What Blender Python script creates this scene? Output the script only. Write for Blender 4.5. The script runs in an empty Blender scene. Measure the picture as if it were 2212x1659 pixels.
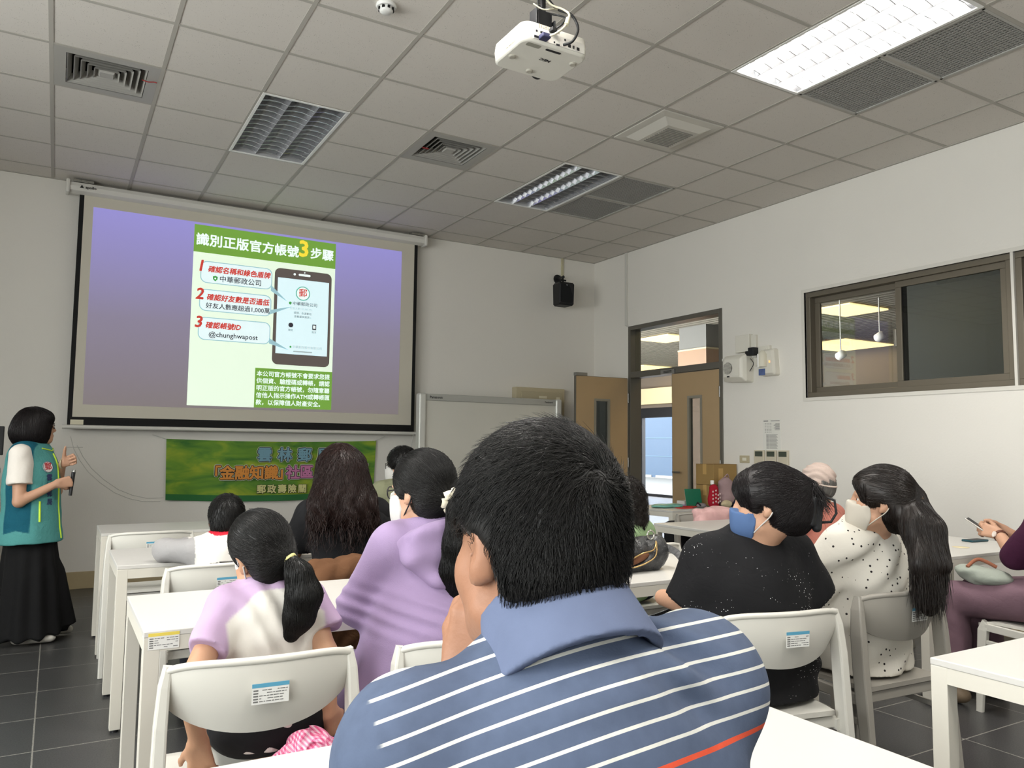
import bpy, math, random
import numpy as np
from mathutils import Vector, Matrix

# ---------------------------------------------------------------- camera, world, exposure
SC = bpy.context.scene
COL = SC.collection
H = 3.615            # ceiling height
YF = 7.90            # front wall
XR = 5.80            # right wall
EYE = 1.283
TX = lambda i: i * 0.605 - 0.139
TY = lambda j: j * 0.605 + 5.165

cam_data = bpy.data.cameras.new('camera')
cam_data.sensor_width = 36.0
cam_data.lens = 1682.4 / 2212 * 36.0
cam_data.clip_start = 0.02
cam = bpy.data.objects.new('camera', cam_data)
COL.objects.link(cam)
r_, u_, f_ = Vector((0.864, -0.504, 0.011)), Vector((-0.049, -0.064, 0.997)), Vector((0.502, 0.861, 0.080))
f_.normalize(); r_ = (r_ - f_ * r_.dot(f_)).normalized(); u_ = r_.cross(f_)
cam.matrix_world = Matrix(((r_.x, u_.x, -f_.x, 0), (r_.y, u_.y, -f_.y, 0), (r_.z, u_.z, -f_.z, EYE), (0, 0, 0, 1)))
SC.camera = cam

SC.view_settings.view_transform = 'Standard'
SC.view_settings.look = 'None'
SC.view_settings.exposure = 0.38
SC.view_settings.gamma = 1.0
SC.view_settings.use_curve_mapping = False
SC.cycles.use_denoising = True
SC.cycles.max_bounces = 8
SC.cycles.diffuse_bounces = 5
SC.cycles.glossy_bounces = 4
SC.cycles.transparent_max_bounces = 12
SC.cycles.caustics_reflective = False
SC.cycles.caustics_refractive = False
SC.cycles.sample_clamp_indirect = 4.0

world = bpy.data.worlds.new('daylight')
world.use_nodes = True
bg = world.node_tree.nodes['Background']
bg.inputs[0].default_value = (1.0, 0.985, 0.965, 1)
bg.inputs[1].default_value = 14.0
SC.world = world

TUBE_W = 16.5        # light of one fluorescent tube
TUBE_COL = (1.0, 0.965, 0.91)
HALL_COL = (1.0, 0.74, 0.36)
HALL_W = 14.0
# ---------------------------------------------------------------- helpers
def lin(c):
    c = c / 255.0
    return c / 12.92 if c <= 0.04045 else ((c + 0.055) / 1.055) ** 2.4

def rgb(t):
    return (lin(t[0]), lin(t[1]), lin(t[2]), 1.0)

MATS = {}
def mat(name, c, rough=0.55, metal=0.0, bump=None, var=0.0, vscale=8.0, emit=0.0, ecol=None, spec=0.4, attr=False, sheen=0.0):
    """procedural principled material; bump = (scale, strength[, distortion])"""
    if name in MATS:
        return MATS[name]
    m = bpy.data.materials.new(name)
    m.use_nodes = True
    nt = m.node_tree; N = nt.nodes; L = nt.links
    b = N['Principled BSDF']
    b.inputs['Roughness'].default_value = rough
    b.inputs['Metallic'].default_value = metal
    b.inputs['Specular IOR Level'].default_value = spec
    if sheen:
        b.inputs['Sheen Weight'].default_value = sheen
        b.inputs['Sheen Roughness'].default_value = 0.5
    tc = N.new('ShaderNodeTexCoord')
    base = None
    if attr:
        a = N.new('ShaderNodeVertexColor'); a.layer_name = 'Col'
        base = a.outputs['Color']
    if var > 0:
        nz = N.new('ShaderNodeTexNoise'); nz.inputs['Scale'].default_value = vscale; nz.inputs['Detail'].default_value = 5
        L.new(tc.outputs['Object'], nz.inputs['Vector'])
        mx = N.new('ShaderNodeMix'); mx.data_type = 'RGBA'; mx.blend_type = 'MULTIPLY'
        mr = N.new('ShaderNodeMapRange'); mr.inputs['To Min'].default_value = 1 - var; mr.inputs['To Max'].default_value = 1 + var
        L.new(nz.outputs['Fac'], mr.inputs['Value'])
        cb = N.new('ShaderNodeCombineColor')
        for k in range(3): L.new(mr.outputs['Result'], cb.inputs[k])
        mx.inputs[0].default_value = 1.0
        if base is not None: L.new(base, mx.inputs[6])
        else: mx.inputs[6].default_value = rgb(c)
        L.new(cb.outputs['Color'], mx.inputs[7])
        base = mx.outputs[2]
    if base is not None: L.new(base, b.inputs['Base Color'])
    else: b.inputs['Base Color'].default_value = rgb(c)
    if bump:
        nz = N.new('ShaderNodeTexNoise'); nz.inputs['Scale'].default_value = bump[0]; nz.inputs['Detail'].default_value = 4
        if len(bump) > 2: nz.inputs['Distortion'].default_value = bump[2]
        L.new(tc.outputs['Object'], nz.inputs['Vector'])
        bp = N.new('ShaderNodeBump'); bp.inputs['Strength'].default_value = bump[1]; bp.inputs['Distance'].default_value = 0.02
        L.new(nz.outputs['Fac'], bp.inputs['Height']); L.new(bp.outputs['Normal'], b.inputs['Normal'])
    if emit:
        b.inputs['Emission Color'].default_value = rgb(ecol or c)
        b.inputs['Emission Strength'].default_value = emit
    MATS[name] = m
    return m

class MB:
    def __init__(s): s.v = []; s.f = []; s.m = []; s.sm = []
    def add(s, vs, fs, mi=0, smooth=False):
        o = len(s.v); s.v += [tuple(v) for v in vs]
        for f in fs: s.f.append(tuple(i + o for i in f)); s.m.append(mi); s.sm.append(smooth)
        return s
    def box(s, lo, hi, mi=0, M=None):
        x0, y0, z0 = lo; x1, y1, z1 = hi
        vs = [Vector(p) for p in ((x0,y0,z0),(x1,y0,z0),(x1,y1,z0),(x0,y1,z0),(x0,y0,z1),(x1,y0,z1),(x1,y1,z1),(x0,y1,z1))]
        if M is not None: vs = [M @ v for v in vs]
        return s.add(vs, ((0,3,2,1),(4,5,6,7),(0,1,5,4),(1,2,6,5),(2,3,7,6),(3,0,4,7)), mi)
    def cbox(s, c, d, mi=0, M=None):
        return s.box([c[k]-d[k]/2 for k in range(3)], [c[k]+d[k]/2 for k in range(3)], mi, M)
    def quad(s, a, b, c, d, mi=0): return s.add([a,b,c,d], ((0,1,2,3),), mi)
    def grid(s, P, mi=0, smooth=True, closed_u=False, closed_v=False):
        """P[i][j] points"""
        n, m = len(P), len(P[0]); vs = [p for row in P for p in row]; fs = []
        for i in range(n if closed_u else n-1):
            for j in range(m if closed_v else m-1):
                a = i*m+j; b = ((i+1)%n)*m+j; c = ((i+1)%n)*m+(j+1)%m; d = i*m+(j+1)%m
                fs.append((a,b,c,d))
        return s.add(vs, fs, mi, smooth)
    def sweep(s, path, sec, side, mi=0, smooth=False, cap=True):
        """sweep a 2d section [(a,b)] along path; 'side' is the direction of a"""
        path = [Vector(p) for p in path]; rows = []
        for i, p in enumerate(path):
            t = (path[min(i+1, len(path)-1)] - path[max(i-1, 0)]).normalized()
            sd = Vector(side); sd = (sd - t*sd.dot(t)).normalized(); up = t.cross(sd)
            sc = sec[i] if isinstance(sec[0], list) else sec
            rows.append([p + sd*a + up*b for a, b in sc])
        k = len(rows[0]); s.grid(rows, mi, smooth, closed_v=True)
        if cap:
            s.add(rows[0], (tuple(range(k)),), mi); s.add(rows[-1], (tuple(reversed(range(k))),), mi)
        return s
    def tube(s, path, r, n=8, mi=0, closed=False):
        path = [Vector(p) for p in path]; rows = []; N = len(path); up = Vector((0.13, 0.21, 0.97))
        for i, p in enumerate(path):
            a = path[(i+1) % N] if closed else path[min(i+1, N-1)]
            b = path[i-1] if closed else path[max(i-1, 0)]
            t = (a-b).normalized()
            x = up - t*up.dot(t)
            if x.length < 1e-3: x = Vector((1,0,0)) - t*t.x
            x.normalize(); y = t.cross(x); up = x
            rr = r[i] if isinstance(r, (list, tuple)) else r
            rows.append([p + (x*math.cos(q) + y*math.sin(q))*rr for q in [2*math.pi*k/n for k in range(n)]])
        s.grid(rows, mi, True, closed_u=closed, closed_v=True)
        if not closed:
            s.add(rows[0], (tuple(reversed(range(n))),), mi); s.add(rows[-1], (tuple(range(n)),), mi)
        return s
    def lathe(s, prof, n=24, mi=0, c=(0,0,0), M=None):
        rows = []
        for r, z in prof:
            rows.append([Vector((r*math.cos(2*math.pi*k/n), r*math.sin(2*math.pi*k/n), z)) for k in range(n)])
        if M is not None: rows = [[M @ p for p in q] for q in rows]
        rows = [[p + Vector(c) for p in q] for q in rows]
        s.grid(rows, mi, True, closed_v=True)
        s.add(rows[0], (tuple(reversed(range(n))),), mi); s.add(rows[-1], (tuple(range(n)),), mi)
        return s
    def prism(s, pts, h, M, mi=0):
        """2d outline (x,y) extruded 0..h along z, placed by M"""
        n = len(pts)
        a = [M @ Vector((x, y, 0)) for x, y in pts]; b = [M @ Vector((x, y, h)) for x, y in pts]
        s.add(a + b, [tuple(reversed(range(n))), tuple(range(n, 2*n))] + [(i, (i+1)%n, n+(i+1)%n, n+i) for i in range(n)], mi)
        return s

def obj(name, mb, mats, parent=None, loc=None, bevel=0.0, seg=2, subsurf=0, rotz=0.0):
    me = bpy.data.meshes.new(name)
    me.from_pydata([tuple(v) for v in mb.v], [], mb.f)
    for m in (mats if isinstance(mats, (list, tuple)) else [mats]): me.materials.append(m)
    if len(me.polygons) == len(mb.m):
        me.polygons.foreach_set('material_index', mb.m); me.polygons.foreach_set('use_smooth', mb.sm)
    me.update()
    o = bpy.data.objects.new(name, me); COL.objects.link(o)
    if parent is not None: o.parent = parent
    if loc is not None: o.location = loc
    if rotz: o.rotation_euler = (0, 0, rotz)
    if bevel:
        b = o.modifiers.new('bevel', 'BEVEL'); b.width = bevel; b.segments = seg; b.limit_method = 'ANGLE'; b.angle_limit = math.radians(40)
    if subsurf:
        q = o.modifiers.new('smooth', 'SUBSURF'); q.levels = subsurf; q.render_levels = subsurf
    return o

def tag(o, label=None, cat=None, group=None, kind=None):
    if label: o['label'] = label
    if cat: o['category'] = cat
    if group: o['group'] = group
    if kind: o['kind'] = kind
    return o

def thing(name, label, cat, loc=(0,0,0), rotz=0.0, group=None):
    o = bpy.data.objects.new(name, None); COL.objects.link(o)
    o.location = loc; o.rotation_euler = (0, 0, rotz); o.empty_display_size = 0.1
    return tag(o, label, cat, group)

def struct(name, mb, mats, parent=None, **k):
    o = obj(name, mb, mats, parent, **k)
    if parent is None: tag(o, kind='structure')
    return o

def dup(root, loc, rotz=0.0, label=None, group=None):
    r = root.copy(); COL.objects.link(r); r.location = loc; r.rotation_euler = (0, 0, rotz)
    if label: r['label'] = label
    if group: r['group'] = group
    for ch in list(root.children):
        c = ch.copy(); COL.objects.link(c); c.parent = r
        for g in list(ch.children):
            d = g.copy(); COL.objects.link(d); d.parent = c
    return r

def area(name, loc, size, energy, color, rot=(0,0,0), parent=None, spread=None):
    l = bpy.data.lights.new(name, 'AREA'); l.shape = 'RECTANGLE'; l.size, l.size_y = size; l.energy = energy; l.color = color
    if spread: l.spread = spread
    o = bpy.data.objects.new(name, l); COL.objects.link(o); o.location = loc; o.rotation_euler = rot
    if parent is not None: o.parent = parent
    return o

def text_obj(name, body, size, m, parent, M, bold=0.0, extrude=0.0006, align='LEFT', shear=0.0, spacing=1.0, xs=1.0):
    """lettering as a mesh: x right, y up, in the frame M (relative to parent); bold widens the strokes"""
    c = bpy.data.curves.new(name, 'FONT'); c.body = body; c.size = size; c.extrude = 0.0; c.offset = 0.0
    c.align_x = align; c.align_y = 'CENTER'; c.shear = shear; c.space_character = spacing; c.resolution_u = 2; c.fill_mode = 'FRONT' if extrude == 0 else 'BOTH'
    t = bpy.data.objects.new(name, c); COL.objects.link(t)
    bpy.context.view_layer.update()
    me = bpy.data.meshes.new_from_object(t.evaluated_get(bpy.context.evaluated_depsgraph_get()))
    bpy.data.objects.remove(t); bpy.data.curves.remove(c)
    if xs != 1.0: me.transform(Matrix.Diagonal((xs, 1, 1, 1)))
    if bold > 0:      # widen the strokes by laying shifted copies of the outline together
        v = np.empty(len(me.vertices)*3, np.float32); me.vertices.foreach_get('co', v); v = v.reshape(-1, 3)
        fs = [tuple(p.vertices) for p in me.polygons]; n = len(v); nk = 8 if bold > size*0.03 else 5
        sh = [(0.0, 0.0)] + [(bold*math.cos(2*math.pi*k/nk), bold*math.sin(2*math.pi*k/nk)) for k in range(nk)]
        V = np.concatenate([v + np.array([a, b, 0.00012*q], np.float32) for q, (a, b) in enumerate(sh)]); F = [tuple(i + q*n for i in f) for q in range(len(sh)) for f in fs]
        me = bpy.data.meshes.new(name); me.from_pydata(V.tolist(), [], F)
    me.transform(M)
    me.materials.clear(); me.materials.append(m)
    o = bpy.data.objects.new(name, me); COL.objects.link(o); o.parent = parent
    return o

def FR(o, x, y):
    """frame with origin o, axes x and y, z = x cross y"""
    x = Vector(x).normalized(); y = Vector(y).normalized(); z = x.cross(y)
    return Matrix(((x.x,y.x,z.x,o[0]),(x.y,y.y,z.y,o[1]),(x.z,y.z,z.z,o[2]),(0,0,0,1)))

def rrect(w, h, r, n=5, x=0.0, y=0.0):
    """rounded rectangle outline centred on x, y"""
    out = []
    for cx, cy, a0 in ((w/2-r, h/2-r, 0), (-w/2+r, h/2-r, 90), (-w/2+r, -h/2+r, 180), (w/2-r, -h/2+r, 270)):
        for k in range(n+1):
            a = math.radians(a0 + 90*k/n); out.append((x+cx+r*math.cos(a), y+cy+r*math.sin(a)))
    return out

def circ(r, n=24, x=0.0, y=0.0): return [(x+r*math.cos(2*math.pi*k/n), y+r*math.sin(2*math.pi*k/n)) for k in range(n)]
# ---------------------------------------------------------------- room shell
WALL = mat('wall_paint', (226, 223, 216), 0.85, bump=(60, 0.05), var=0.025, vscale=1.3, spec=0.2)
BASE = mat('baseboard_tile', (176, 160, 126), 0.5, var=0.05)
def floor_mat(name, c, g, rough, bw, bh, ox, oy):
    m = mat(name, c, rough, var=0.0, spec=0.45); nt = m.node_tree; N, L = nt.nodes, nt.links; b = N['Principled BSDF']
    tc = N.new('ShaderNodeTexCoord'); mp = N.new('ShaderNodeMapping'); mp.inputs['Location'].default_value = (-ox, -oy, 0)
    L.new(tc.outputs['Object'], mp.inputs['Vector'])
    br = N.new('ShaderNodeTexBrick'); br.offset = 0.0; br.inputs['Scale'].default_value = 1.0
    br.inputs['Brick Width'].default_value = bw; br.inputs['Row Height'].default_value = bh
    br.inputs['Mortar Size'].default_value = 0.0035; br.inputs['Mortar Smooth'].default_value = 0.2
    br.inputs['Color1'].default_value = rgb(c); br.inputs['Color2'].default_value = rgb([q*0.93 for q in c]); br.inputs['Mortar'].default_value = rgb(g)
    L.new(mp.outputs['Vector'], br.inputs['Vector'])
    nz = N.new('ShaderNodeTexNoise'); nz.inputs['Scale'].default_value = 160; nz.inputs['Detail'].default_value = 3
    L.new(tc.outputs['Object'], nz.inputs['Vector'])
    cr = N.new('ShaderNodeValToRGB'); cr.color_ramp.elements[0].position = 0.36; cr.color_ramp.elements[0].color = (0.55,0.55,0.55,1)
    cr.color_ramp.elements[1].position = 0.66; cr.color_ramp.elements[1].color = (1.5,1.5,1.5,1)
    L.new(nz.outputs['Fac'], cr.inputs['Fac'])
    mx = N.new('ShaderNodeMix'); mx.data_type = 'RGBA'; mx.blend_type = 'MULTIPLY'; mx.inputs[0].default_value = 0.8
    L.new(br.outputs['Color'], mx.inputs[6]); L.new(cr.outputs['Color'], mx.inputs[7]); L.new(mx.outputs[2], b.inputs['Base Color'])
    return m
FLOOR = floor_mat('floor_stone', (62, 62, 62), (128, 126, 120), 0.34, 0.60, 0.45, -0.02, 3.88)
struct('floor', MB().box((-3.2, -5.7, -0.12), (XR + 0.16, YF + 0.16, 0)), FLOOR)
struct('wall_front', MB().box((-3.2, YF, 0), (XR + 0.16, YF + 0.16, 3.9)), WALL)
ADDED_LW = [(-4.6, -2.6), (-2.2, -0.2), (0.2, 2.2), (2.6, 4.6)]      # unseen windows added in the left wall to raise the ambient light
b = MB(); b.box((-3.2, -5.7, 0), (-3.0, YF, 0.95)); b.box((-3.2, -5.7, 2.75), (-3.0, YF, 3.9)); yy = -5.7
for y0, y1 in ADDED_LW + [(YF, YF)]: b.box((-3.2, yy, 0.95), (-3.0, y0, 2.75)); yy = y1
struct('wall_left', b, WALL)
struct('wall_back', MB().box((-3.2, -5.9, 0), (XR + 0.16, -5.7, 3.9)), WALL)
DY0, DY1, DZ = 5.71, 7.215, 2.715        # door opening
WY0, WY1, WZ0, WZ1 = 1.05, 4.70, 1.748, 2.70
b = MB()
for y0, y1, z0, z1 in ((-5.7, WY0, 0, 3.9), (WY0, WY1, 0, WZ0), (WY0, WY1, WZ1, 3.9), (WY1, DY0, 0, 3.9), (DY0, DY1, DZ, 3.9), (DY1, YF, 0, 3.9)):
    b.box((XR, y0, z0), (XR + 0.16, y1, z1))
struct('wall_right', b, WALL)
struct('baseboard_front', MB().box((-3.0, YF - 0.012, 0), (XR, YF, 0.148)), BASE, bevel=0.003)
struct('baseboard_left', MB().box((-3.0, -5.7, 0), (-2.988, YF - 0.012, 0.148)), BASE)
b = MB(); b.box((XR - 0.012, -5.7, 0), (XR, DY0 - 0.02, 0.148)); b.box((XR - 0.012, DY1 + 0.02, 0), (XR, YF - 0.012, 0.148))
struct('baseboard_right', b, BASE)

# ceiling of mineral tiles on T-bars
TILE = mat('ceiling_tile', (214, 209, 202), 0.92, bump=(160, 0.03), spec=0.1)
nt = TILE.node_tree; N, L = nt.nodes, nt.links
tc = N.new('ShaderNodeTexCoord'); vo = N.new('ShaderNodeTexVoronoi'); vo.inputs['Scale'].default_value = 105; vo.inputs['Randomness'].default_value = 1.0
nz = N.new('ShaderNodeTexNoise'); nz.inputs['Scale'].default_value = 30; nz.inputs['Detail'].default_value = 2
L.new(tc.outputs['Object'], vo.inputs['Vector']); L.new(tc.outputs['Object'], nz.inputs['Vector'])
ad = N.new('ShaderNodeMath'); ad.operation = 'MULTIPLY_ADD'; ad.inputs[1].default_value = 0.42; L.new(nz.outputs['Fac'], ad.inputs[0]); L.new(vo.outputs['Distance'], ad.inputs[2])
cr = N.new('ShaderNodeValToRGB'); cr.color_ramp.elements[0].position = 0.30; cr.color_ramp.elements[0].color = rgb((156, 151, 144))
cr.color_ramp.elements[1].position = 0.37; cr.color_ramp.elements[1].color = rgb((214, 209, 202))
L.new(ad.outputs[0], cr.inputs['Fac']); L.new(cr.outputs['Color'], N['Principled BSDF'].inputs['Base Color'])
BAR = mat('ceiling_bar', (176, 172, 164), 0.7, spec=0.2)
FIX = [(2, 0), (6, 0), (2, -5), (6, -5), (2, -10), (6, -10), (-2, -5), (-2, -10)]
LIT = {(2, -5), (6, -5), (2, -10), (6, -10), (-2, -5), (-2, -10)}
skip = {(0, 0), (4, 0), (6, -2), (7, 0), (7, 1), (7, -5), (7, -4)}
for i, j in FIX: skip |= {(i, j), (i, j + 1)}
b = MB()
for i in range(-5, 10):
    for j in range(-19, 5):
        if (i, j) in skip: continue
        x0, x1 = max(TX(i), -3.0), min(TX(i + 1), XR); y0, y1 = max(TY(j), -5.7), min(TY(j + 1), YF)
        b.box((x0, y0, H), (x1, y1, H + 0.015))
b.box((-3.2, -5.9, 3.9), (XR + 0.16, YF + 0.16, 4.0))
ceiling = struct('ceiling', b, TILE)
b = MB()
for i in range(-4, 10): b.box((TX(i) - 0.012, -5.7, H - 0.004), (TX(i) + 0.012, YF, H + 0.03))
mid = {}
for i, j in FIX: mid.setdefault(j + 1, []).append(i)
for j in range(-17, 5):
    x = -3.0
    for i in sorted(mid.get(j, [])) + [None]:      # no bar runs across a fixture
        e = XR if i is None else TX(i) + 0.012
        b.box((x, TY(j) - 0.012, H - 0.0035), (e, TY(j) + 0.012, H + 0.03)); x = None if i is None else TX(i + 1) - 0.012
b.box((XR - 0.022, -5.7, H - 0.006), (XR, YF, H)); b.box((-3.0, YF - 0.022, H - 0.006), (XR, YF, H))
b.box((-3.0, -5.7, H - 0.006), (-2.978, YF, H)); b.box((-3.0, -5.7, H - 0.006), (XR, -5.678, H))
struct('trim_1', b, BAR)

# fluorescent fixtures with parabolic louvres
WHITE_ENAMEL = mat('white_enamel', (235, 235, 232), 0.4)
ALU = mat('louvre_aluminium', (204, 205, 208), 0.18, metal=0.75)
TUBE_OFF = mat('fluorescent_tube', (240, 240, 236), 0.3)
TUBE_ON = mat('fluorescent_tube_lit', (255, 250, 240), 0.3, emit=9.0)
REFL = mat('reflector_sheet', (232, 233, 235), 0.3, metal=0.6)
def light_fixture(i, j, label, lit):
    cx, cy = TX(i) + 0.3025, TY(j) + 0.605; w, l = 0.575, 1.18
    t = thing('ceiling_light', label, 'ceiling light', (cx, cy, H), 0, 'recessed ceiling lights')
    hb = MB(); z1 = 0.11
    hb.box((-w/2, -l/2, z1), (w/2, l/2, z1 + 0.01))
    for s in (-1, 1):
        hb.box((s*w/2 - 0.005, -l/2, 0), (s*w/2 + 0.005, l/2, z1)); hb.box((-w/2, s*l/2 - 0.005, 0), (w/2, s*l/2 + 0.005, z1))
    obj('housing', hb, REFL, t)
    fb = MB()
    for s in (-1, 1):
        fb.cbox((s*(w/2 + 0.001), 0, -0.003), (0.022, l + 0.024, 0.008)); fb.cbox((0, s*(l/2 + 0.001), -0.003), (w - 0.02, 0.022, 0.008))
    obj('frame', fb, WHITE_ENAMEL, t, bevel=0.002)
    for k in (-1, 0, 1):
        x = k*0.19
        tb = MB().tube([(x, -l/2 + 0.03, 0.075), (x, l/2 - 0.03, 0.075)], 0.014, 12)
        tb.cbox((x, -l/2 + 0.015, 0.075), (0.03, 0.022, 0.05)); tb.cbox((x, l/2 - 0.015, 0.075), (0.03, 0.022, 0.05))
        obj('tube', tb, TUBE_ON if lit else TUBE_OFF, t)
        if lit: area('tube_light', (x, 0, 0.058), (0.03, l - 0.08), TUBE_W, TUBE_COL, parent=t)
    lv = MB()
    for x in (-0.28, -0.095, 0.095, 0.28):          # the long blades, V-shaped
        a = 0.022 if abs(x) < 0.2 else 0.01
        lv.add([(x-a, -l/2+0.006, 0.05), (x+a, -l/2+0.006, 0.05), (x, -l/2+0.006, 0.004), (x-a, l/2-0.006, 0.05), (x+a, l/2-0.006, 0.05), (x, l/2-0.006, 0.004)],
               ((0,1,2),(3,5,4),(0,2,5,3),(1,4,5,2),(0,3,4,1)))
    for n in range(13):
        y = -l/2 + 0.045 + n*(l - 0.09)/12
        for x0, x1 in ((-0.28, -0.095), (-0.095, 0.095), (0.095, 0.28)):
            xm = (x0 + x1)/2; P = [(x0, 0.05), (x1, 0.05), (x1, 0.006), (xm + 0.03, 0.020), (xm - 0.03, 0.020), (x0, 0.006)]
            lv.prism(P, 0.005, FR((0, y + 0.0025, 0), (1,0,0), (0,0,1)))
    obj('louvre', lv, ALU, t)
    return t
light_fixture(2, 0, 'unlit louvred ceiling light nearest the projection screen, between the two square vents', False)
light_fixture(6, 0, 'unlit louvred ceiling light with two dark grilles beside it, over the open doorway end', False)
light_fixture(6, -5, 'bright lit louvred ceiling light beside the larger dark grilles', True)
for i, j, s in ((2, -5, 'over the front desks'), (2, -10, 'over the rear desks'), (6, -10, 'over the rear right desks'), (-2, -5, 'near the left wall'), (-2, -10, 'at the rear left')):
    light_fixture(i, j, 'lit louvred ceiling light out of view ' + s, True)

# perforated return grilles
GR = mat('grille_grey', (150, 149, 145), 0.6); GD = mat('grille_dark', (46, 46, 46), 0.9)
def grille(i, j, label):
    t = thing('return_grille', label, 'grille', (TX(i) + 0.3025, TY(j) + 0.3025, H), 0, 'perforated return air grilles')
    obj('backing', MB().box((-0.285, -0.285, 0.03), (0.285, 0.285, 0.035)), GD, t)
    b = MB(); n = 22; s = 0.575/n
    for k in range(n + 1):
        p = -0.2875 + k*s
        b.cbox((p, 0, 0.002), (0.0085, 0.575, 0.004)); b.cbox((0, p, 0.0025), (0.575, 0.0085, 0.004))
        if k < n: b.cbox((p + s/2, 0, 0.004), (0.004, 0.575, 0.003))
    obj('mesh_panel', b, GR, t)
    f = MB()
    for q in (-1, 1): f.cbox((q*0.284, 0, -0.001), (0.016, 0.585, 0.008)); f.cbox((0, q*0.284, -0.001), (0.585, 0.016, 0.008))
    obj('frame', f, mat('grille_frame', (176, 175, 170), 0.5), t)
grille(7, 0, 'small looking dark perforated grille beside the far unlit light, nearer the camera of the pair')
grille(7, 1, 'dark perforated grille beside the far unlit light, nearer the front wall of the pair')
grille(7, -5, 'large dark perforated grille beside the lit light, at the picture edge')
grille(7, -4, 'large dark perforated grille beside the lit light, nearer the front wall')

# four-way supply vents
VENT = mat('vent_enamel', (168, 166, 160), 0.5); VDARK = mat('vent_throat', (22, 22, 22), 0.9)
RED = mat('red_ribbon', (150, 40, 40), 0.7)
def vent(i, j, label):
    t = thing('supply_vent', label, 'air vent', (TX(i) + 0.3025, TY(j) + 0.3025, H), 0, 'square supply air vents')
    f = MB(); o, q = 0.29, 0.225
    P = [[(-o,-o,-0.004),(o,-o,-0.004),(o,o,-0.004),(-o,o,-0.004)], [(-q,-q,-0.004),(q,-q,-0.004),(q,q,-0.004),(-q,q,-0.004)], [(-q-0.02,-q-0.02,0.03),(q+0.02,-q-0.02,0.03),(q+0.02,q+0.02,0.03),(-q-0.02,q+0.02,0.03)]]
    f.grid(P, smooth=False, closed_v=True); f.grid([P[0], [(x, y, 0.02) for x, y, z in P[0]]], smooth=False, closed_v=True)
    obj('frame', f, VENT, t)
    obj('throat', MB().box((-0.25, -0.25, 0.10), (0.25, 0.25, 0.105)), VDARK, t)
    for k, r in enumerate((0.222, 0.184, 0.147, 0.110, 0.073)):
        b = MB(); a = r - 0.028
        for th in (0, 0.003):
            b.grid([[(-a, -a, 0.05+th), (a, -a, 0.05+th), (a, a, 0.05+th), (-a, a, 0.05+th)], [(-r, -r, 0.0+th), (r, -r, 0.0+th), (r, r, 0.0+th), (-r, r, 0.0+th)]], smooth=False, closed_v=True)
        r2 = r - 0.006
        b.grid([[(-r, -r, 0), (r, -r, 0), (r, r, 0), (-r, r, 0)], [(-r2, -r2, 0.003), (r2, -r2, 0.003), (r2, r2, 0.003), (-r2, r2, 0.003)]], smooth=False, closed_v=True)
        obj('deflector', b, VENT, t)
    obj('centre_plate', MB().add([(-0.038,-0.038,0.0),(0.038,-0.038,0.0),(0.038,0.038,0.0),(-0.038,0.038,0.0),(-0.06,-0.06,0.04),(0.06,-0.06,0.04),(0.06,0.06,0.04),(-0.06,0.06,0.04)], ((0,3,2,1),(0,1,5,4),(1,2,6,5),(2,3,7,6),(3,0,4,7))), VENT, t)
    return t
v1 = vent(0, 0, 'square supply vent with a thin red ribbon along its edge, upper left')
obj('ribbon', MB().tube([(0.20, -0.06, 0.0), (0.235, -0.075, -0.012), (0.27, -0.09, -0.010), (0.285, -0.10, -0.016)], 0.0035, 6), RED, v1)
v2 = vent(4, 0, 'square supply vent with dark slots midway between the two unlit lights')
obj('ribbon', MB().cbox((-0.19, 0.03, -0.002), (0.05, 0.02, 0.004)), RED, v2)
# exhaust fan cover
t = thing('exhaust_fan', 'off white exhaust fan cover with a small slatted inlet in the ceiling', 'ceiling fan vent', (TX(6) + 0.3025, TY(-2) + 0.3025, H))
WP = mat('fan_plastic', (200, 197, 188), 0.5)
b = MB(); o = 0.285
b.grid([[(-o,-o,0),(o,-o,0),(o,o,0),(-o,o,0)], [(-o,-o,-0.008),(o,-o,-0.008),(o,o,-0.008),(-o,o,-0.008)], [(-0.22,-0.22,-0.012),(0.22,-0.22,-0.012),(0.22,0.22,-0.012),(-0.22,0.22,-0.012)], [(-0.15,-0.17,-0.045),(0.15,-0.17,-0.045),(0.15,0.17,-0.045),(-0.15,0.17,-0.045)]], smooth=False, closed_v=True)
b.quad((-0.15,-0.17,-0.045), (-0.15,0.17,-0.045), (0.15,0.17,-0.045), (0.15,-0.17,-0.045))
obj('cover', b, WP, t, bevel=0.004)
b = MB()
for k in range(12): b.cbox((0, -0.13 + k*0.0235, -0.047), (0.24, 0.008, 0.006))
obj('slats', b, mat('fan_slot', (140, 138, 131), 0.7), t)
# smoke detector
t = thing('smoke_detector', 'round white smoke detector at the top edge of the ceiling', 'smoke detector', (1.40, 3.77, H))
obj('base', MB().lathe([(0.052, 0), (0.055, -0.012), (0.05, -0.02)], 24), WHITE_ENAMEL, t)
obj('chamber', MB().lathe([(0.036, -0.02), (0.036, -0.038), (0.028, -0.046), (0.0, -0.047)], 24), WHITE_ENAMEL, t)
b = MB()
for k in range(8):
    a = k*math.pi/4; b.cbox((0.0365*math.cos(a), 0.0365*math.sin(a), -0.028), (0.012, 0.012, 0.012))
obj('inlet', b, VDARK, t)

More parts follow.
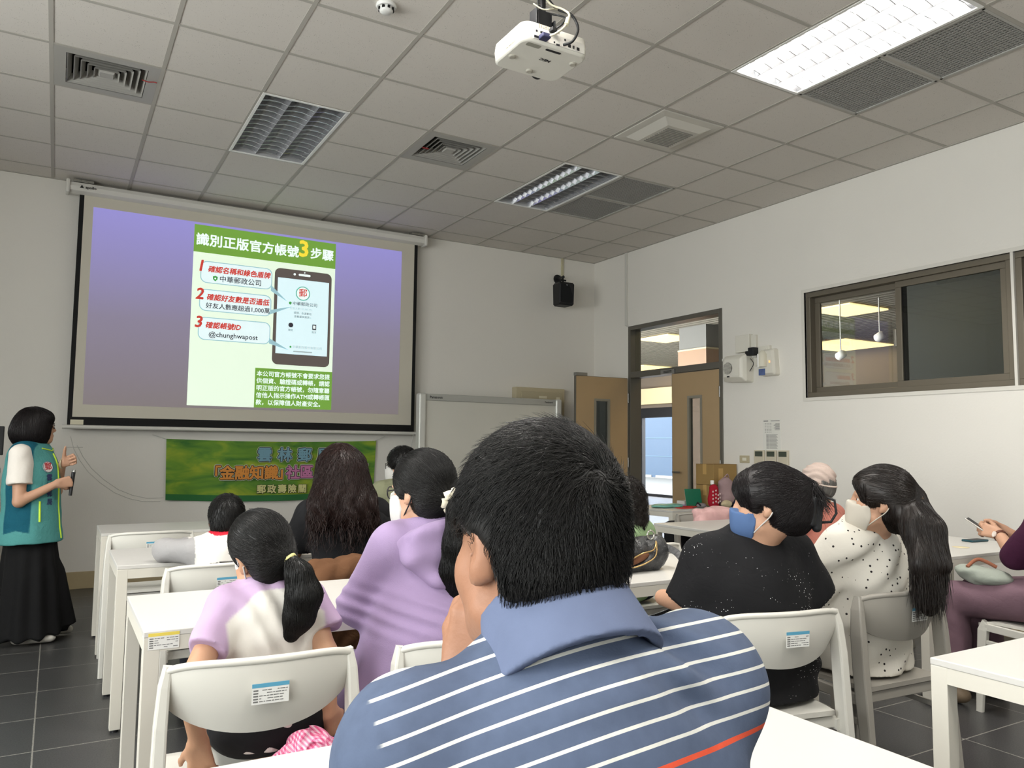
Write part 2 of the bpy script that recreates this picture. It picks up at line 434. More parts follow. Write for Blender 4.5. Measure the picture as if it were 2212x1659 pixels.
# ---------------------------------------------------------------- windows
ALF = mat('window_aluminium', (112, 105, 92), 0.45, metal=0.3)
def glass(name, tint, refl=0.10):
    m = bpy.data.materials.new(name); m.use_nodes = True; nt = m.node_tree; N, L = nt.nodes, nt.links
    for n in list(N):
        if n.type != 'OUTPUT_MATERIAL': N.remove(n)
    tr = N.new('ShaderNodeBsdfTransparent'); tr.inputs[0].default_value = tint
    gl = N.new('ShaderNodeBsdfGlossy'); gl.inputs['Roughness'].default_value = 0.02
    lw = N.new('ShaderNodeLayerWeight'); pw = N.new('ShaderNodeMath'); pw.operation = 'POWER'; pw.inputs[1].default_value = 4.0; L.new(lw.outputs['Facing'], pw.inputs[0])
    fr = N.new('ShaderNodeMath'); fr.operation = 'MULTIPLY_ADD'; fr.inputs[1].default_value = 0.8; fr.inputs[2].default_value = refl*0.5; L.new(pw.outputs[0], fr.inputs[0])
    mx = N.new('ShaderNodeMixShader'); L.new(fr.outputs[0], mx.inputs[0]); L.new(tr.outputs[0], mx.inputs[1]); L.new(gl.outputs[0], mx.inputs[2])
    L.new(mx.outputs[0], N['Material Output'].inputs[0])
    return m
GLASS = glass('clear_glass', (0.86, 0.88, 0.88, 1)); GLASS_T = glass('tinted_glass', (0.42, 0.45, 0.46, 1))
def window(name, y0, y1):
    w = thing(name, None, None, (XR, 0, 0)); w['kind'] = 'structure'
    f = MB(); d0, d1 = 0.02, 0.13; k = 0.045
    f.box((d0, y0, WZ0), (d1, y1, WZ0 + k)); f.box((d0, y0, WZ1 - k), (d1, y1, WZ1))
    f.box((d0, y0, WZ0 + k), (d1, y0 + k, WZ1 - k)); f.box((d0, y1 - k, WZ0 + k), (d1, y1, WZ1 - k))
    obj('window_frame', f, ALF, w, bevel=0.004)
    ym = (y0 + y1)/2
    for a, c, dx, gm in ((ym - 0.03, y1 - k, 0.085, GLASS), (y0 + k, ym + 0.03, 0.045, GLASS_T)):
        s = MB(); q = 0.05; z0, z1 = WZ0 + k, WZ1 - k
        s.box((dx, a, z0), (dx + 0.03, c, z0 + q)); s.box((dx, a, z1 - q), (dx + 0.03, c, z1)); s.box((dx, a, z0 + q), (dx + 0.03, a + q, z1 - q)); s.box((dx, c - q, z0 + q), (dx + 0.03, c, z1 - q))
        so = obj('sash', s, ALF, w, bevel=0.003)
        obj('pane', MB().box((dx + 0.012, a + q, z0 + q), (dx + 0.016, c - q, z1 - q)), gm, so)
    obj('latch', MB().cbox((0.04, ym + 0.035, (WZ0 + WZ1)/2 - 0.03), (0.012, 0.022, 0.14)), mat('latch_metal', (150, 146, 136), 0.35, metal=0.6), w, bevel=0.003)
    return w
window('window_1', 2.93, WY1); window('window_2', WY0, 2.91)
b = MB(); b.box((XR - 0.006, WY0, WZ0 - 0.03), (XR + 0.02, WY1 + 0.03, WZ0)); b.box((XR - 0.006, WY0, WZ1), (XR + 0.02, WY1 + 0.03, WZ1 + 0.03)); b.box((XR - 0.006, WY1, WZ0), (XR + 0.02, WY1 + 0.03, WZ1)); b.box((XR - 0.0, 2.91, WZ0), (XR + 0.12, 2.93, WZ1))
struct('trim_2', b, mat('window_plaster', (214, 211, 203), 0.8))

for k, (y0, y1) in enumerate(ADDED_LW):  # added windows, out of view, letting extra daylight onto ceiling and walls
    w = thing('window_%d' % (k + 3), None, None, (-3.0, 0, 0)); w['kind'] = 'structure'
    f = MB(); f.box((-0.14, y0, 0.95), (-0.04, y1, 1.0)); f.box((-0.14, y0, 2.70), (-0.04, y1, 2.75))
    for q in (y0, (y0 + y1)/2 - 0.025, y1 - 0.05): f.box((-0.14, q, 1.0), (-0.04, q + 0.05, 2.70))
    obj('window_frame', f, ALF, w); obj('pane', MB().box((-0.10, y0 + 0.05, 1.0), (-0.095, y1 - 0.05, 2.70)), GLASS, w)
    pl = area('daylight_portal', (-3.16, (y0 + y1)/2, 1.85), (1.8, 1.7), 1.0, (1, 1, 1), (0, -math.pi/2, 0)); pl.data.cycles.is_portal = True
# ---------------------------------------------------------------- double door
DWOOD = mat('door_laminate', (172, 147, 112), 0.45, var=0.06, vscale=3.0)
nt = DWOOD.node_tree
DFR = mat('door_frame_grey', (104, 101, 93), 0.4, metal=0.3)
STEEL = mat('brushed_steel', (150, 150, 148), 0.35, metal=0.8)
fr = thing('trim_3', None, None, (XR, 0, 0)); fr['kind'] = 'structure'
b = MB(); zt = 2.10
b.box((-0.01, DY0, 0), (0.15, DY0 + 0.045, DZ)); b.box((-0.01, DY1 - 0.045, 0), (0.15, DY1, DZ))
b.box((-0.01, DY0 + 0.045, DZ - 0.05), (0.15, DY1 - 0.045, DZ)); b.box((-0.01, DY0 + 0.045, zt), (0.15, DY1 - 0.045, zt + 0.07))
obj('door_frame', b, DFR, fr, bevel=0.004)
obj('transom_pane', MB().box((0.06, DY0 + 0.045, zt + 0.07), (0.066, DY1 - 0.045, DZ - 0.05)), GLASS, fr)
obj('strike_box', MB().box((-0.03, 6.40, zt - 0.002), (-0.01, 6.62, zt + 0.045)), STEEL, fr, bevel=0.003)
b = MB()
b.box((-0.032, 6.44, zt + 0.012), (-0.03, 6.57, zt + 0.018)); b.box((-0.032, 6.44, zt + 0.026), (-0.03, 6.57, zt + 0.032))
obj('strike_slots', b, VDARK, fr)
def door_leaf(name, hinge, direction, open_side):
    """leaf of width .70 running from the hinge along local +x, thickness along y"""
    w, h, th = 0.705, 2.085, 0.042
    a = math.atan2(direction[1], direction[0])
    d = thing(name, None, None, (hinge[0], hinge[1], 0.008), a); d['kind'] = 'structure'
    v0, v1, z0, z1 = 0.26, 0.45, 0.42, 1.82
    p = MB()
    for x0, x1, q0, q1 in ((0, v0, 0, h), (v1, w, 0, h), (v0, v1, 0, z0), (v0, v1, z1, h)): p.box((x0, -th/2, q0), (x1, th/2, q1))
    obj('door_panel', p, DWOOD, d)
    f = MB(); k = 0.014
    for x0, x1, q0, q1 in ((v0 - k, v0 + k, z0 - k, z1 + k), (v1 - k, v1 + k, z0 - k, z1 + k), (v0 + k, v1 - k, z0 - k, z0 + k), (v0 + k, v1 - k, z1 - k, z1 + k)): f.box((x0, -th/2 - 0.005, q0), (x1, th/2 + 0.005, q1))
    obj('vision_frame', f, mat('vision_trim', (150, 146, 134), 0.45, metal=0.4), d)
    obj('vision_pane', MB().box((v0 + k, -0.004, z0 + k), (v1 - k, 0.004, z1 - k)), GLASS_T, d)
    e = MB(); e.box((w, -th/2, 0), (w + 0.004, th/2, h)); e.box((0, -th/2, h), (w, th/2, h + 0.004))
    obj('edge_band', e, DFR, d)
    for q in (0.25, 1.05, 1.80):
        obj('hinge', MB().tube([(-0.008, open_side*(th/2 + 0.004), q), (-0.008, open_side*(th/2 + 0.004), q + 0.11)], 0.009, 8), STEEL, d)
    hb = MB(); hy = open_side*(th/2 + 0.05)
    hb.tube([(w - 0.06, hy - open_side*0.05, 1.02), (w - 0.06, hy, 1.02), (w - 0.16, hy, 1.02)], 0.010, 8)
    obj('door_handle', hb, STEEL, d)
    return d
d1 = door_leaf('door_1', (XR + 0.02, DY0 + 0.05), (0, 1), 1)
d2 = door_leaf('door_2', (XR - 0.035, DY1 + 0.0), (-0.997, 0.055), 1)
obj('top_bracket', MB().box((0.56, -0.03, 2.089), (0.71, 0.03, 2.125)), STEEL, d2, bevel=0.003)

# ---------------------------------------------------------------- hall behind the right wall
HG = mat('hall_grey_paint', (98, 97, 94), 0.8, var=0.03); HW = mat('hall_cream_paint', (170, 160, 132), 0.8)
SLAT = mat('hall_slat', (104, 99, 88), 0.6); HDK = mat('hall_void', (40, 38, 35), 0.9)
HFL = floor_mat('hall_floor_stone', (120, 122, 124), (100, 100, 100), 0.2, 0.9, 0.9, 0, 0)
hx0, hx1, hy0, hy1 = XR + 0.16, 13.8, -3.0, 19.0
struct('floor_hall', MB().box((hx0, hy0, -0.12), (hx1 + 0.2, hy1, 0)), HFL)
struct('ceiling_hall', MB().box((hx0, hy0, 3.9), (hx1 + 0.2, hy1, 4.0)), HDK)
b = MB()
k = 0
while hx0 + 0.06 + k*0.13 < hx1:
    x = hx0 + 0.06 + k*0.13; b.box((x, hy0, 3.30), (x + 0.075, hy1, 3.35)); k += 1
struct('trim_4', b, SLAT)
b = MB(); b.box((hx0, hy0 - 0.2, 0), (hx1 + 0.2, hy0, 4.0)); b.box((hx0, hy1, 0), (hx1 + 0.2, hy1 + 0.2, 4.0))
struct('wall_hall_ends', b, HG)
ey0, ey1, ez = 14.6, 17.2, 2.36
b = MB()
b.box((hx1, hy0, 0), (hx1 + 0.2, ey0, 4.0)); b.box((hx1, ey1, 0), (hx1 + 0.2, hy1, 4.0)); b.box((hx1, ey0, ez), (hx1 + 0.2, ey1, 4.0))
struct('wall_hall_far', b, mat('hall_brown_wall', (92, 84, 74), 0.8))
struct('trim_5', MB().box((hx1 - 0.25, ey0 - 1.0, 2.44), (hx1, ey1 + 1.0, 2.86)), HW)
b = MB(); b.box((9.0, 9.22, 2.62), (11.8, 9.85, 3.3))
struct('wall_hall_pier', b, HG)
struct('trim_6', MB().box((8.985, 9.205, 0), (11.815, 9.865, 2.92)), mat('hall_wood_panel', (128, 100, 76), 0.5, var=0.12, vscale=6))
struct('trim_7', MB().box((8.98, 9.20, 2.90), (11.82, 9.87, 2.925)), HW)
struct('wall_hall_partition', MB().box((8.2, 1.5, 0), (8.4, 5.25, 3.3)), mat('partition_grey', (150, 153, 152), 0.7))
# black framed exit
ex = thing('door_3', None, None, (hx1, 0, 0)); ex['kind'] = 'structure'
BLK = mat('black_aluminium', (28, 29, 31), 0.4, metal=0.3)
b = MB(); b.box((0.02, ey0, 2.10), (0.14, ey1, ez)); b.box((0.02, ey0, 0), (0.14, ey1, 0.07))
for y in (ey0, 15.0, 16.62, ey1 - 0.12): b.box((0.02, y, 0.07), (0.14, y + 0.13, 2.10))
obj('exit_frame', b, BLK, ex)
obj('exit_pane', MB().box((0.07, ey0 + 0.1, 0.07), (0.076, ey1 - 0.1, 2.10)), glass('exit_glass', (0.95, 0.97, 1, 1)), ex)
obj('pull_handle', MB().tube([(-0.04, 16.70, 0.8), (-0.04, 16.70, 1.5)], 0.02, 8), BLK, ex)
# outdoors beyond the exit
struct('ground', MB().box((hx1 + 0.2, 4, -0.15), (40, 45, -0.02)), mat('outdoor_paving', (58, 60, 58), 0.8, var=0.05))
b = MB(); b.box((23.0, 8, 0), (23.15, 45, 4.6))
struct('wall_outdoor_blue', b, mat('blue_hoarding', (26, 50, 70), 0.6, var=0.03))
b = MB()
for q in range(20): b.box((22.96, 9 + q*1.5, -0.02), (23.0, 9 + q*1.5 + 1.2, 0.09))
struct('trim_8', b, mat('hoarding_foot', (110, 112, 110), 0.7))
b = MB(); b.box((22.985, 8, 0.92), (23.0, 45, 0.935)); b.box((22.985, 8, 1.72), (23.0, 45, 1.735))
struct('trim_9', b, mat('hoarding_seam', (60, 90, 112), 0.6))
# warm hall lights over the slats
GLOW = mat('hall_lamp', (255, 226, 150), 0.5, emit=1.5, ecol=(255, 226, 160))
for n, (x0, y0, x1, y1) in enumerate(((9.25, 6.75, 10.1, 7.45), (9.2, 10.35, 9.9, 11.2), (12.2, 9.0, 13.6, 10.2), (6.6, 13.6, 7.8, 14.4), (12.2, 14.6, 13.2, 15.8), (6.4, 4.4, 7.6, 5.2))):
    t = thing('hall_lamp', 'warm glowing panel lamp on the hall slats, ' + ('seen through the left window pane', 'seen through the glass over the door', 'farthest behind the left window pane', 'beyond the doorway on the left', 'lighting the wall over the exit', 'near the wall, out of view')[n], 'ceiling lamp', ((x0+x1)/2, (y0+y1)/2, 3.27), 0, 'warm hall lamps')
    obj('diffuser', MB().box((x0-(x0+x1)/2, y0-(y0+y1)/2, 0), (x1-(x0+x1)/2, y1-(y0+y1)/2, 0.02)), GLOW, t)
    obj('hanger', MB().box((-0.02, -0.02, 0.02), (0.02, 0.02, 0.63)), BLK, t)
    area('lamp_light', (0, 0, -0.02), (x1-x0, y1-y0), HALL_W, HALL_COL, parent=t)
# track spots seen through the window
for n, (x, y, z) in enumerate(((8.55, 7.35, 2.72), (9.0, 6.72, 2.55), (9.3, 6.35, 2.78))):
    t = thing('spot_lamp', ('left', 'lower middle', 'right')[n] + ' white spot lamp hanging in the hall behind the window', 'spot lamp', (x, y, z), 0, 'spot lamps in the hall')
    obj('stem', MB().tube([(0, 0, 0.05), (0, 0, 3.30 - z)], 0.008, 6), WHITE_ENAMEL, t)
    obj('head', MB().lathe([(0.03, -0.07), (0.055, -0.05), (0.055, 0.05), (0.03, 0.07)], 16, M=Matrix.Rotation(1.1, 4, 'X')), WHITE_ENAMEL, t)
# ---------------------------------------------------------------- projection screen with the projected slide
SY = YF - 0.12
scr = thing('projection_screen', 'large pull-down projection screen with black border showing a green and white slide', 'projection screen', (0, SY, 0))
CASE = mat('screen_case', (214, 212, 205), 0.4)
b = MB(); pr = [(-0.005, 0.0), (-0.055, 0.02), (-0.06, 0.06), (-0.045, 0.095), (0.0, 0.105), (0.05, 0.105), (0.05, 0.0)]
b.prism(pr, 3.385, FR((-0.008, 0, 3.470), (0,1,0), (0,0,1)))
obj('case', b, CASE, scr, bevel=0.004)
b = MB(); b.box((-0.035, -0.075, 3.462), (-0.003, 0.06, 3.582)); b.box((3.376, -0.075, 3.462), (3.408, 0.06, 3.582))
obj('end_cap', b, CASE, scr, bevel=0.012)
text_obj('brand_lettering', '▲ apollo', 0.035, mat('print_black', (40, 38, 36), 0.6), scr, FR((0.07, -0.063, 3.525), (1,0,0), (0,0,1)), 0.0008)
for x in (0.02, 3.24):
    k = MB(); k.box((x, -0.03, 3.575), (x + 0.16, 0.118, 3.60)); k.box((x, 0.105, 3.50), (x + 0.16, 0.118, 3.60)); k.cbox((x + 0.05, -0.035, 3.587), (0.02, 0.012, 0.012)); k.cbox((x + 0.11, -0.035, 3.587), (0.02, 0.012, 0.012))
    obj('wall_bracket', k, mat('bracket_metal', (150, 148, 140), 0.4, metal=0.5), scr, bevel=0.003)
FABW = mat('screen_fabric', (205, 200, 186), 0.85); FABB = mat('screen_border', (10, 10, 10), 0.8)
b = MB(); b.box((0.075, -0.001, 1.425), (3.320, 0.003, 3.475)); obj('black_border', b, FABB, scr)
b = MB(); b.box((0.112, -0.003, 1.500), (3.282, -0.001, 3.475)); obj('white_fabric', b, FABW, scr)
b = MB(); b.tube([(0.04, 0.0, 1.412), (3.345, 0.0, 1.412)], 0.018, 12); obj('bottom_bar', b, CASE, scr)
b = MB(); b.box((0.10, -0.004, 1.432), (0.20, -0.002, 1.475)); obj('asset_label', b, mat('label_cream', (216, 210, 186), 0.6), scr)
STR = mat('clear_cord', (196, 195, 190), 0.4)
b = MB(); b.tube([(3.31, -0.015, 1.40), (3.27, -0.03, 1.22), (3.30, -0.02, 1.10)], 0.0035, 5)
obj('pull_cord', b, STR, scr)

def lit_mat(name, c, k=0.5):
    """an image colour thrown by the projector: part paint, part light"""
    return mat('slide_' + name, c, 0.8, spec=0.1, emit=k)
slide = MB(); slide.box((0.187, -0.0045, 1.610), (3.135, -0.0032, 3.375))
BGM = lit_mat('backdrop', (140, 134, 176)); nt = BGM.node_tree; N, L = nt.nodes, nt.links
tc = N.new('ShaderNodeTexCoord'); sp = N.new('ShaderNodeSeparateXYZ'); L.new(tc.outputs['Object'], sp.inputs[0])
mr = N.new('ShaderNodeMapRange'); mr.inputs['From Min'].default_value = 1.61; mr.inputs['From Max'].default_value = 3.375; L.new(sp.outputs['Z'], mr.inputs['Value'])
cr = N.new('ShaderNodeValToRGB'); cr.color_ramp.elements[0].color = rgb((124, 116, 118)); cr.color_ramp.elements[1].color = rgb((146, 140, 204))
e = cr.color_ramp.elements.new(0.45); e.color = rgb((132, 125, 146))
L.new(mr.outputs[0], cr.inputs['Fac']); L.new(cr.outputs['Color'], N['Principled BSDF'].inputs['Base Color']); L.new(cr.outputs['Color'], N['Principled BSDF'].inputs['Emission Color'])
sl = obj('projected_picture', slide, BGM, scr)
def flat(name, pts, z, m): return obj(name, MB().prism(pts, 0.0006, FR((0, -0.0046 - z, 0), (1,0,0), (0,0,1))), m, sl)
def rect(x0, z0, x1, z1): return [(x0, z0), (x1, z0), (x1, z1), (x0, z1)]
GRN = lit_mat('green', (112, 156, 66)); PALE = lit_mat('pale_green', (226, 242, 222)); BUB = lit_mat('bubble', (222, 240, 243)); EDGE = lit_mat('bubble_edge', (150, 186, 196))
INK = lit_mat('ink', (58, 54, 60)); REDT = lit_mat('red', (192, 66, 58)); WHT = lit_mat('white', (236, 248, 246)); YEL = lit_mat('yellow', (240, 214, 66)); PHN = lit_mat('phone_body', (92, 84, 80)); GRY = lit_mat('grey', (160, 170, 172))
flat('slide_page', rect(1.034, 1.634, 2.404, 3.353), 0.0000, PALE)
flat('slide_header', rect(1.034, 3.09, 2.404, 3.353), 0.0007, GRN)
flat('slide_footer', rect(1.640, 1.634, 2.404, 2.02), 0.0007, GRN)
def stx(name, body, x, z, size, m, bold=0.0, lift=0.0016, align='LEFT', shear=0.0, xs=1.0):
    return text_obj(name, body, size, m, sl, FR((x, -0.0046 - lift, z), (1,0,0), (0,0,1)), bold, 0.0003, align, shear, 1.0, xs)
stx('slide_lettering', '識別正版官方帳號', 1.050, 3.206, 0.122, WHT, 0.0033)
stx('slide_lettering', '3', 2.075, 3.248, 0.225, YEL, 0.007, align='CENTER')
stx('slide_lettering', '步驟', 2.140, 3.215, 0.122, WHT, 0.0033)
for z0, z1, n, head, sub, hx, tail in ((2.80, 3.012, '1', '確認名稱和綠色盾牌', '中華郵政公司', 1.168, ((1.76, 2.85), (1.76, 2.79), (1.925, 2.70))), (2.532, 2.742, '2', '確認好友數是否過低', '好友人數應超過1,000萬', 1.166, ((1.76, 2.60), (1.76, 2.555), (1.975, 2.655))), (2.255, 2.474, '3', '確認帳號ID', '@chunghwapost', 1.166, ((1.76, 2.32), (1.76, 2.265), (1.955, 2.215)))):
    zc = (z0 + z1)/2; h = z1 - z0
    flat('bubble_border', rrect(0.668, h, 0.06, 6, 1.437, zc), 0.0007, EDGE); flat('speech_bubble', rrect(0.652, h - 0.016, 0.054, 6, 1.437, zc), 0.0012, BUB)
    flat('bubble_pointer', list(tail), 0.0040, EDGE)
    stx('slide_lettering', n, 1.103, z1 - 0.055, 0.150, REDT, 0.004, 0.002, 'CENTER', 0.15)
    stx('slide_lettering', head, hx, z1 - 0.078, 0.066, REDT, 0.0022, 0.002, shear=0.18, xs=0.98)
for body, x, z, s in (('中華郵政公司', 1.275, 2.85, 0.066), ('好友人數應超過1,000萬', 1.163, 2.583, 0.0585), ('@chunghwapost', 1.197, 2.312, 0.067)): stx('slide_lettering', body, x, z, s, INK, 0.0008, 0.002)
SHD = [(0, 0.026), (0.022, 0.018), (0.020, -0.008), (0, -0.028), (-0.020, -0.008), (-0.022, 0.018)]
flat('shield_mark', [(1.238 + x, 2.852 + z) for x, z in SHD], 0.0018, lit_mat('shield', (70, 150, 74))); flat('shield_star', circ(0.008, 10, 1.238, 2.852), 0.0026, WHT)
# the phone drawn on the slide
flat('phone_body', rrect(0.575, 0.965, 0.055, 6, 2.082, 2.548), 0.0014, PHN); flat('phone_screen', rect(1.826, 2.176, 2.343, 2.936), 0.0022, lit_mat('phone_face', (216, 240, 246)))
flat('phone_speaker', rrect(0.12, 0.022, 0.010, 4, 2.09, 2.985), 0.0022, WHT); flat('phone_camera', circ(0.012, 14, 1.99, 2.985), 0.0022, WHT); flat('phone_camera', circ(0.007, 12, 2.09, 3.012), 0.0022, WHT)
flat('emblem_ring', circ(0.073, 32, 2.079, 2.797), 0.0030, lit_mat('ring', (110, 176, 160))); flat('emblem_disc', circ(0.062, 32, 2.079, 2.797), 0.0037, WHT)
stx('emblem_sign', '郵', 2.079, 2.797, 0.088, REDT, 0.0012, 0.0046, 'CENTER')
flat('shield_mark', [(1.955 + x*0.62, 2.688 + z*0.62) for x, z in SHD], 0.0030, lit_mat('shield', (70, 150, 74)))
stx('slide_lettering', '中華郵政公司', 1.978, 2.687, 0.042, INK, 0.0002, 0.0032); stx('slide_lettering', '好友人數 10,707,491', 1.955, 2.637, 0.026, GRY, 0.0, 0.0032)
stx('slide_lettering', '低頭、永遠都在', 2.083, 2.594, 0.026, INK, 0.0, 0.0032, 'CENTER'); stx('slide_lettering', '查看基本資訊 ›', 2.083, 2.557, 0.026, INK, 0.0, 0.0032, 'CENTER')
flat('chat_icon', circ(0.024, 18, 1.968, 2.468), 0.0030, INK); stx('slide_lettering', '聊天', 1.968, 2.415, 0.024, INK, 0.0, 0.0032, 'CENTER')
flat('post_icon', rect(2.184, 2.438, 2.224, 2.492), 0.0030, INK); flat('post_icon', rect(2.192, 2.450, 2.216, 2.482), 0.0037, WHT); stx('slide_lettering', '貼文', 2.204, 2.412, 0.024, INK, 0.0, 0.0032, 'CENTER')
flat('account_dot', circ(0.010, 12, 1.972, 2.249), 0.0030, lit_mat('shield', (70, 150, 74))); stx('slide_lettering', '中華郵政股份有限公司', 1.990, 2.249, 0.030, GRY, 0.0, 0.0032); flat('account_bar', rect(2.00, 2.200, 2.19, 2.212), 0.0030, GRY)
for k, row in enumerate(('本公司官方帳號不會要求您提', '供個資、驗證碼或轉帳，請認', '明正版的官方帳號，勿隨意聽', '信他人指示操作ATM或轉帳匯', '款，以保障個人財產安全。')):
    stx('slide_lettering', row, 1.654, 1.962 - k*0.070, 0.0568, WHT, 0.0010, 0.0016, xs=0.985)

# ---------------------------------------------------------------- green banner under the screen
ban = thing('banner', 'wide green cloth banner with outlined lettering hung under the projection screen', 'banner', (0.885, YF - 0.03, 0.755))
BANM = mat('banner_cloth', (96, 140, 48), 0.7); nt = BANM.node_tree; N, L = nt.nodes, nt.links
tc = N.new('ShaderNodeTexCoord'); mp = N.new('ShaderNodeMapping'); mp.inputs['Scale'].default_value = (1.2, 1, 4.0); L.new(tc.outputs['Object'], mp.inputs['Vector'])
nz = N.new('ShaderNodeTexNoise'); nz.inputs['Scale'].default_value = 2.2; nz.inputs['Detail'].default_value = 4; nz.inputs['Distortion'].default_value = 0.6; L.new(mp.outputs[0], nz.inputs['Vector'])
cr = N.new('ShaderNodeValToRGB'); cr.color_ramp.elements[0].position = 0.32; cr.color_ramp.elements[0].color = rgb((58, 112, 44)); cr.color_ramp.elements[1].position = 0.70; cr.color_ramp.elements[1].color = rgb((158, 172, 48))
e = cr.color_ramp.elements.new(0.5); e.color = rgb((104, 146, 44))
L.new(nz.outputs['Fac'], cr.inputs['Fac']); L.new(cr.outputs['Color'], N['Principled BSDF'].inputs['Base Color'])
BW, BH = 2.045, 0.565
def ban_y(u): return 0.010*math.sin(u*9.0 + 0.6) - 0.006*math.cos(u*23)
rows = []
for i in range(49):
    u = i/48; x = u*BW + 0.012*(1 - 2*u)*0; sag = 0.02*(1 - (2*u - 1)**2)
    rows.append([(x + (0.015*(1 - u) - 0.02*u)*(1 - j/10), ban_y(u)*(0.3 + 0.7*(1 - j/10)), j/10*BH - sag*(1 - 0.4*j/10)*1.6 + 0.008*(u)*(j/10)) for j in range(11)])
b = MB().grid(rows); b.grid([[(x, y + 0.002, z) for x, y, z in q] for q in rows])
obj('cloth', b, BANM, ban)
rows2 = [[(x, y - 0.001, z) for x, y, z in q[:2]] for q in rows]
obj('hem_strip', MB().grid(rows2), mat('banner_hem', (38, 104, 52), 0.7), ban)
BLT = mat('banner_black', (24, 28, 30), 0.7); BWT = mat('banner_pale', (206, 212, 190), 0.7)
def btx(body, x, z, size, c, name, sp=1.0, xs=1.0, pale=True):
    y = -0.021
    M = lambda d: FR((x - 0.885, y - d, z - 0.755), (1,0,0), (0,0,1))
    if pale: text_obj('lettering_halo', body, size, BWT, ban, M(0), size*0.112, 0.0004, 'LEFT', 0, sp, xs)
    text_obj('lettering_outline', body, size, BLT, ban, M(0.0014), size*0.080, 0.0004, 'LEFT', 0, sp, xs)
    text_obj('lettering', body, size, mat('banner_' + name, c, 0.7), ban, M(0.0028), size*0.034, 0.0004, 'LEFT', 0, sp, xs)
for k, ch in enumerate('雲林郵局'): btx(ch, 1.705 + k*0.197, 1.168, 0.142, (116, 158, 176), 'blue')
for x, ch in ((1.235, '「'), (1.362, '金'), (1.500, '融'), (1.638, '知'), (1.775, '識'), (1.905, '」')): btx(ch, x, 0.992, 0.140, (214, 142, 62), 'orange')
for x, ch in ((1.988, '社'), (2.125, '區'), (2.700, '座')): btx(ch, x, 0.992 + (x - 1.98)*0.04, 0.140, (190, 118, 160), 'pink')
for k, ch in enumerate('郵政壽險關'): btx(ch, 1.712 + k*0.100, 0.835, 0.088, (206, 204, 140), 'straw', pale=False)
b = MB(); b.tube([(0.0, 0.0, 0.56), (-0.12, 0.005, 0.60)], 0.003, 5); b.tube([(BW - 0.02, 0.0, 0.57), (BW + 0.10, 0.005, 0.62)], 0.003, 5)
obj('tie_cord', b, STR, ban)
tp = MB(); tp.add([(-0.19, 0.0, -0.02), (-0.19, 0.0, 0.58), (-0.002, 0.0, 0.57), (-0.002, 0.0, -0.03)], ((0,1,2,3),))
# pencil marks and tape left on the wall
mk = MB(); pts = [(0.11, 1.33), (0.14, 1.22), (0.19, 1.12), (0.26, 1.02), (0.36, 0.92), (0.48, 0.83), (0.60, 0.775), (0.72, 0.745), (0.86, 0.745)]
mk.tube([(x, 0, z) for x, z in pts], 0.003, 4); mk.tube([(x + 0.025, 0, z + 0.03) for x, z in pts[1:]], 0.003, 4); mk.tube([(0.08, 0, 1.235), (0.21, 0, 1.235)], 0.003, 4)
tag(obj('wall_mark', mk, mat('wall_scuff', (204, 202, 196), 0.8), loc=(0, YF - 0.001, 0)), 'curved grey scuff line on the front wall left of the green banner', 'wall mark')

# ---------------------------------------------------------------- electronic whiteboard, cabinet, socket
wb = thing('whiteboard', 'grey framed electronic whiteboard on a stand at the front wall', 'whiteboard', (4.13, 7.50, 0))
WBF = mat('board_frame', (176, 176, 170), 0.4, metal=0.2); WBS = mat('board_surface', (206, 204, 194), 0.3, var=0.05, vscale=2.5)
b = MB(); b.box((-0.83, -0.03, 1.755), (0.83, 0.05, 1.825)); b.box((-0.83, -0.03, 0.86), (0.83, 0.05, 0.92)); obj('rail', b, WBF, wb, bevel=0.006)
for s in (-1, 1):
    obj('side_column', MB().box((s*0.85 - 0.04, -0.045, 0.86), (s*0.85 + 0.04, 0.06, 1.83)), mat('board_column', (206, 206, 200), 0.35, metal=0.2), wb, bevel=0.02, seg=3)
obj('writing_surface', MB().box((-0.81, -0.012, 0.92), (0.81, 0.0, 1.755)), WBS, wb)
text_obj('brand_lettering', 'Panasonic', 0.038, BLT, wb, FR((-0.77, -0.031, 1.79), (1,0,0), (0,0,1)), 0.001); text_obj('brand_lettering', 'Panaboard', 0.026, BLT, wb, FR((0.66, -0.031, 1.79), (1,0,0), (0,0,1)), 0.0006)
for s in (-1, 1):
    l = MB(); l.box((s*0.7 - 0.025, 0.0, 0.06), (s*0.7 + 0.025, 0.04, 0.9)); l.box((s*0.7 - 0.03, -0.30, 0.03), (s*0.7 + 0.03, 0.32, 0.07))
    for y in (-0.27, 0.29): l.tube([(s*0.7 - 0.015, y, 0.025), (s*0.7 + 0.015, y, 0.025)], 0.025, 12)
    obj('leg', l, WBF, wb)
BEI = mat('beige_enamel', (186, 176, 148), 0.45)
eb = thing('electrical_cabinet', 'beige electrical cabinet on the front wall behind the whiteboard', 'electrical box', (4.945, YF - 0.103, 1.16))
obj('box', MB().box((-0.34, 0, 0), (0.34, 0.10, 0.82)), BEI, eb, bevel=0.006)
obj('door', MB().box((-0.275, -0.012, 0.06), (0.30, 0.0, 0.775)), mat('beige_door', (178, 168, 141), 0.45), eb, bevel=0.004)
b = MB(); b.cbox((0.02, -0.014, 0.71), (0.11, 0.003, 0.03)); b.cbox((0.235, -0.014, 0.70), (0.05, 0.003, 0.035)); obj('label', b, mat('label_cream', (216, 210, 186), 0.6), eb)
so = thing('wall_socket', 'small beige wall socket between the screen edge and the whiteboard', 'socket', (3.30, YF, 1.60))
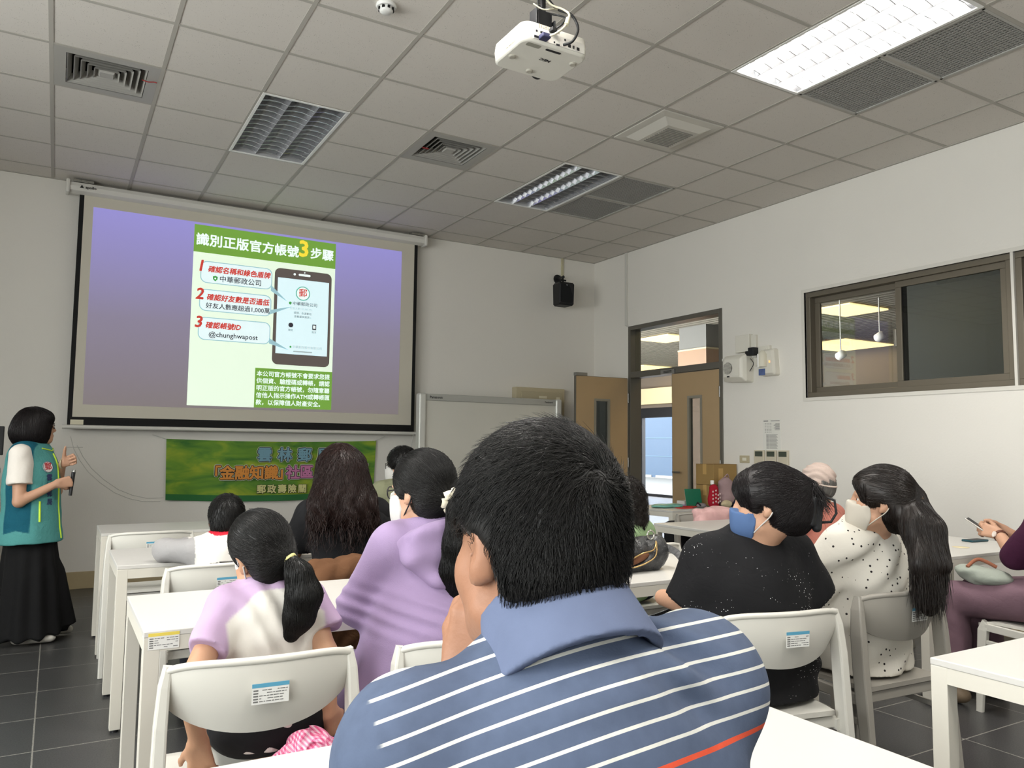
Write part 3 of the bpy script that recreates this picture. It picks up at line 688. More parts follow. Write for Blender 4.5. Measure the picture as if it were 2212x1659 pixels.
obj('plate', MB().box((-0.04, -0.012, -0.06), (0.06, 0, 0.06)), BEI, so, bevel=0.004); obj('outlet', MB().box((0.0, -0.014, -0.02), (0.035, -0.010, 0.025)), mat('socket_dark', (70, 62, 48), 0.6), so)

# ---------------------------------------------------------------- wall speaker
sp_ = thing('wall_speaker', 'black loudspeaker on a ball bracket high in the front right corner', 'loudspeaker', (5.130, 7.62, 2.955))
BP = mat('black_plastic', (24, 25, 28), 0.5)
b = MB(); P = []
for z, w, d in ((0.0, 0.088, 0.07), (0.02, 0.100, 0.085), (0.255, 0.104, 0.09), (0.275, 0.092, 0.075)):
    P.append([(-w, -d, z), (w, -d - 0.01, z), (w*0.86, d, z), (-w*0.86, d, z)])
b.grid(P, smooth=False, closed_v=True); b.add(P[0], ((0,3,2,1),)); b.add(P[-1], ((0,1,2,3),))
obj('cabinet', b, BP, sp_, bevel=0.015, seg=3)
obj('grille', MB().prism(rrect(0.165, 0.22, 0.025, 5, 0, 0.14), 0.008, FR((-0.005, -0.088, 0.0), (1,0,0.0), (0,0,1))), mat('speaker_cloth', (16, 17, 20), 0.85, bump=(400, 0.2)), sp_)
obj('badge', MB().prism([(0.0, -0.012), (0.014, 0.008), (-0.014, 0.008)], 0.002, FR((-0.01, -0.104, 0.235), (1,0,0), (0,0,1))), mat('badge_grey', (110, 112, 116), 0.4), sp_)
b = MB(); b.lathe([(0.050, 0), (0.058, 0.01), (0.055, 0.02)], 20, M=FR((0.10, 0.278, 0.385), (1,0,0), (0,0,1))); b.tube([(0.10, 0.27, 0.385), (0.05, 0.10, 0.375), (0.012, 0.02, 0.35), (0.012, 0.01, 0.27)], 0.012, 8)
b.tube([(-0.03, 0.01, 0.315), (0.05, 0.01, 0.315)], 0.010, 8); b.lathe([(0.0, -0.022), (0.022, 0), (0.0, 0.022)], 12, c=(0.012, 0.01, 0.355))
obj('bracket', b, BP, sp_)
rw = MB().box((5.288, YF - 0.016, 3.335), (5.318, YF, H)); tag(obj('cable_raceway', rw, mat('raceway_cream', (196, 190, 160), 0.5)), 'thin cream cable raceway rising from the wall loudspeaker to the ceiling', 'cable cover')
rw = MB(); rw.box((XR - 0.022, 7.226, 2.73), (XR, 7.262, H)); rw.box((XR - 0.018, 7.218, 2.715), (XR, 7.24, 2.74)); tag(obj('cable_raceway', rw, mat('raceway_white', (206, 205, 198), 0.5)), 'white cable raceway running down the right wall to the door head', 'cable cover')

# ---------------------------------------------------------------- projector
pj = thing('projector', 'white ceiling mounted projector with cables plugged into its back', 'projector', (1.945, 3.10, 3.152))
PJW = mat('projector_shell', (226, 224, 214), 0.4); PJD = mat('projector_port', (30, 30, 34), 0.5)
rows = []
for z, k in ((0.0, 0.012), (0.006, 0.003), (0.055, 0.0), (0.092, 0.004), (0.10, 0.018)):
    rows.append([(x, y, z) for x, y in rrect(0.37 - 2*k, 0.31 - 2*k, 0.045, 6)])
b = MB().grid(rows, closed_v=True); n = len(rows[0]); b.add(rows[0], (tuple(reversed(range(n))),)); b.add(rows[-1], (tuple(range(n)),))
obj('shell', b, PJW, pj)
b = MB(); b.box((-0.135, -0.157, 0.012), (0.155, -0.150, 0.062)); obj('port_panel', b, mat('projector_panel', (214, 212, 204), 0.5), pj, bevel=0.002)
b = MB()
for x, z, w, h in ((-0.118, 0.05, 0.008, 0.008), (-0.118, 0.022, 0.026, 0.009), (-0.085, 0.05, 0.026, 0.009), (-0.02, 0.022, 0.007, 0.007), (0.0, 0.015, 0.018, 0.007), (0.04, 0.05, 0.008, 0.008), (0.065, 0.028, 0.014, 0.014), (0.090, 0.028, 0.006, 0.014), (0.115, 0.026, 0.014, 0.014)): b.cbox((x, -0.158, z), (w, 0.004, h))
obj('ports', b, PJD, pj)
b = MB()
for k in range(9): b.cbox((-0.186, -0.075 + k*0.010, 0.05), (0.004, 0.004, 0.06))
obj('side_grille', b, mat('projector_slat', (196, 190, 170), 0.5), pj)
b = MB()
for k in range(10):
    for q in range(3): b.cbox((-0.10 + k*0.012, -0.152, 0.075 + q*0.007), (0.006, 0.006, 0.0035))
obj('rear_grille', b, mat('projector_slat', (196, 190, 170), 0.5), pj)
obj('lens', MB().lathe([(0.04, 0.0), (0.04, 0.03), (0.032, 0.032), (0.0, 0.02)], 24, M=FR((0.09, 0.15, 0.05), (1,0,0), (0,0,-1))), BP, pj)
b = MB(); b.prism(rrect(0.085, 0.016, 0.007, 4), 0.002, FR((0.0, -0.118, 0.001), (1,0,0), (0,-1,0))); obj('handle_slot', b, PJD, pj)
b = MB(); b.prism(rrect(0.075, 0.03, 0.008, 4), 0.001, FR((-0.11, -0.118, 0.0005), (1,0,0), (0,-1,0))); obj('rating_label', b, mat('label_grey', (150, 148, 136), 0.5), pj)
for x, y in ((-0.145, 0.02), (0.0, 0.10), (0.145, -0.07)): obj('foot', MB().lathe([(0.018, 0.0), (0.018, -0.006), (0.012, -0.008)], 16, c=(x, y, 0)), mat('projector_foot', (176, 172, 160), 0.5), pj)
text_obj('brand_lettering', 'NEC', 0.030, BLT, pj, FR((0.04, -0.03, -0.0006), (-1,0,0), (0,1,0)), 0.001)
b = MB(); b.box((-0.07, -0.09, 0.10), (0.03, 0.03, 0.135)); b.box((-0.075, -0.085, 0.12), (-0.068, -0.02, 0.22)); b.box((0.028, -0.085, 0.12), (0.035, -0.02, 0.18)); b.box((-0.06, -0.075, 0.13), (0.02, -0.03, 0.215)); b.tube([(-0.02, -0.04, 0.2), (-0.02, -0.04, H - 3.152)], 0.022, 12)
b.lathe([(0.06, H - 3.152 - 0.012), (0.065, H - 3.152)], 20, c=(-0.02, -0.04, 0)); obj('ceiling_mount', b, BP, pj, bevel=0.003)
def smooth_path(P, n=8):
    P = [Vector(p) for p in P]; out = []
    for i in range(len(P) - 1):
        p0, p1, p2, p3 = P[max(i-1, 0)], P[i], P[i+1], P[min(i+2, len(P)-1)]
        for k in range(n):
            t = k/n; out.append(0.5*((2*p1) + (p2-p0)*t + (2*p0-5*p1+4*p2-p3)*t*t + (3*p1-p0-3*p2+p3)*t**3))
    return out + [P[-1]]
IV = mat('cable_ivory', (206, 200, 178), 0.5); NAVY = mat('plug_navy', (52, 54, 84), 0.5)
b = MB().tube(smooth_path([(-0.085, -0.175, 0.022), (-0.05, -0.21, 0.03), (0.0, -0.22, 0.08), (0.035, -0.20, 0.15), (0.04, -0.14, 0.21), (0.0, -0.08, 0.26), (-0.02, -0.05, 0.36), (-0.015, -0.04, H - 3.16)]), 0.0055, 8)
cw = obj('video_cable', b, IV, pj); obj('plug', MB().cbox((-0.085, -0.175, 0.022), (0.045, 0.045, 0.022)), NAVY, cw, bevel=0.005); obj('ferrite', MB().tube([(0.005, -0.22, 0.085), (0.022, -0.21, 0.125)], 0.011, 10), IV, cw)
b = MB().tube(smooth_path([(0.025, -0.165, 0.018), (0.055, -0.20, 0.03), (0.085, -0.20, 0.10), (0.08, -0.15, 0.19), (0.03, -0.09, 0.24), (-0.02, -0.06, 0.33), (-0.028, -0.045, H - 3.16)]), 0.0065, 8); obj('power_cable', b, BP, pj)
b = MB().tube(smooth_path([(-0.03, -0.165, 0.075), (0.0, -0.19, 0.10), (0.035, -0.17, 0.15), (0.04, -0.10, 0.20), (-0.01, -0.06, 0.22), (-0.05, -0.06, 0.25), (-0.025, -0.03, H - 3.16)]), 0.005, 8)
cb = obj('signal_cable', b, BP, pj); obj('plug', MB().cbox((-0.033, -0.168, 0.073), (0.03, 0.03, 0.02)), BP, cb, bevel=0.004)
b = MB().tube(smooth_path([(-0.10, -0.10, 0.215), (-0.06, -0.12, 0.19), (0.0, -0.12, 0.21), (0.05, -0.08, 0.24), (0.0, -0.05, 0.27), (-0.06, -0.06, 0.24), (-0.10, -0.10, 0.215)]), 0.0035, 6); obj('cable_loop', b, IV, pj)

# ---------------------------------------------------------------- devices on the right wall (local x = out of the wall is -x)
def on_wall(name, label, cat, y, z, group=None): return thing(name, label, cat, (XR, y, z), 0, group)
SPW = mat('device_white', (220, 217, 206), 0.4)
t = on_wall('hand_dryer', 'white plastic box with a round black grille on the right wall', 'wall device', 5.46, 2.07)
b = MB(); P = []
for x, w, h0, h1 in ((0, 0.155, -0.145, 0.135), (-0.09, 0.15, -0.14, 0.13), (-0.135, 0.12, -0.10, 0.10), (-0.14, 0.10, -0.08, 0.08)):
    P.append([(x, -w, h0), (x, w, h0 + 0.015), (x, w*0.92, h1), (x, -w, h1)])
b.grid(P, smooth=False, closed_v=True); b.add(P[-1], ((0,1,2,3),)); obj('housing', b, SPW, t, bevel=0.02, seg=3)
b = MB().prism(circ(0.058, 28), 0.003, FR((-0.143, 0.045, 0.0), (0,-1,0), (0,0,1))); g = obj('round_grille', b, BP, t)
b = MB()
for k in range(-4, 5):
    w = math.sqrt(max(0.0, 0.057**2 - (k*0.012)**2)); b.cbox((-0.1475, 0.045, k*0.012), (0.002, 2*w, 0.0045)); b.cbox((-0.1475, 0.045 + k*0.012, 0), (0.002, 0.0045, 2*w))
obj('grille_bars', b, SPW, g)
obj('sensor_slot', MB().cbox((-0.143, 0.04, -0.082), (0.004, 0.03, 0.012)), BP, t)
t = on_wall('emergency_lamp', 'white emergency lamp with clear tube cover right of the round grille device', 'emergency light', 5.08, 2.10)
b = MB(); P = []
for x, w, h0, h1 in ((0, 0.095, -0.13, 0.13), (-0.06, 0.095, -0.125, 0.125), (-0.085, 0.08, -0.105, 0.10)): P.append([(x, -w, h0), (x, w, h0), (x, w*0.8, h1), (x, -w*0.8, h1)])
b.grid(P, smooth=False, closed_v=True); b.add(P[-1], ((0,1,2,3),)); obj('housing', b, SPW, t, bevel=0.02, seg=3)
obj('lamp_cover', MB().tube([(-0.095, 0.03, -0.045), (-0.095, 0.03, 0.075), (-0.085, 0.03, 0.105)], [0.045, 0.045, 0.02], 14), mat('clear_cover', (216, 212, 196), 0.15), t)
obj('lamp_tube', MB().tube([(-0.135, 0.045, -0.05), (-0.135, 0.045, 0.075)], 0.009, 10), WHITE_ENAMEL, t)
obj('sticker', MB().cbox((-0.088, 0.045, -0.092), (0.004, 0.075, 0.06)), mat('sticker_blue', (86, 104, 150), 0.4, var=0.4, vscale=30), t)
obj('indicator', MB().cbox((-0.088, -0.045, 0.0), (0.004, 0.012, 0.02)), mat('indicator_orange', (255, 190, 110), 0.4, emit=0.8), t)
t = on_wall('junction_box', 'square cream junction box above the round grille device', 'wall box', 5.395, 2.31)
obj('lid', MB().box((-0.06, -0.09, -0.085), (0, 0.09, 0.085)), SPW, t, bevel=0.006); obj('side_cover', MB().box((-0.035, -0.15, -0.075), (0, -0.09, 0.075)), SPW, t, bevel=0.006)
t = on_wall('wall_plug', 'double wall socket with a black power adapter and looped thin cord', 'socket', 5.17, 2.225)
obj('plate', MB().box((-0.03, -0.09, -0.04), (0, 0.06, 0.04)), SPW, t, bevel=0.005); obj('socket_knob', MB().lathe([(0.012, 0), (0.012, 0.012)], 12, M=FR((-0.03, -0.055, 0), (0,-1,0), (0,0,1))), SPW, t)
obj('lower_plate', MB().box((-0.03, 0.0, -0.145), (0, 0.10, -0.065)), SPW, t, bevel=0.005)
a = obj('adapter', MB().box((-0.10, 0.045, -0.045), (-0.03, 0.115, 0.03)), BP, t, bevel=0.006); obj('adapter_plug', MB().box((-0.09, 0.115, -0.045), (-0.04, 0.16, 0.0)), BP, a, bevel=0.005)
obj('thin_cord', MB().tube(smooth_path([(-0.07, 0.16, -0.02), (-0.06, 0.20, -0.07), (-0.05, 0.225, -0.105), (-0.05, 0.17, -0.14), (-0.05, 0.155, -0.20), (-0.05, 0.12, -0.17), (-0.05, 0.09, -0.12), (-0.05, 0.13, -0.07)]), 0.0035, 6), BP, t)
rw = MB().box((XR - 0.02, 5.25, 2.165), (XR, 5.70, 2.19)); tag(obj('cable_raceway', rw, mat('raceway_white', (206, 205, 198), 0.5)), 'short horizontal white cable raceway from the door frame to the wall devices', 'cable cover')
t = on_wall('notice_sheet', 'printed notice sheet taped on the right wall above the thermostats', 'paper', 5.095, 1.42)
PAPER = mat('paper_white', (222, 221, 214), 0.8); PRINT = mat('print_grey', (110, 110, 108), 0.8)
obj('sheet', MB().box((-0.002, -0.105, -0.145), (0, 0.105, 0.145)), PAPER, t)
b = MB(); X = -0.0025
b.box((X, 0.04, 0.125), (-0.002, 0.095, 0.133)); b.box((X, -0.095, 0.126), (-0.002, 0.01, 0.132))
for r in range(7):
    for c in range(4): b.box((X, 0.075 - c*0.022 - 0.006, 0.105 - r*0.014), (-0.002, 0.075 - c*0.022 + 0.006, 0.109 - r*0.014))
for r in range(20):
    z = 0.0 - r*0.0068; b.box((X, 0.035, z), (-0.002, 0.065, z + 0.003)); b.box((X, -0.07 + 0.02*((r*7) % 4)/4, z), (-0.002, 0.030, z + 0.0025))
for r in range(8): b.box((X, -0.095, 0.10 - r*0.008), (-0.002, -0.045 + 0.01*(r % 3), 0.104 - r*0.008))
obj('printing', b, PRINT, t)
for k, (y, w) in enumerate(((5.238, 'left'), (5.095, 'middle'), (4.955, 'right'))):
    t = on_wall('thermostat', w + ' of the three beige thermostats in a row under the notice sheet', 'thermostat', y, 1.207, 'row of thermostats')
    obj('body', MB().box((-0.022, -0.06, -0.068), (0, 0.06, 0.068)), mat('thermostat_beige', (200, 192, 172), 0.5), t, bevel=0.005)
    obj('display', MB().box((-0.024, -0.045, 0.008), (-0.021, 0.045, 0.056)), mat('display_dark', (70, 76, 66), 0.3), t)
t = on_wall('light_switch', 'beige light switch plate left of the thermostats', 'switch', 5.43, 1.185)
obj('plate', MB().box((-0.012, -0.06, -0.036), (0, 0.06, 0.036)), BEI, t, bevel=0.004); obj('rocker', MB().box((-0.017, -0.03, -0.015), (-0.012, 0.02, 0.015)), mat('switch_white', (226, 222, 205), 0.4), t, bevel=0.002)

# monitor at the left edge
t = thing('monitor', 'edge of a black monitor on a pale desk at the left side of the picture', 'monitor', (-0.325, 6.72, 1.08))
obj('screen', MB().box((-0.52, 0, 0.10), (0.0, 0.04, 0.31)), BP, t, bevel=0.006); obj('stand', MB().box((-0.30, 0.04, 0.02), (-0.22, 0.06, 0.2)), BP, t); obj('foot', MB().box((-0.38, -0.08, 0.0), (-0.14, 0.14, 0.02)), BP, t)
t = thing('lectern_desk', 'pale grey desk under the monitor at the left edge', 'desk', (-0.95, 6.75, 0))
LD = mat('desk_grey', (196, 194, 188), 0.5)
obj('desk_top', MB().box((-0.6, -0.30, 1.04), (0.60, 0.35, 1.08)), LD, t, bevel=0.005); obj('body', MB().box((-0.57, -0.26, 0.0), (0.50, 0.33, 1.04)), LD, t)
# ---------------------------------------------------------------- tables
TWH = mat('table_white', (202, 200, 195), 0.35, var=0.015, vscale=3); TEDGE = mat('table_frame_white', (208, 204, 193), 0.4)
ZT = 0.73
LBLW = mat('asset_label_white', (226, 226, 222), 0.5); LBLB = mat('asset_label_blue', (92, 160, 190), 0.5); LBLY = mat('asset_label_yellow', (226, 205, 92), 0.5)
def label_mesh(w, h, seed=0):
    """white sticker with a coloured head band and rows of tiny print; x right, y up, z out"""
    b = MB(); b.box((-w/2, -h/2, 0), (w/2, h/2, 0.0006), 0); b.box((-w/2, h*0.30, 0.0004), (w/2, h/2, 0.0010), 1)
    rd = random.Random(seed)
    for r in range(5):
        y = h*0.20 - r*h*0.135; x = -w*0.46
        b.box((x, y - h*0.07, 0.0006), (x + w*0.13, y, 0.001), 2); x += w*0.16
        while x < w*0.42:
            l = w*rd.uniform(0.04, 0.16)
            if rd.random() < 0.7: b.box((x, y - h*0.05, 0.0006), (min(x + l, w*0.46), y - h*0.01, 0.001), 2)
            x += l + w*0.02
    return b
def xform(mb, M):
    mb.v = [tuple(M @ Vector(v)) for v in mb.v]; return mb
def table(x0, x1, y0, y1, label, sticker=False, rz=0.0):
    cx, cy = (x0 + x1)/2, (y0 + y1)/2; w, d = x1 - x0, y1 - y0
    t = thing('desk', label, 'table', (cx, cy, 0), rz, 'white rectangular desks')
    obj('table_top', MB().box((-w/2, -d/2, ZT - 0.018), (w/2, d/2, ZT)), TWH, t, bevel=0.0025)
    a = MB(); k = 0.045
    for s in (-1, 1):
        a.box((-w/2 + k, s*(d/2 - 0.001) - (0.022 if s > 0 else 0), ZT - 0.06), (w/2 - k, s*(d/2 - 0.001) + (0.022 if s < 0 else 0), ZT - 0.018))
        a.box((s*(w/2 - 0.001) - (0.022 if s > 0 else 0), -d/2 + k, ZT - 0.06), (s*(w/2 - 0.001) + (0.022 if s < 0 else 0), d/2 - k, ZT - 0.018))
    obj('apron', a, TEDGE, t)
    for sx in (-1, 1):
        for sy in (-1, 1):
            x, y = sx*(w/2 - k/2 - 0.0005), sy*(d/2 - k/2 - 0.0005)
            lg = obj('leg', MB().box((x - k/2, y - k/2, 0.012), (x + k/2, y + k/2, ZT - 0.018)), TEDGE, t, bevel=0.002)
            obj('glide', MB().lathe([(0.016, 0), (0.016, 0.012)], 10, c=(x, y, 0)), BP, lg)
    if sticker:
        q = xform(label_mesh(0.085, 0.048, 3), FR((-w/2 + 0.055, -d/2 - 0.0005, ZT - 0.030), (1,0,0), (0,0,1))); obj('asset_label', q, [LBLW, LBLY, PRINT], t)
    return t
table(0.25, 1.45, 2.55, 3.17, 'white desk with the yellow asset sticker, in front of the girl with the ponytail', True)
table(0.265, 1.45, 3.95, 4.56, 'white desk the boy leans on, second from the front wall on the left')
table(0.265, 1.45, 5.37, 5.94, 'empty white desk nearest the banner, by the front wall')
table(2.00, 3.20, 2.55, 3.17, 'white desk carrying the black leather handbag')
table(2.00, 3.20, 3.95, 4.56, 'white desk mostly hidden behind the big dark head, before the curly haired person')
table(2.00, 3.20, 5.37, 5.94, 'white desk before the man in the green jacket')
table(0.10, 1.36, 0.83, 1.45, 'nearest white desk, its corner showing under the striped shirt')
table(2.06, 3.26, 0.67, 1.285, 'white desk at the lower right corner of the picture')
table(3.88, 5.08, 2.42, 3.03, 'white desk of the person with the wrist watch')
t3 = table(3.845, 5.045, 3.90, 4.495, 'white desk with a lilac phone on it, behind the blue face mask', True)
table(4.713, 5.713, 5.377, 5.977, 'white desk by the door loaded with bags and folders', rz=math.radians(8))

# ---------------------------------------------------------------- chairs
CHW = mat('chair_white', (206, 204, 196), 0.38, var=0.02, vscale=4); CHG = mat('chair_grey', (150, 146, 138), 0.4, var=0.02, vscale=4)
def chair(loc, rotz, label, m=CHW, seed=1, cls='white plastic stacking chairs'):
    t = thing('stacking_chair', label, 'chair', loc, rotz, cls)
    # seat
    rows = []
    for i in range(11):
        u = -1 + i/5; row = []
        for j in range(11):
            v = -1 + j/5; x = 0.205*u*(1 - 0.06*v*v if v < 0 else 1); y = 0.20*v
            row.append((x, y + 0.01, 0.452 - 0.012*(1 - u*u)*(1 - v*v) - (0.02*max(0, v - 0.6)/0.4 if v > 0.6 else 0)))
        rows.append(row)
    b = MB().grid(rows); b.grid([[(x, y, z - 0.016) for x, y, z in r] for r in rows])
    edge = [r[0] for r in rows] + rows[-1][1:] + [r[-1] for r in rows[::-1][1:]] + rows[0][::-1][1:-1]
    b.grid([edge, [(x, y, z - 0.016) for x, y, z in edge]], closed_v=True)
    obj('seat', b, m, t)
    # curved backrest
    rows = []; ths = 0.012
    for i in range(25):
        u = -1 + i/12; x = 0.212*u; yb = -0.225 + 0.055*u*u
        zt = 0.772 - 0.012*abs(u)**6 - 0.004*u*u; zb = 0.600 + 0.045*u*u + 0.02*abs(u)**5
        rows.append([(x, yb - 0.012*math.sin(math.pi*j/10) + 0.028*(1 - j/10), zb + (zt - zb)*j/10) for j in range(11)])
    b = MB().grid(rows); back = [[(x*1.0, y - ths, z) for x, y, z in r] for r in rows]; b.grid(back)
    for k in (0, -1): b.grid([[r[k] for r in rows], [r[k] for r in back]], smooth=False)
    for r, q in ((rows[0], back[0]), (rows[-1], back[-1])): b.grid([r, q], smooth=False)
    # rolled rim along the top edge
    b.tube([(r[-1][0], r[-1][1] - 0.008, r[-1][2]) for r in rows], 0.0095, 8)
    bk = obj('backrest', b, m, t)
    for s in (-1, 1):
        sec = lambda a, c: [(-a, -c), (a, -c), (a, c), (-a, c)]
        p = MB().sweep([(s*0.212, -0.170, 0.765), (s*0.219, -0.172, 0.72), (s*0.224, -0.178, 0.63), (s*0.226, -0.186, 0.52), (s*0.226, -0.195, 0.42), (s*0.229, -0.215, 0.22), (s*0.232, -0.240, 0.0)],
                       [sec(0.010, 0.014), sec(0.013, 0.022), sec(0.015, 0.026), sec(0.016, 0.026), sec(0.016, 0.026), sec(0.015, 0.022), sec(0.013, 0.016)], (1,0,0))
        obj('leg', p, m, t, bevel=0.006)
        p = MB().sweep([(s*0.203, 0.165, 0.44), (s*0.206, 0.185, 0.40), (s*0.210, 0.200, 0.2), (s*0.212, 0.212, 0.0)], [sec(0.014, 0.024), sec(0.015, 0.024), sec(0.014, 0.02), sec(0.012, 0.016)], (1,0,0))
        obj('leg', p, m, t, bevel=0.006)
        r = MB().sweep([(s*0.212, -0.19, 0.405), (s*0.207, 0.17, 0.418)], sec(0.012, 0.018), (1,0,0)); r.sweep([(s*0.214, -0.19, 0.33), (s*0.209, 0.17, 0.345)], sec(0.008, 0.010), (1,0,0)); r.sweep([(s*0.214, -0.06, 0.335), (s*0.214, -0.06, 0.41)], sec(0.008, 0.012), (1,0,0))
        obj('side_rail', r, m, t, bevel=0.003)
    for yy in (0.17, -0.17): obj('cross_rail', MB().sweep([(-0.205, yy, 0.412), (0.205, yy, 0.412)], [(-0.010, -0.018), (0.010, -0.018), (0.010, 0.018), (-0.010, 0.018)], (0,1,0)), m, t, bevel=0.003)
    q = xform(label_mesh(0.085, 0.048, seed), FR((0.008, -0.2505, 0.700), (1,0,0), (0,-0.05,1))); obj('asset_label', q, [LBLW, LBLB, PRINT], t)
    return t
R = math.radians
chair((0.475, 2.16, 0), R(-4), 'white chair the ponytailed girl sits on, nearest at the lower left')
def chair_at(loc, deg, label, src=[None], **k): return chair(loc, R(deg), label, **k)
chair_at((0.63, 3.72, 0), 3, 'white chair behind the boy with the black backpack straps', seed=2)
chair_at((0.50, 5.13, 0), 1, 'empty white chair at the desk nearest the banner', seed=3)
chair_at((1.02, 2.08, 0), -4, 'white chair under the person in lilac, left of the big dark head', seed=4)
chair_at((1.15, 3.51, 0), 12, 'white chair with a brown jacket over its back', seed=5)
chair_at((2.05, 1.92, 0), -12, 'white chair of the person in the black sparkly shirt', seed=6)
chair_at((2.71, 1.97, 0), -3, 'grey chair of the person in the dotted white blouse', m=CHG, seed=7, cls='grey plastic stacking chairs')
chair_at((4.22, 2.03, 0), -4, 'white chair of the person in mauve trousers at the right edge', seed=8)
chair_at((2.75, 3.44, 0), 0, 'white chair beyond the handbag desk, under the curly haired person', seed=9)
chair_at((4.20, 3.30, 0), 0, 'white chair of the person in the salmon top', seed=10)
chair_at((4.50, 4.85, 0), -6, 'grey chair with a pink jacket over its back', m=CHG, seed=11, cls='grey plastic stacking chairs')
chair_at((5.20, 4.82, 0), -68, 'empty white chair standing sideways by the loaded desk', seed=12)
chair_at((2.17, 5.14, 0), 0, 'white chair of the man in the green jacket', seed=13)
chair_at((4.68, 3.42, 0), 0, 'grey chair with the purple bag on it by the right wall', m=CHG, seed=14, cls='grey plastic stacking chairs')
chair_at((0.40, 0.62, 0), -12, 'white chair under the man in the striped shirt', seed=15)
# ---------------------------------------------------------------- figure kit: signed distance volumes meshed by surface nets
BAND = 0.05
def vec(*a): return np.array(a, float)
def unit(v): v = np.asarray(v, float); return v/max(1e-9, np.linalg.norm(v))
class Field:
    def __init__(s, lo, hi, h):
        s.lo = np.asarray(lo, float); s.h = h; s.n = np.maximum(4, np.ceil((np.asarray(hi) - s.lo)/h).astype(int) + 1)
        s.ax = [(s.lo[k] + h*np.arange(s.n[k])).astype(np.float32) for k in range(3)]
        s.d = np.full(tuple(s.n), BAND, np.float32)
    def win(s, lo, hi, pad):
        i0 = np.clip(np.floor((np.asarray(lo) - pad - s.lo)/s.h).astype(int), 0, s.n - 1); i1 = np.clip(np.ceil((np.asarray(hi) + pad - s.lo)/s.h).astype(int) + 1, 1, s.n)
        sl = tuple(slice(a, b) for a, b in zip(i0, i1))
        return sl, s.ax[0][sl[0]][:, None, None], s.ax[1][sl[1]][None, :, None], s.ax[2][sl[2]][None, None, :]
    def put(s, pr, inf=0.0, mode='u', kk=None):
        k = pr['k'] if kk is None else kk
        sl, X, Y, Z = s.win(pr['lo'] - abs(inf), pr['hi'] + abs(inf), BAND)
        if min(q.stop - q.start for q in sl) <= 0: return
        v = pr['f'](X, Y, Z) - inf; a = s.d[sl]
        if mode == 'u':
            if k > 0: q = np.maximum(k - np.abs(a - v), 0)/k; s.d[sl] = np.minimum(a, v) - q*q*k*0.25
            else: s.d[sl] = np.minimum(a, v)
        else:
            if k > 0: q = np.maximum(k - np.abs(a + v), 0)/k; s.d[sl] = np.maximum(a, -v) + q*q*k*0.25
            else: s.d[sl] = np.maximum(a, -v)
    def keep(s, fn):
        X, Y, Z = s.ax[0][:, None, None], s.ax[1][None, :, None], s.ax[2][None, None, :]
        s.d = np.maximum(s.d, fn(X, Y, Z).astype(np.float32))
    def disp(s, fn):
        X, Y, Z = s.ax[0][:, None, None], s.ax[1][None, :, None], s.ax[2][None, None, :]
        m = np.abs(s.d) < BAND*0.8
        s.d = np.where(m, s.d + fn(X, Y, Z).astype(np.float32), s.d)
    def sample(s, P):
        q = (P - s.lo)/s.h; i = np.clip(np.floor(q).astype(int), 0, s.n - 2); t = np.clip(q - i, 0, 1)
        x, y, z = i.T; d = s.d; tx, ty, tz = t.T
        c = [[d[x+a, y+b, z]*(1-tz) + d[x+a, y+b, z+1]*tz for b in (0, 1)] for a in (0, 1)]
        return (c[0][0]*(1-ty) + c[0][1]*ty)*(1-tx) + (c[1][0]*(1-ty) + c[1][1]*ty)*tx
    def grad(s, P):
        e = s.h; g = np.stack([s.sample(P + v) - s.sample(P - v) for v in np.eye(3)*e], 1)
        return g/np.maximum(np.linalg.norm(g, axis=1), 1e-6)[:, None]
    def mesh(s):
        d = s.d; ins = d < 0; n = d.shape
        c = [ins[a:n[0]-1+a, b:n[1]-1+b, e:n[2]-1+e] for a in (0,1) for b in (0,1) for e in (0,1)]
        cnt = sum(q.astype(np.int8) for q in c); act = (cnt > 0) & (cnt < 8)
        idx = np.full(act.shape, -1, np.int64); ijk = np.argwhere(act); idx[act] = np.arange(len(ijk))
        acc = np.zeros((len(ijk), 3)); w = np.zeros(len(ijk))
        cor = [(a, b, e) for a in (0,1) for b in (0,1) for e in (0,1)]
        val = [d[ijk[:,0]+a, ijk[:,1]+b, ijk[:,2]+e] for a, b, e in cor]
        for p in range(8):
            for q in range(p+1, 8):
                if sum(abs(cor[p][k]-cor[q][k]) for k in range(3)) != 1: continue
                vp, vq = val[p], val[q]; m = (vp < 0) != (vq < 0)
                t = np.where(m, vp/np.where(m, vp - vq, 1), 0)
                pt = np.array(cor[p])[None]*(1-t)[:,None] + np.array(cor[q])[None]*t[:,None]
                acc += pt*m[:,None]; w += m
        V = (ijk + acc/np.maximum(w, 1)[:,None])*s.h + s.lo
        F = []
        for ax in range(3):
            o1, o2 = [(1,2),(2,0),(0,1)][ax]
            a = np.argwhere(np.diff(ins.astype(np.int8), axis=ax) != 0)
            a = a[(a[:,o1] > 0) & (a[:,o2] > 0) & (a[:,o1] < n[o1]-1) & (a[:,o2] < n[o2]-1)]
            if len(a) == 0: continue
            e1 = np.zeros(3, int); e1[o1] = 1; e2 = np.zeros(3, int); e2[o2] = 1
            g = lambda b: idx[b[:,0], b[:,1], b[:,2]]
            q = np.stack([g(a-e1-e2), g(a-e2), g(a), g(a-e1)], 1)
            flip = ~ins[a[:,0], a[:,1], a[:,2]]
            q[flip] = q[flip][:, ::-1]
            F.append(q[(q >= 0).all(1)])
        return V, np.concatenate(F) if F else np.zeros((0,4), int)

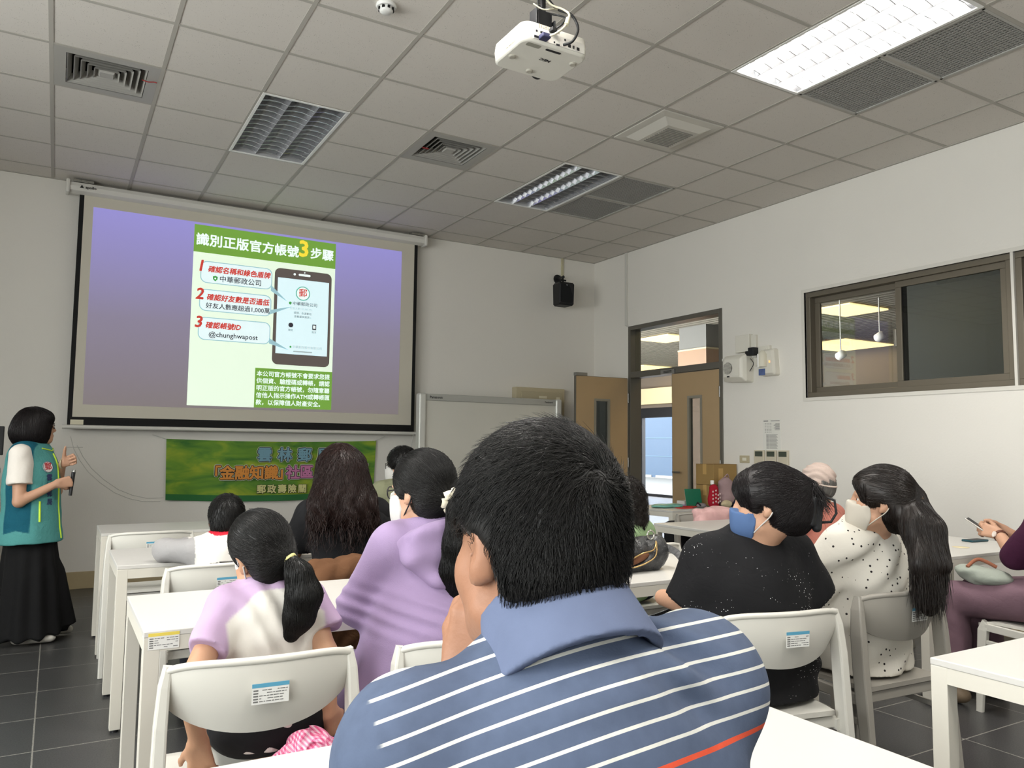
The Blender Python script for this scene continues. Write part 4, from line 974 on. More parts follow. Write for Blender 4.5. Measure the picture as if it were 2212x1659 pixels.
def P_(f, lo, hi, k): return dict(f=f, lo=np.asarray(lo, float), hi=np.asarray(hi, float), k=k)
def cap(a, b, ra, rb=None, k=0.03, sq=None, flat=(False, False)):
    """tapered capsule; sq = (axis, factor) squashes it along axis; flat ends are cut square"""
    a = np.asarray(a, float); b = np.asarray(b, float); rb = ra if rb is None else rb; ba = b - a; L2 = max(1e-9, ba @ ba); L = math.sqrt(L2); R = max(ra, rb)
    sx = None if sq is None else (unit(sq[0]), sq[1])
    def f(X, Y, Z):
        px, py, pz = X-a[0], Y-a[1], Z-a[2]
        t = (px*ba[0] + py*ba[1] + pz*ba[2])/L2; tc = np.clip(t, -9 if flat[0] else 0, 9 if flat[1] else 1)
        qx, qy, qz = px-tc*ba[0], py-tc*ba[1], pz-tc*ba[2]
        if sx is not None:
            u = qx*sx[0][0] + qy*sx[0][1] + qz*sx[0][2]; m = (sx[1]-1)*u
            qx, qy, qz = qx+m*sx[0][0], qy+m*sx[0][1], qz+m*sx[0][2]
        d = np.sqrt(qx*qx+qy*qy+qz*qz) - (ra + (rb-ra)*np.clip(tc, 0, 1))
        if flat[0]: d = np.maximum(d, -t*L)
        if flat[1]: d = np.maximum(d, (t-1)*L)
        return d
    m = R if sx is None or sx[1] >= 1 else R/sx[1]
    return P_(f, np.minimum(a, b)-m, np.maximum(a, b)+m, k)
def ell(c, r, k=0.03, R=None):
    c = np.asarray(c, float); r = np.asarray(r, float); R = np.eye(3) if R is None else np.asarray(R, float)
    def f(X, Y, Z):
        px, py, pz = X-c[0], Y-c[1], Z-c[2]
        u = [(px*R[0,i] + py*R[1,i] + pz*R[2,i]) for i in range(3)]
        k0 = np.sqrt(sum((u[i]/r[i])**2 for i in range(3))); k1 = np.sqrt(sum((u[i]/r[i]**2)**2 for i in range(3)))
        return k0*(k0-1)/np.maximum(k1, 1e-6)
    e = np.abs(R) @ r
    return P_(f, c-e, c+e, k)
def rbox(c, h, rad=0.01, k=0.01, R=None):
    c = np.asarray(c, float); h = np.asarray(h, float); R = np.eye(3) if R is None else np.asarray(R, float)
    def f(X, Y, Z):
        px, py, pz = X-c[0], Y-c[1], Z-c[2]
        q = [np.abs(px*R[0,i] + py*R[1,i] + pz*R[2,i]) - (h[i]-rad) for i in range(3)]
        o = np.sqrt(sum(np.maximum(x, 0)**2 for x in q)); return o + np.minimum(np.maximum(np.maximum(q[0], q[1]), q[2]), 0) - rad
    e = np.abs(R) @ h
    return P_(f, c-e, c+e, k)
def field(prims, h, inf=0.0, subs=(), pad=0.02, keep=None, disp=None):
    lo = np.min([p['lo'] for p in prims], 0) - abs(inf) - pad; hi = np.max([p['hi'] for p in prims], 0) + abs(inf) + pad
    F = Field(lo, hi, h)
    for p in prims: F.put(p, inf)
    for p in subs: F.put(p, 0.0, 's')
    if disp: F.disp(disp)
    for fn in (keep or []): F.keep(fn)
    return F
def half(n, p):
    """everything on the -n side of the plane through p is kept"""
    n = unit(n); c = float(n @ np.asarray(p, float))
    return lambda X, Y, Z: X*n[0] + Y*n[1] + Z*n[2] - c
def rot(th=0, fwd=0, side=0):
    """columns right, forward, up of a body turned th degrees to the right, leaning fwd and to its right side"""
    th, fwd, side = map(math.radians, (th, fwd, side))
    Rz = np.array([[math.cos(th), math.sin(th), 0], [-math.sin(th), math.cos(th), 0], [0, 0, 1]])
    Rx = np.array([[1, 0, 0], [0, math.cos(fwd), math.sin(fwd)], [0, -math.sin(fwd), math.cos(fwd)]])
    Ry = np.array([[math.cos(side), 0, math.sin(side)], [0, 1, 0], [-math.sin(side), 0, math.cos(side)]])
    return Rz @ Rx @ Ry
class Fr:
    def __init__(s, p, R, sc=1.0): s.p = np.asarray(p, float); s.R = R; s.sc = sc
    def __call__(s, *v): return s.p + s.R @ (np.array(v, float)*s.sc)
    def e(s, c, r, k=0.03, R=None): return ell(s(*c), np.array(r)*s.sc, k*s.sc, s.R if R is None else s.R @ R)
    def c(s, a, b, ra, rb=None, k=0.03, sq=None, flat=(False, False)):
        return cap(s(*a), s(*b), ra*s.sc, None if rb is None else rb*s.sc, k*s.sc, None if sq is None else (s.R @ np.array(sq[0], float), sq[1]), flat)
    def inv(s, P): return ((np.asarray(P) - s.p) @ s.R)/s.sc

def npmesh(name, V, F, m, parent, root, col=None, smooth=True, mi=None):
    me = bpy.data.meshes.new(name); V = np.asarray(V, float) - np.array([root[0], root[1], 0.0]); F = np.asarray(F)
    me.vertices.add(len(V)); me.vertices.foreach_set('co', V.ravel().astype(np.float32))
    k = F.shape[1]; me.loops.add(F.size); me.loops.foreach_set('vertex_index', F.ravel().astype(np.int32))
    me.polygons.add(len(F)); me.polygons.foreach_set('loop_start', np.arange(0, F.size, k, dtype=np.int32))
    me.polygons.foreach_set('use_smooth', np.full(len(F), smooth))
    for q in (m if isinstance(m, (list, tuple)) else [m]): me.materials.append(q)
    if mi is not None: me.polygons.foreach_set('material_index', np.asarray(mi, np.int32))
    me.update(); me.validate()
    if col is not None:
        ca = me.color_attributes.new('Col', 'FLOAT_COLOR', 'POINT'); c = np.ones((len(V), 4), np.float32); c[:, :3] = col; ca.data.foreach_set('color', c.ravel())
    o = bpy.data.objects.new(name, me); COL.objects.link(o)
    if parent is not None: o.parent = parent
    return o
def linc(c): return np.array(rgb(c)[:3])
def sstep(a, b, x): t = np.clip((x-a)/(b-a), 0, 1); return t*t*(3-2*t)

def strands(F, P, flow, steps, step, off, r, rd, wav=0.0, lift=0.0, jit=0.25, sides=3, follow=True):
    """tapered hair fibres that comb along the volume F; off -> off + lift above its surface"""
    N = len(P); pts = [P.copy()]; cur = P.copy(); ph = rd.uniform(0, 6.28, N); J = rd.normal(0, jit, (N, 3)); ln = rd.uniform(0.6, 1.15, N)
    for k in range(steps):
        n = F.grad(cur); v = flow(cur, n, k/steps) + J*0.5
        if wav: sdv = np.cross(v, n); v = v + sdv*(wav*np.sin(ph + k*1.15))[:, None]
        if follow: v = v - n*(v*n).sum(1)[:, None]
        v = v/np.maximum(np.linalg.norm(v, axis=1), 1e-6)[:, None]
        cur = cur + v*(step*ln)[:, None]
        d = F.sample(cur); tgt = off + lift*((k+1)/steps)**1.5
        if follow: cur = cur + F.grad(cur)*np.clip(tgt - d, -0.02, 0.02)[:, None]*(d < BAND*0.9)[:, None]
        else:
            push = np.maximum(tgt - d, 0)*(d < BAND*0.9); cur = cur + F.grad(cur)*push[:, None]
        pts.append(cur.copy())
    S = len(pts); V = np.zeros((N, S, sides, 3)); A = np.stack(pts, 1)
    T = np.gradient(A, axis=1); T /= np.maximum(np.linalg.norm(T, axis=2), 1e-7)[..., None]
    up = np.tile(np.array([0.31, 0.57, 0.76]), (N, 1)); 
    for i in range(S):
        x = np.cross(T[:, i], up); x /= np.maximum(np.linalg.norm(x, axis=1), 1e-6)[:, None]; y = np.cross(T[:, i], x)
        rr = r*(1 - 0.85*(i/(S-1))**1.6)*(0.6 if i == 0 else 1)
        for q in range(sides):
            a = 2*math.pi*q/sides; V[:, i, q] = A[:, i] + (x*math.cos(a) + y*math.sin(a))*rr
    base = (np.arange(N)*S*sides)[:, None, None]; i = np.arange(S-1)[None, :, None]*sides; q = np.arange(sides)[None, None, :]; q2 = (q+1) % sides
    Fq = np.stack([base+i+q, base+i+q2, base+i+sides+q2, base+i+sides+q], -1).reshape(-1, 4)
    return V.reshape(-1, 3), Fq
def surf_pts(V, F, n, rd, ok=None):
    c = V[F].mean(1)
    if ok is not None: c = c[ok(c)]
    if len(c) == 0: return np.zeros((0, 3))
    return c[rd.integers(0, len(c), n)] + rd.normal(0, 0.002, (n, 3))
def merge(*ms):
    Vs, Fs, o = [], [], 0
    for V, F in ms: Vs.append(V); Fs.append(F + o); o += len(V)
    return np.concatenate(Vs), np.concatenate(Fs)

# ---- anatomy
def head_prims(H, neck_to=None, rn=0.050, fem=True):
    p = [H.e((0, -0.014, 0.036), (0.075, 0.093, 0.084), 0.0), H.e((0, 0.022, -0.030), (0.060, 0.070, 0.080), 0.03), H.e((0, 0.048, -0.075), (0.038, 0.040, 0.036), 0.03),
         H.c((0.045, 0.02, -0.065), (0.018, 0.068, -0.092), 0.020, 0.016, 0.02), H.c((-0.045, 0.02, -0.065), (-0.018, 0.068, -0.092), 0.020, 0.016, 0.02),
         H.e((0.036, 0.055, -0.028), (0.026, 0.026, 0.028), 0.025), H.e((-0.036, 0.055, -0.028), (0.026, 0.026, 0.028), 0.025),
         H.c((-0.035, 0.078, 0.022), (0.035, 0.078, 0.022), 0.012, 0.012, 0.02)]
    nose = [H.c((0, 0.088, 0.010), (0, 0.106, -0.028), 0.008, 0.011, 0.014), H.e((0.011, 0.097, -0.033), (0.009, 0.010, 0.008), 0.008), H.e((-0.011, 0.097, -0.033), (0.009, 0.010, 0.008), 0.008)]
    lips = [H.e((0, 0.088, -0.060), (0.023, 0.011, 0.006), 0.006), H.e((0, 0.087, -0.068), (0.021, 0.011, 0.007), 0.006)]
    ears = []
    for s in (-1, 1):
        ears += [H.e((s*0.079, -0.012, -0.004), (0.010, 0.019, 0.031), 0.008, rot(s*22, 8, s*6)), H.e((s*0.075, 0.0, -0.028), (0.008, 0.009, 0.011), 0.008)]
    out = p + nose + lips + ears
    if neck_to is not None: out.append(cap(H(0, -0.028, -0.055), neck_to, rn*H.sc, rn*1.06*H.sc, 0.03))
    subs = [H.e((s*0.032, 0.094, 0.003), (0.019, 0.014, 0.011), 0.012) for s in (-1, 1)] + [H.e((s*0.088, -0.004, 0.0), (0.007, 0.009, 0.016), 0.006) for s in (-1, 1)]
    return out, subs
def torso_prims(T, sw=0.165, hip=(0.165, 0.125), waist=(0.130, 0.100), chest=(0.150, 0.110), bust=0.0, up=0.44, rs=0.055):
    k = up/0.44
    p = [T.e((0, -0.005, 0.02), (hip[0], hip[1], 0.12), 0.0), T.e((0, 0.0, 0.17*k), (waist[0], waist[1], 0.15), 0.06), T.e((0, 0.005, 0.33*k), (chest[0], chest[1], 0.16), 0.06),
         T.c((-sw, 0.0, up), (sw, 0.0, up), rs, rs, 0.07), T.e((0, -0.025, 0.39*k), (sw*0.82, 0.078, 0.09), 0.05), T.c((0, -0.01, up), (0, 0.0, up + 0.07), 0.07, 0.05, 0.05)]
    if bust: p += [T.e((s*0.072, chest[1]*0.75, 0.30*k), (bust, bust*0.95, bust), 0.04) for s in (-1, 1)]
    return p
def arm_prims(sh, el, wr, s=1.0, r=(0.050, 0.038, 0.037, 0.025)):
    return [cap(sh, el, r[0]*s, r[1]*s, 0.03), cap(el, wr, r[2]*s, r[3]*s, 0.015)]
def hand_prims(w, d, n, side, S=1.0, curl=(25, 35, 25), spread=0.10, thumb=0.6, tcurl=25, curls=None):
    """w wrist, d direction to the knuckles, n back of the hand, side +1 when the thumb lies towards d x n"""
    d = unit(d); n = unit(np.asarray(n, float) - d*(np.asarray(n, float) @ d)); t = np.cross(d, n)*side; w = np.asarray(w, float); out = []
    def turn(v, ax, deg):
        a = math.radians(deg); return v*math.cos(a) + np.cross(ax, v)*math.sin(a) + ax*(ax @ v)*(1-math.cos(a))
    ax = np.cross(d, -n)
    for i, (of, fw, ln) in enumerate(((0.029, 0.083, 0.95), (0.0095, 0.087, 1.05), (-0.0100, 0.083, 0.98), (-0.0280, 0.075, 0.78))):
        b = w + d*fw*S + t*of*S; out.append(cap(w + t*of*0.55*S + d*0.005, b, 0.0145*S, 0.0108*S, 0.012))
        fd = unit(d + t*spread*(1.5 - i)*0.6); cu = curls[i] if curls else curl; ang = 0.0; p = b
        for sl, c, r0, r1 in ((0.042, cu[0], 0.0096, 0.0086), (0.026, cu[1], 0.0086, 0.0078), (0.021, cu[2], 0.0078, 0.0064)):
            ang += c; q = p + turn(fd, ax, ang)*sl*ln*S; out.append(cap(p, q, r0*S, r1*S, 0.004)); p = q
    b = w + d*0.018*S + t*0.020*S; v = unit(d*(1-thumb*0.5) + t*thumb - n*0.35); axt = unit(np.cross(v, d - n*0.6)) if np.linalg.norm(np.cross(v, d - n*0.6)) > 1e-3 else ax; ang = 0.0; p = b
    for sl, c, r0, r1, kk in ((0.044, 0, 0.0145, 0.0115, 0.012), (0.032, tcurl, 0.0112, 0.0100, 0.004), (0.026, tcurl, 0.0100, 0.0078, 0.004)):
        ang += c; q = p + turn(v, axt, ang)*sl*S; out.append(cap(p, q, r0*S, r1*S, kk)); p = q
    return out
SKIN = lambda n, c: mat('skin_' + n, c, 0.5, var=0.06, vscale=14, bump=(90, 0.06), spec=0.35)
HAIRM_ = lambda n, c, r=0.42: mat('hair_' + n, c, r, var=0.25, vscale=40, spec=0.5)
def cloth(n, c, rough=0.85, bump=(22, 0.16, 0.8), attr=False, var=0.04, sheen=0.0): return mat('cloth_' + n, c, rough, bump=bump, var=var, vscale=18, attr=attr, spec=0.2, sheen=sheen)
def wrinkle(amp, sc, seed=0.0, dirz=1.0):
    def f(X, Y, Z):
        a = np.sin(X*sc*1.1 + 2.1*np.sin(Z*sc*0.45 + seed) + Y*sc*0.6 + seed); b = np.sin(Z*sc*dirz + 1.7*np.sin(X*sc*0.5 + seed*1.7) + 1.3*np.sin(Y*sc*0.4))
        return amp*(0.55*a*b + 0.45*b)
    return f
def eyes(root_t, root, H, blink=False):
    e = MB()
    for s in (-1, 1):
        c = H(s*0.032, 0.0715, 0.003); e.lathe([(0.0, -0.0115), (0.008, -0.008), (0.0115, 0), (0.008, 0.008), (0.0, 0.0115)], 12, 0, c=(c[0]-root[0], c[1]-root[1], c[2]))
        f = H(s*0.032, 0.0795, 0.003); e.lathe([(0.0, -0.0055), (0.0045, -0.003), (0.0055, 0), (0.0045, 0.003), (0.0, 0.0055)], 10, 1, c=(f[0]-root[0], f[1]-root[1], f[2]))
    return obj('eyes', e, [mat('eye_white', (225, 220, 212), 0.25), mat('eye_iris', (40, 26, 20), 0.2)], root_t)
def wtube(name, P, r, m, parent, root, n=8, closed=False):
    return obj(name, MB().tube([(p[0]-root[0], p[1]-root[1], p[2]) for p in P], r, n, closed=closed), m, parent)
def make(name, F, m, parent, root, col=None):
    V, Q = F.mesh(); return npmesh(name, V, Q, m, parent, root, None if col is None else col(V))
def mask_field(H, base, h, low=-0.100, high=-0.004):
    """a face mask: a shell over nose, mouth and chin"""
    pr = [H.e((0, 0.022, -0.030), (0.062, 0.070, 0.080), 0.0), H.e((0, 0.046, -0.072), (0.042, 0.044, 0.040), 0.03), H.c((0, 0.080, -0.022), (0, 0.080, -0.075), 0.024, 0.022, 0.04)]
    F = field(pr, h, 0.0105)
    def reg(X, Y, Z):
        px, py, pz = X-H.p[0], Y-H.p[1], Z-H.p[2]; R = H.R
        u = [(px*R[0,i] + py*R[1,i] + pz*R[2,i])/H.sc for i in range(3)]
        top = high + 0.012*(1 - np.minimum(1, (u[0]/0.04)**2)); return np.maximum(np.maximum(u[2]-top, low-0.008-u[2]), np.maximum(0.030 + 0.25*np.abs(u[2]+0.05) - u[1], np.abs(u[0])-0.066))*H.sc
    F.keep(reg); return F
def mask_loops(H, m, parent, root, sides=(-1, 1)):
    for s in sides:
        wtube('ear_loop', smooth_path([H(s*0.058, 0.050, -0.018), H(s*0.072, 0.02, -0.004), H(s*0.084, -0.010, 0.022), H(s*0.084, -0.026, 0.010)], 5), 0.0022, m, parent, root, 6)
        wtube('ear_loop', smooth_path([H(s*0.056, 0.040, -0.088), H(s*0.069, 0.012, -0.060), H(s*0.080, -0.014, -0.034), H(s*0.084, -0.028, -0.010)], 5), 0.0022, m, parent, root, 6)
def spectacles(H, m, parent, root):
    g = []
    for s in (-1, 1):
        pts = [H(s*(0.034 + 0.024*math.cos(a)), 0.104 - 0.010*abs(math.cos(a)), 0.002 + 0.019*math.sin(a)) for a in [2*math.pi*k/16 for k in range(16)]]
        wtube('rim', pts, 0.0022, m, parent, root, 6, True)
        wtube('temple', [H(s*0.058, 0.095, 0.008), H(s*0.078, 0.03, 0.012), H(s*0.083, -0.015, 0.010), H(s*0.082, -0.03, -0.006)], 0.0022, m, parent, root, 6)
    wtube('bridge', [H(-0.010, 0.106, 0.006), H(0.0, 0.110, 0.009), H(0.010, 0.106, 0.006)], 0.002, m, parent, root, 6)
def person(label, root, group=None): return thing('person', label, 'person', (root[0], root[1], 0), 0, group)
RNG = np.random.default_rng(7)
# ---------------------------------------------------------------- people
def hair_cap(H, th=0.014, top=None, low=-0.075, face=(0.135, 0.10), ears=True, nape=0.05):
    top = th if top is None else top
    pr = [H.e((0, -0.014, 0.036), (0.077+th, 0.094+th, 0.085+top), 0.0), H.e((0, -0.045, -0.025), (0.066+th*0.7, nape+th, 0.070), 0.03)]
    sb = [H.e((0, face[0], -0.030), (0.076, face[1], 0.098), 0.015)]
    if ears: sb += [H.e((s*0.094, 0.012, -0.048), (0.036, 0.044, 0.052), 0.01) for s in (-1, 1)]
    return pr, sb, [half(-H.R[:, 2], H(0, 0, low))]
def leg_prims(T, hx=0.085, knees=None, ankles=None, r=(0.082, 0.060, 0.056, 0.038), toes=None):
    out = []
    for s, kn, an in zip((-1, 1), knees, ankles):
        h = T(s*hx, 0, 0.01); out += [cap(h, kn, r[0], r[1], 0.05), cap(kn, an, r[2], r[3], 0.02)]
    return out
def shoes(ankles, fdir, m, parent, root, L=0.16):
    for a in ankles:
        a = np.asarray(a, float); f = unit(vec(fdir[0], fdir[1], 0)); b = vec(a[0], a[1], 0.045) - f*0.035; e = vec(a[0], a[1], 0.036) + f*L
        F = field([cap(b, e, 0.043, 0.036, 0.02, ((0, 0, 1), 1.15)), cap(vec(a[0], a[1], 0.05), vec(a[0], a[1], 0.10), 0.042, 0.040, 0.03)], 0.008, keep=[half((0, 0, -1), (0, 0, 0.004)), half((0, 0, 1), (0, 0, 0.10))])
        make('shoe', F, m, parent, root)
def hairmesh(name, base, m, parent, root, st, h=None):
    V, Q = base.mesh(); return npmesh(name, *merge((V, Q), *st), m, parent, root)
def offs(*vs): return [np.asarray(v, float) for v in vs]

# ===== man in the striped polo shirt, seen from behind
def man():
    root = (0.46, 0.62); t = person('person in a blue polo shirt with thin white and orange stripes, close up', root)
    sk = SKIN('tan', (150, 108, 84)); T = Fr((0.510, 0.560, 0.555), rot(10, 19, -6))
    H = Fr((0.478, 0.768, 1.166), rot(-6, 4, 3), 1.02)
    tp = torso_prims(T, 0.168, (0.165, 0.125), (0.165, 0.115), (0.172, 0.118), up=0.470, rs=0.058)
    nb = T(0, -0.008, 0.48); hp, hs = head_prims(H, nb, 0.056)
    shL, shR = T(-0.172, 0, 0.468), T(0.172, 0, 0.468); elL, elR = vec(0.365, 1.02, 0.775), vec(0.80, 0.96, 0.775); wrL, wrR = vec(0.462, 0.905, 0.985), vec(0.60, 1.10, 0.765)
    ap = arm_prims(shL, elL, wrL, 1.08) + arm_prims(shR, elR, wrR, 1.08)
    hd = hand_prims(wrL, unit(vec(0.01, -0.02, 0.09)), vec(-0.75, -0.5, 0.0), -1, 1.0, (55, 75, 45), 0.03, 0.5, 25) + hand_prims(wrR, unit(vec(-0.6, 0.4, -0.05)), vec(0, 0, 1), 1, 1.0)
    kn = (vec(0.42, 1.02, 0.52), vec(0.66, 0.98, 0.52)); an = (vec(0.42, 0.98, 0.09), vec(0.68, 0.95, 0.09))
    F = field(tp + ap + hp + hd + leg_prims(T, 0.09, kn, an), 0.006, subs=hs); make('body', F, sk, t, root)
    # polo shirt with stripes carried by a surface coordinate
    mS = cloth('striped_polo', (90, 110, 150), bump=(420, 0.05)); nt = mS.node_tree; N, L = nt.nodes, nt.links
    vc = N.new('ShaderNodeVertexColor'); vc.layer_name = 'Col'; sp = N.new('ShaderNodeSeparateColor'); L.new(vc.outputs['Color'], sp.inputs[0])
    cr = N.new('ShaderNodeValToRGB'); cr.color_ramp.interpolation = 'CONSTANT'; el = cr.color_ramp.elements
    s0, sc = 0.20, 1/0.42
    BL, WH, OR, CRM = rgb((78, 89, 111)), rgb((200, 200, 194)), rgb((204, 80, 54)), rgb((184, 176, 158))
    st = [(0.0, BL)]
    for c in (0.260, 0.2795): st += [(c - 0.0016, WH), (c + 0.0016, BL)]
    st += [(0.330, CRM), (0.362, BL), (0.4120 - 0.0029, OR), (0.4120 + 0.0029, BL)]
    for k in range(8): c = 0.4325 + 0.0195*k; st += [(c - 0.0016, WH), (c + 0.0016, BL)]
    el[0].position = 0.0; el[0].color = BL; el[1].position = 1.0; el[1].color = BL
    for p, c in st[1:]:
        e = el.new(min(0.999, max(0.001, (p - s0)*sc))); e.color = c
    L.new(sp.outputs[0], cr.inputs['Fac'])
    mx = N.new('ShaderNodeMix'); mx.data_type = 'RGBA'; L.new(sp.outputs[1], mx.inputs[0]); mx.inputs[6].default_value = BL; L.new(cr.outputs['Color'], mx.inputs[7])
    nz = N.new('ShaderNodeTexNoise'); nz.inputs['Scale'].default_value = 55; nz.inputs['Detail'].default_value = 5; tc = N.new('ShaderNodeTexCoord'); L.new(tc.outputs['Object'], nz.inputs['Vector'])
    mr = N.new('ShaderNodeMapRange'); mr.inputs['To Min'].default_value = 0.82; mr.inputs['To Max'].default_value = 1.18; L.new(nz.outputs['Fac'], mr.inputs['Value'])
    m2 = N.new('ShaderNodeMix'); m2.data_type = 'RGBA'; m2.blend_type = 'MULTIPLY'; m2.inputs[0].default_value = 1.0; L.new(mx.outputs[2], m2.inputs[6])
    cb = N.new('ShaderNodeCombineColor'); [L.new(mr.outputs[0], cb.inputs[k]) for k in range(3)]; L.new(cb.outputs[0], m2.inputs[7]); L.new(m2.outputs[2], N['Principled BSDF'].inputs['Base Color'])
    mL, mR = shL + (elL - shL)*0.80, shR + (elR - shR)*0.80
    def folds(X, Y, Z):
        u = (X-T.p[0])*T.R[0,0] + (Y-T.p[1])*T.R[1,0] + (Z-T.p[2])*T.R[2,0]; w = (X-T.p[0])*T.R[0,2] + (Y-T.p[1])*T.R[1,2] + (Z-T.p[2])*T.R[2,2]
        g = np.exp(-((u - 0.105)/0.05)**2 - ((w - 0.50)/0.06)**2)*0.010*np.cos((u*0.8 + (w - 0.5)*0.9)*95)     # folds by the right of the collar
        v = np.exp(-((u - 0.03)/0.10)**2 - ((w - 0.455)/0.018)**2)*0.004
        return -g + v + wrinkle(0.0022, 26, 1.0)(X, Y, Z)
    SF = field(tp[:-1] + [T.c((0, -0.02, 0.46), (0, -0.012, 0.515), 0.090, 0.066, 0.05), cap(shL, mL, 0.050, 0.054, 0.04, None, (False, True)), cap(shR, mR, 0.058, 0.062, 0.04, None, (False, True))], 0.006, 0.012, disp=folds)
    def col(V):
        q = T.inv(V); s = q[:, 2] + 0.15*np.log1p(np.exp(-(q[:, 0] + 0.02)/0.03))*0.03; c = np.ones((len(V), 3)); c[:, 0] = np.clip((s - s0)*sc, 0.0005, 0.9995)
        c[:, 1] = sstep(-0.212, -0.208, q[:, 0]); return c
    so = make('polo_shirt', SF, mS, t, root, col)
    C = Fr(T(0.006, -0.030, 0.543), rot(12, 38, -6))
    CF = field([C.c((0, 0, -0.040), (0, 0, 0.046), 0.099, 0.082, 0.0, None, (True, True))], 0.0035, subs=[C.c((0, 0, -0.08), (0, 0, 0.09), 0.0930, 0.062, 0.0)])
    cm = cloth('polo_collar', (94, 104, 130), bump=(420, 0.06), var=0.12); make('collar', CF, cm, t, root)
    sm = cloth('seam_blue', (70, 88, 124))
    q = [T(-0.214, 0.035*math.sin(a) , 0.44 + 0.062*math.cos(a)) for a in [math.pi*(0.05 + 1.5*k/12) + math.pi for k in range(13)]]
    make('jeans', field(leg_prims(T, 0.09, kn, an, (0.09, 0.068, 0.066, 0.055)) + [T.e((0, 0, 0.02), (0.172, 0.13, 0.10), 0.05)], 0.010, 0.006), cloth('jeans_navy', (40, 46, 62)), t, root)
    shoes(an, (0.17, 0.98), mat('shoe_dark', (40, 38, 36), 0.5), t, root)
    # hair
    hb, hsub, kp = hair_cap(H, 0.013, 0.022, -0.080, (0.138, 0.105), ears=False); hsub += [H.e((s*0.094, 0.010, -0.044), (0.036, 0.064, 0.062), 0.008, rot(0, -12, 0)) for s in (-1, 1)] + [H.e((s*0.086, 0.052, -0.026), (0.050, 0.060, 0.056), 0.008) for s in (-1, 1)] + [C.c((0, 0, -0.10), (0, 0, 0.050), 0.099, 0.076, 0.004, None, (True, True))]
    HF = field(hb, 0.006, subs=hsub, keep=kp); wh = vec(0.497, 0.672, 1.243); rd = np.random.default_rng(3); V, Q = HF.mesh()
    top = lambda c: H.inv(c)[:, 2] > -0.080
    def flow(p, n, k): v = p - wh; v /= np.maximum(np.linalg.norm(v, axis=1), 0.02)[:, None]; sw = np.cross(n, v)*0.55; return v + sw + np.array([0, 0.1, -0.25])
    P = surf_pts(V, Q, 11500, rd, lambda c: (H.inv(c)[:, 2] > -0.056) & (CF.sample(c) > 0.012) & ~((np.abs(H.inv(c)[:, 0]) > 0.050) & (H.inv(c)[:, 1] > -0.045) & (H.inv(c)[:, 2] < 0.046)))
    st = [strands(HF, P, flow, 6, 0.0055, 0.0005, 0.00065, rd, 0.25, 0.0045, 0.35)]
    P2 = surf_pts(V, Q, 900, rd, lambda c: H.inv(c)[:, 2] > 0.02)
    st.append(strands(HF, P2, flow, 6, 0.0065, 0.001, 0.0005, rd, 0.3, 0.010, 0.6))
    hairmesh('hair', HF, mat('hair_black_short', (15, 14, 13), 0.45, var=0.35, vscale=60, spec=0.3), t, root, st)
man()

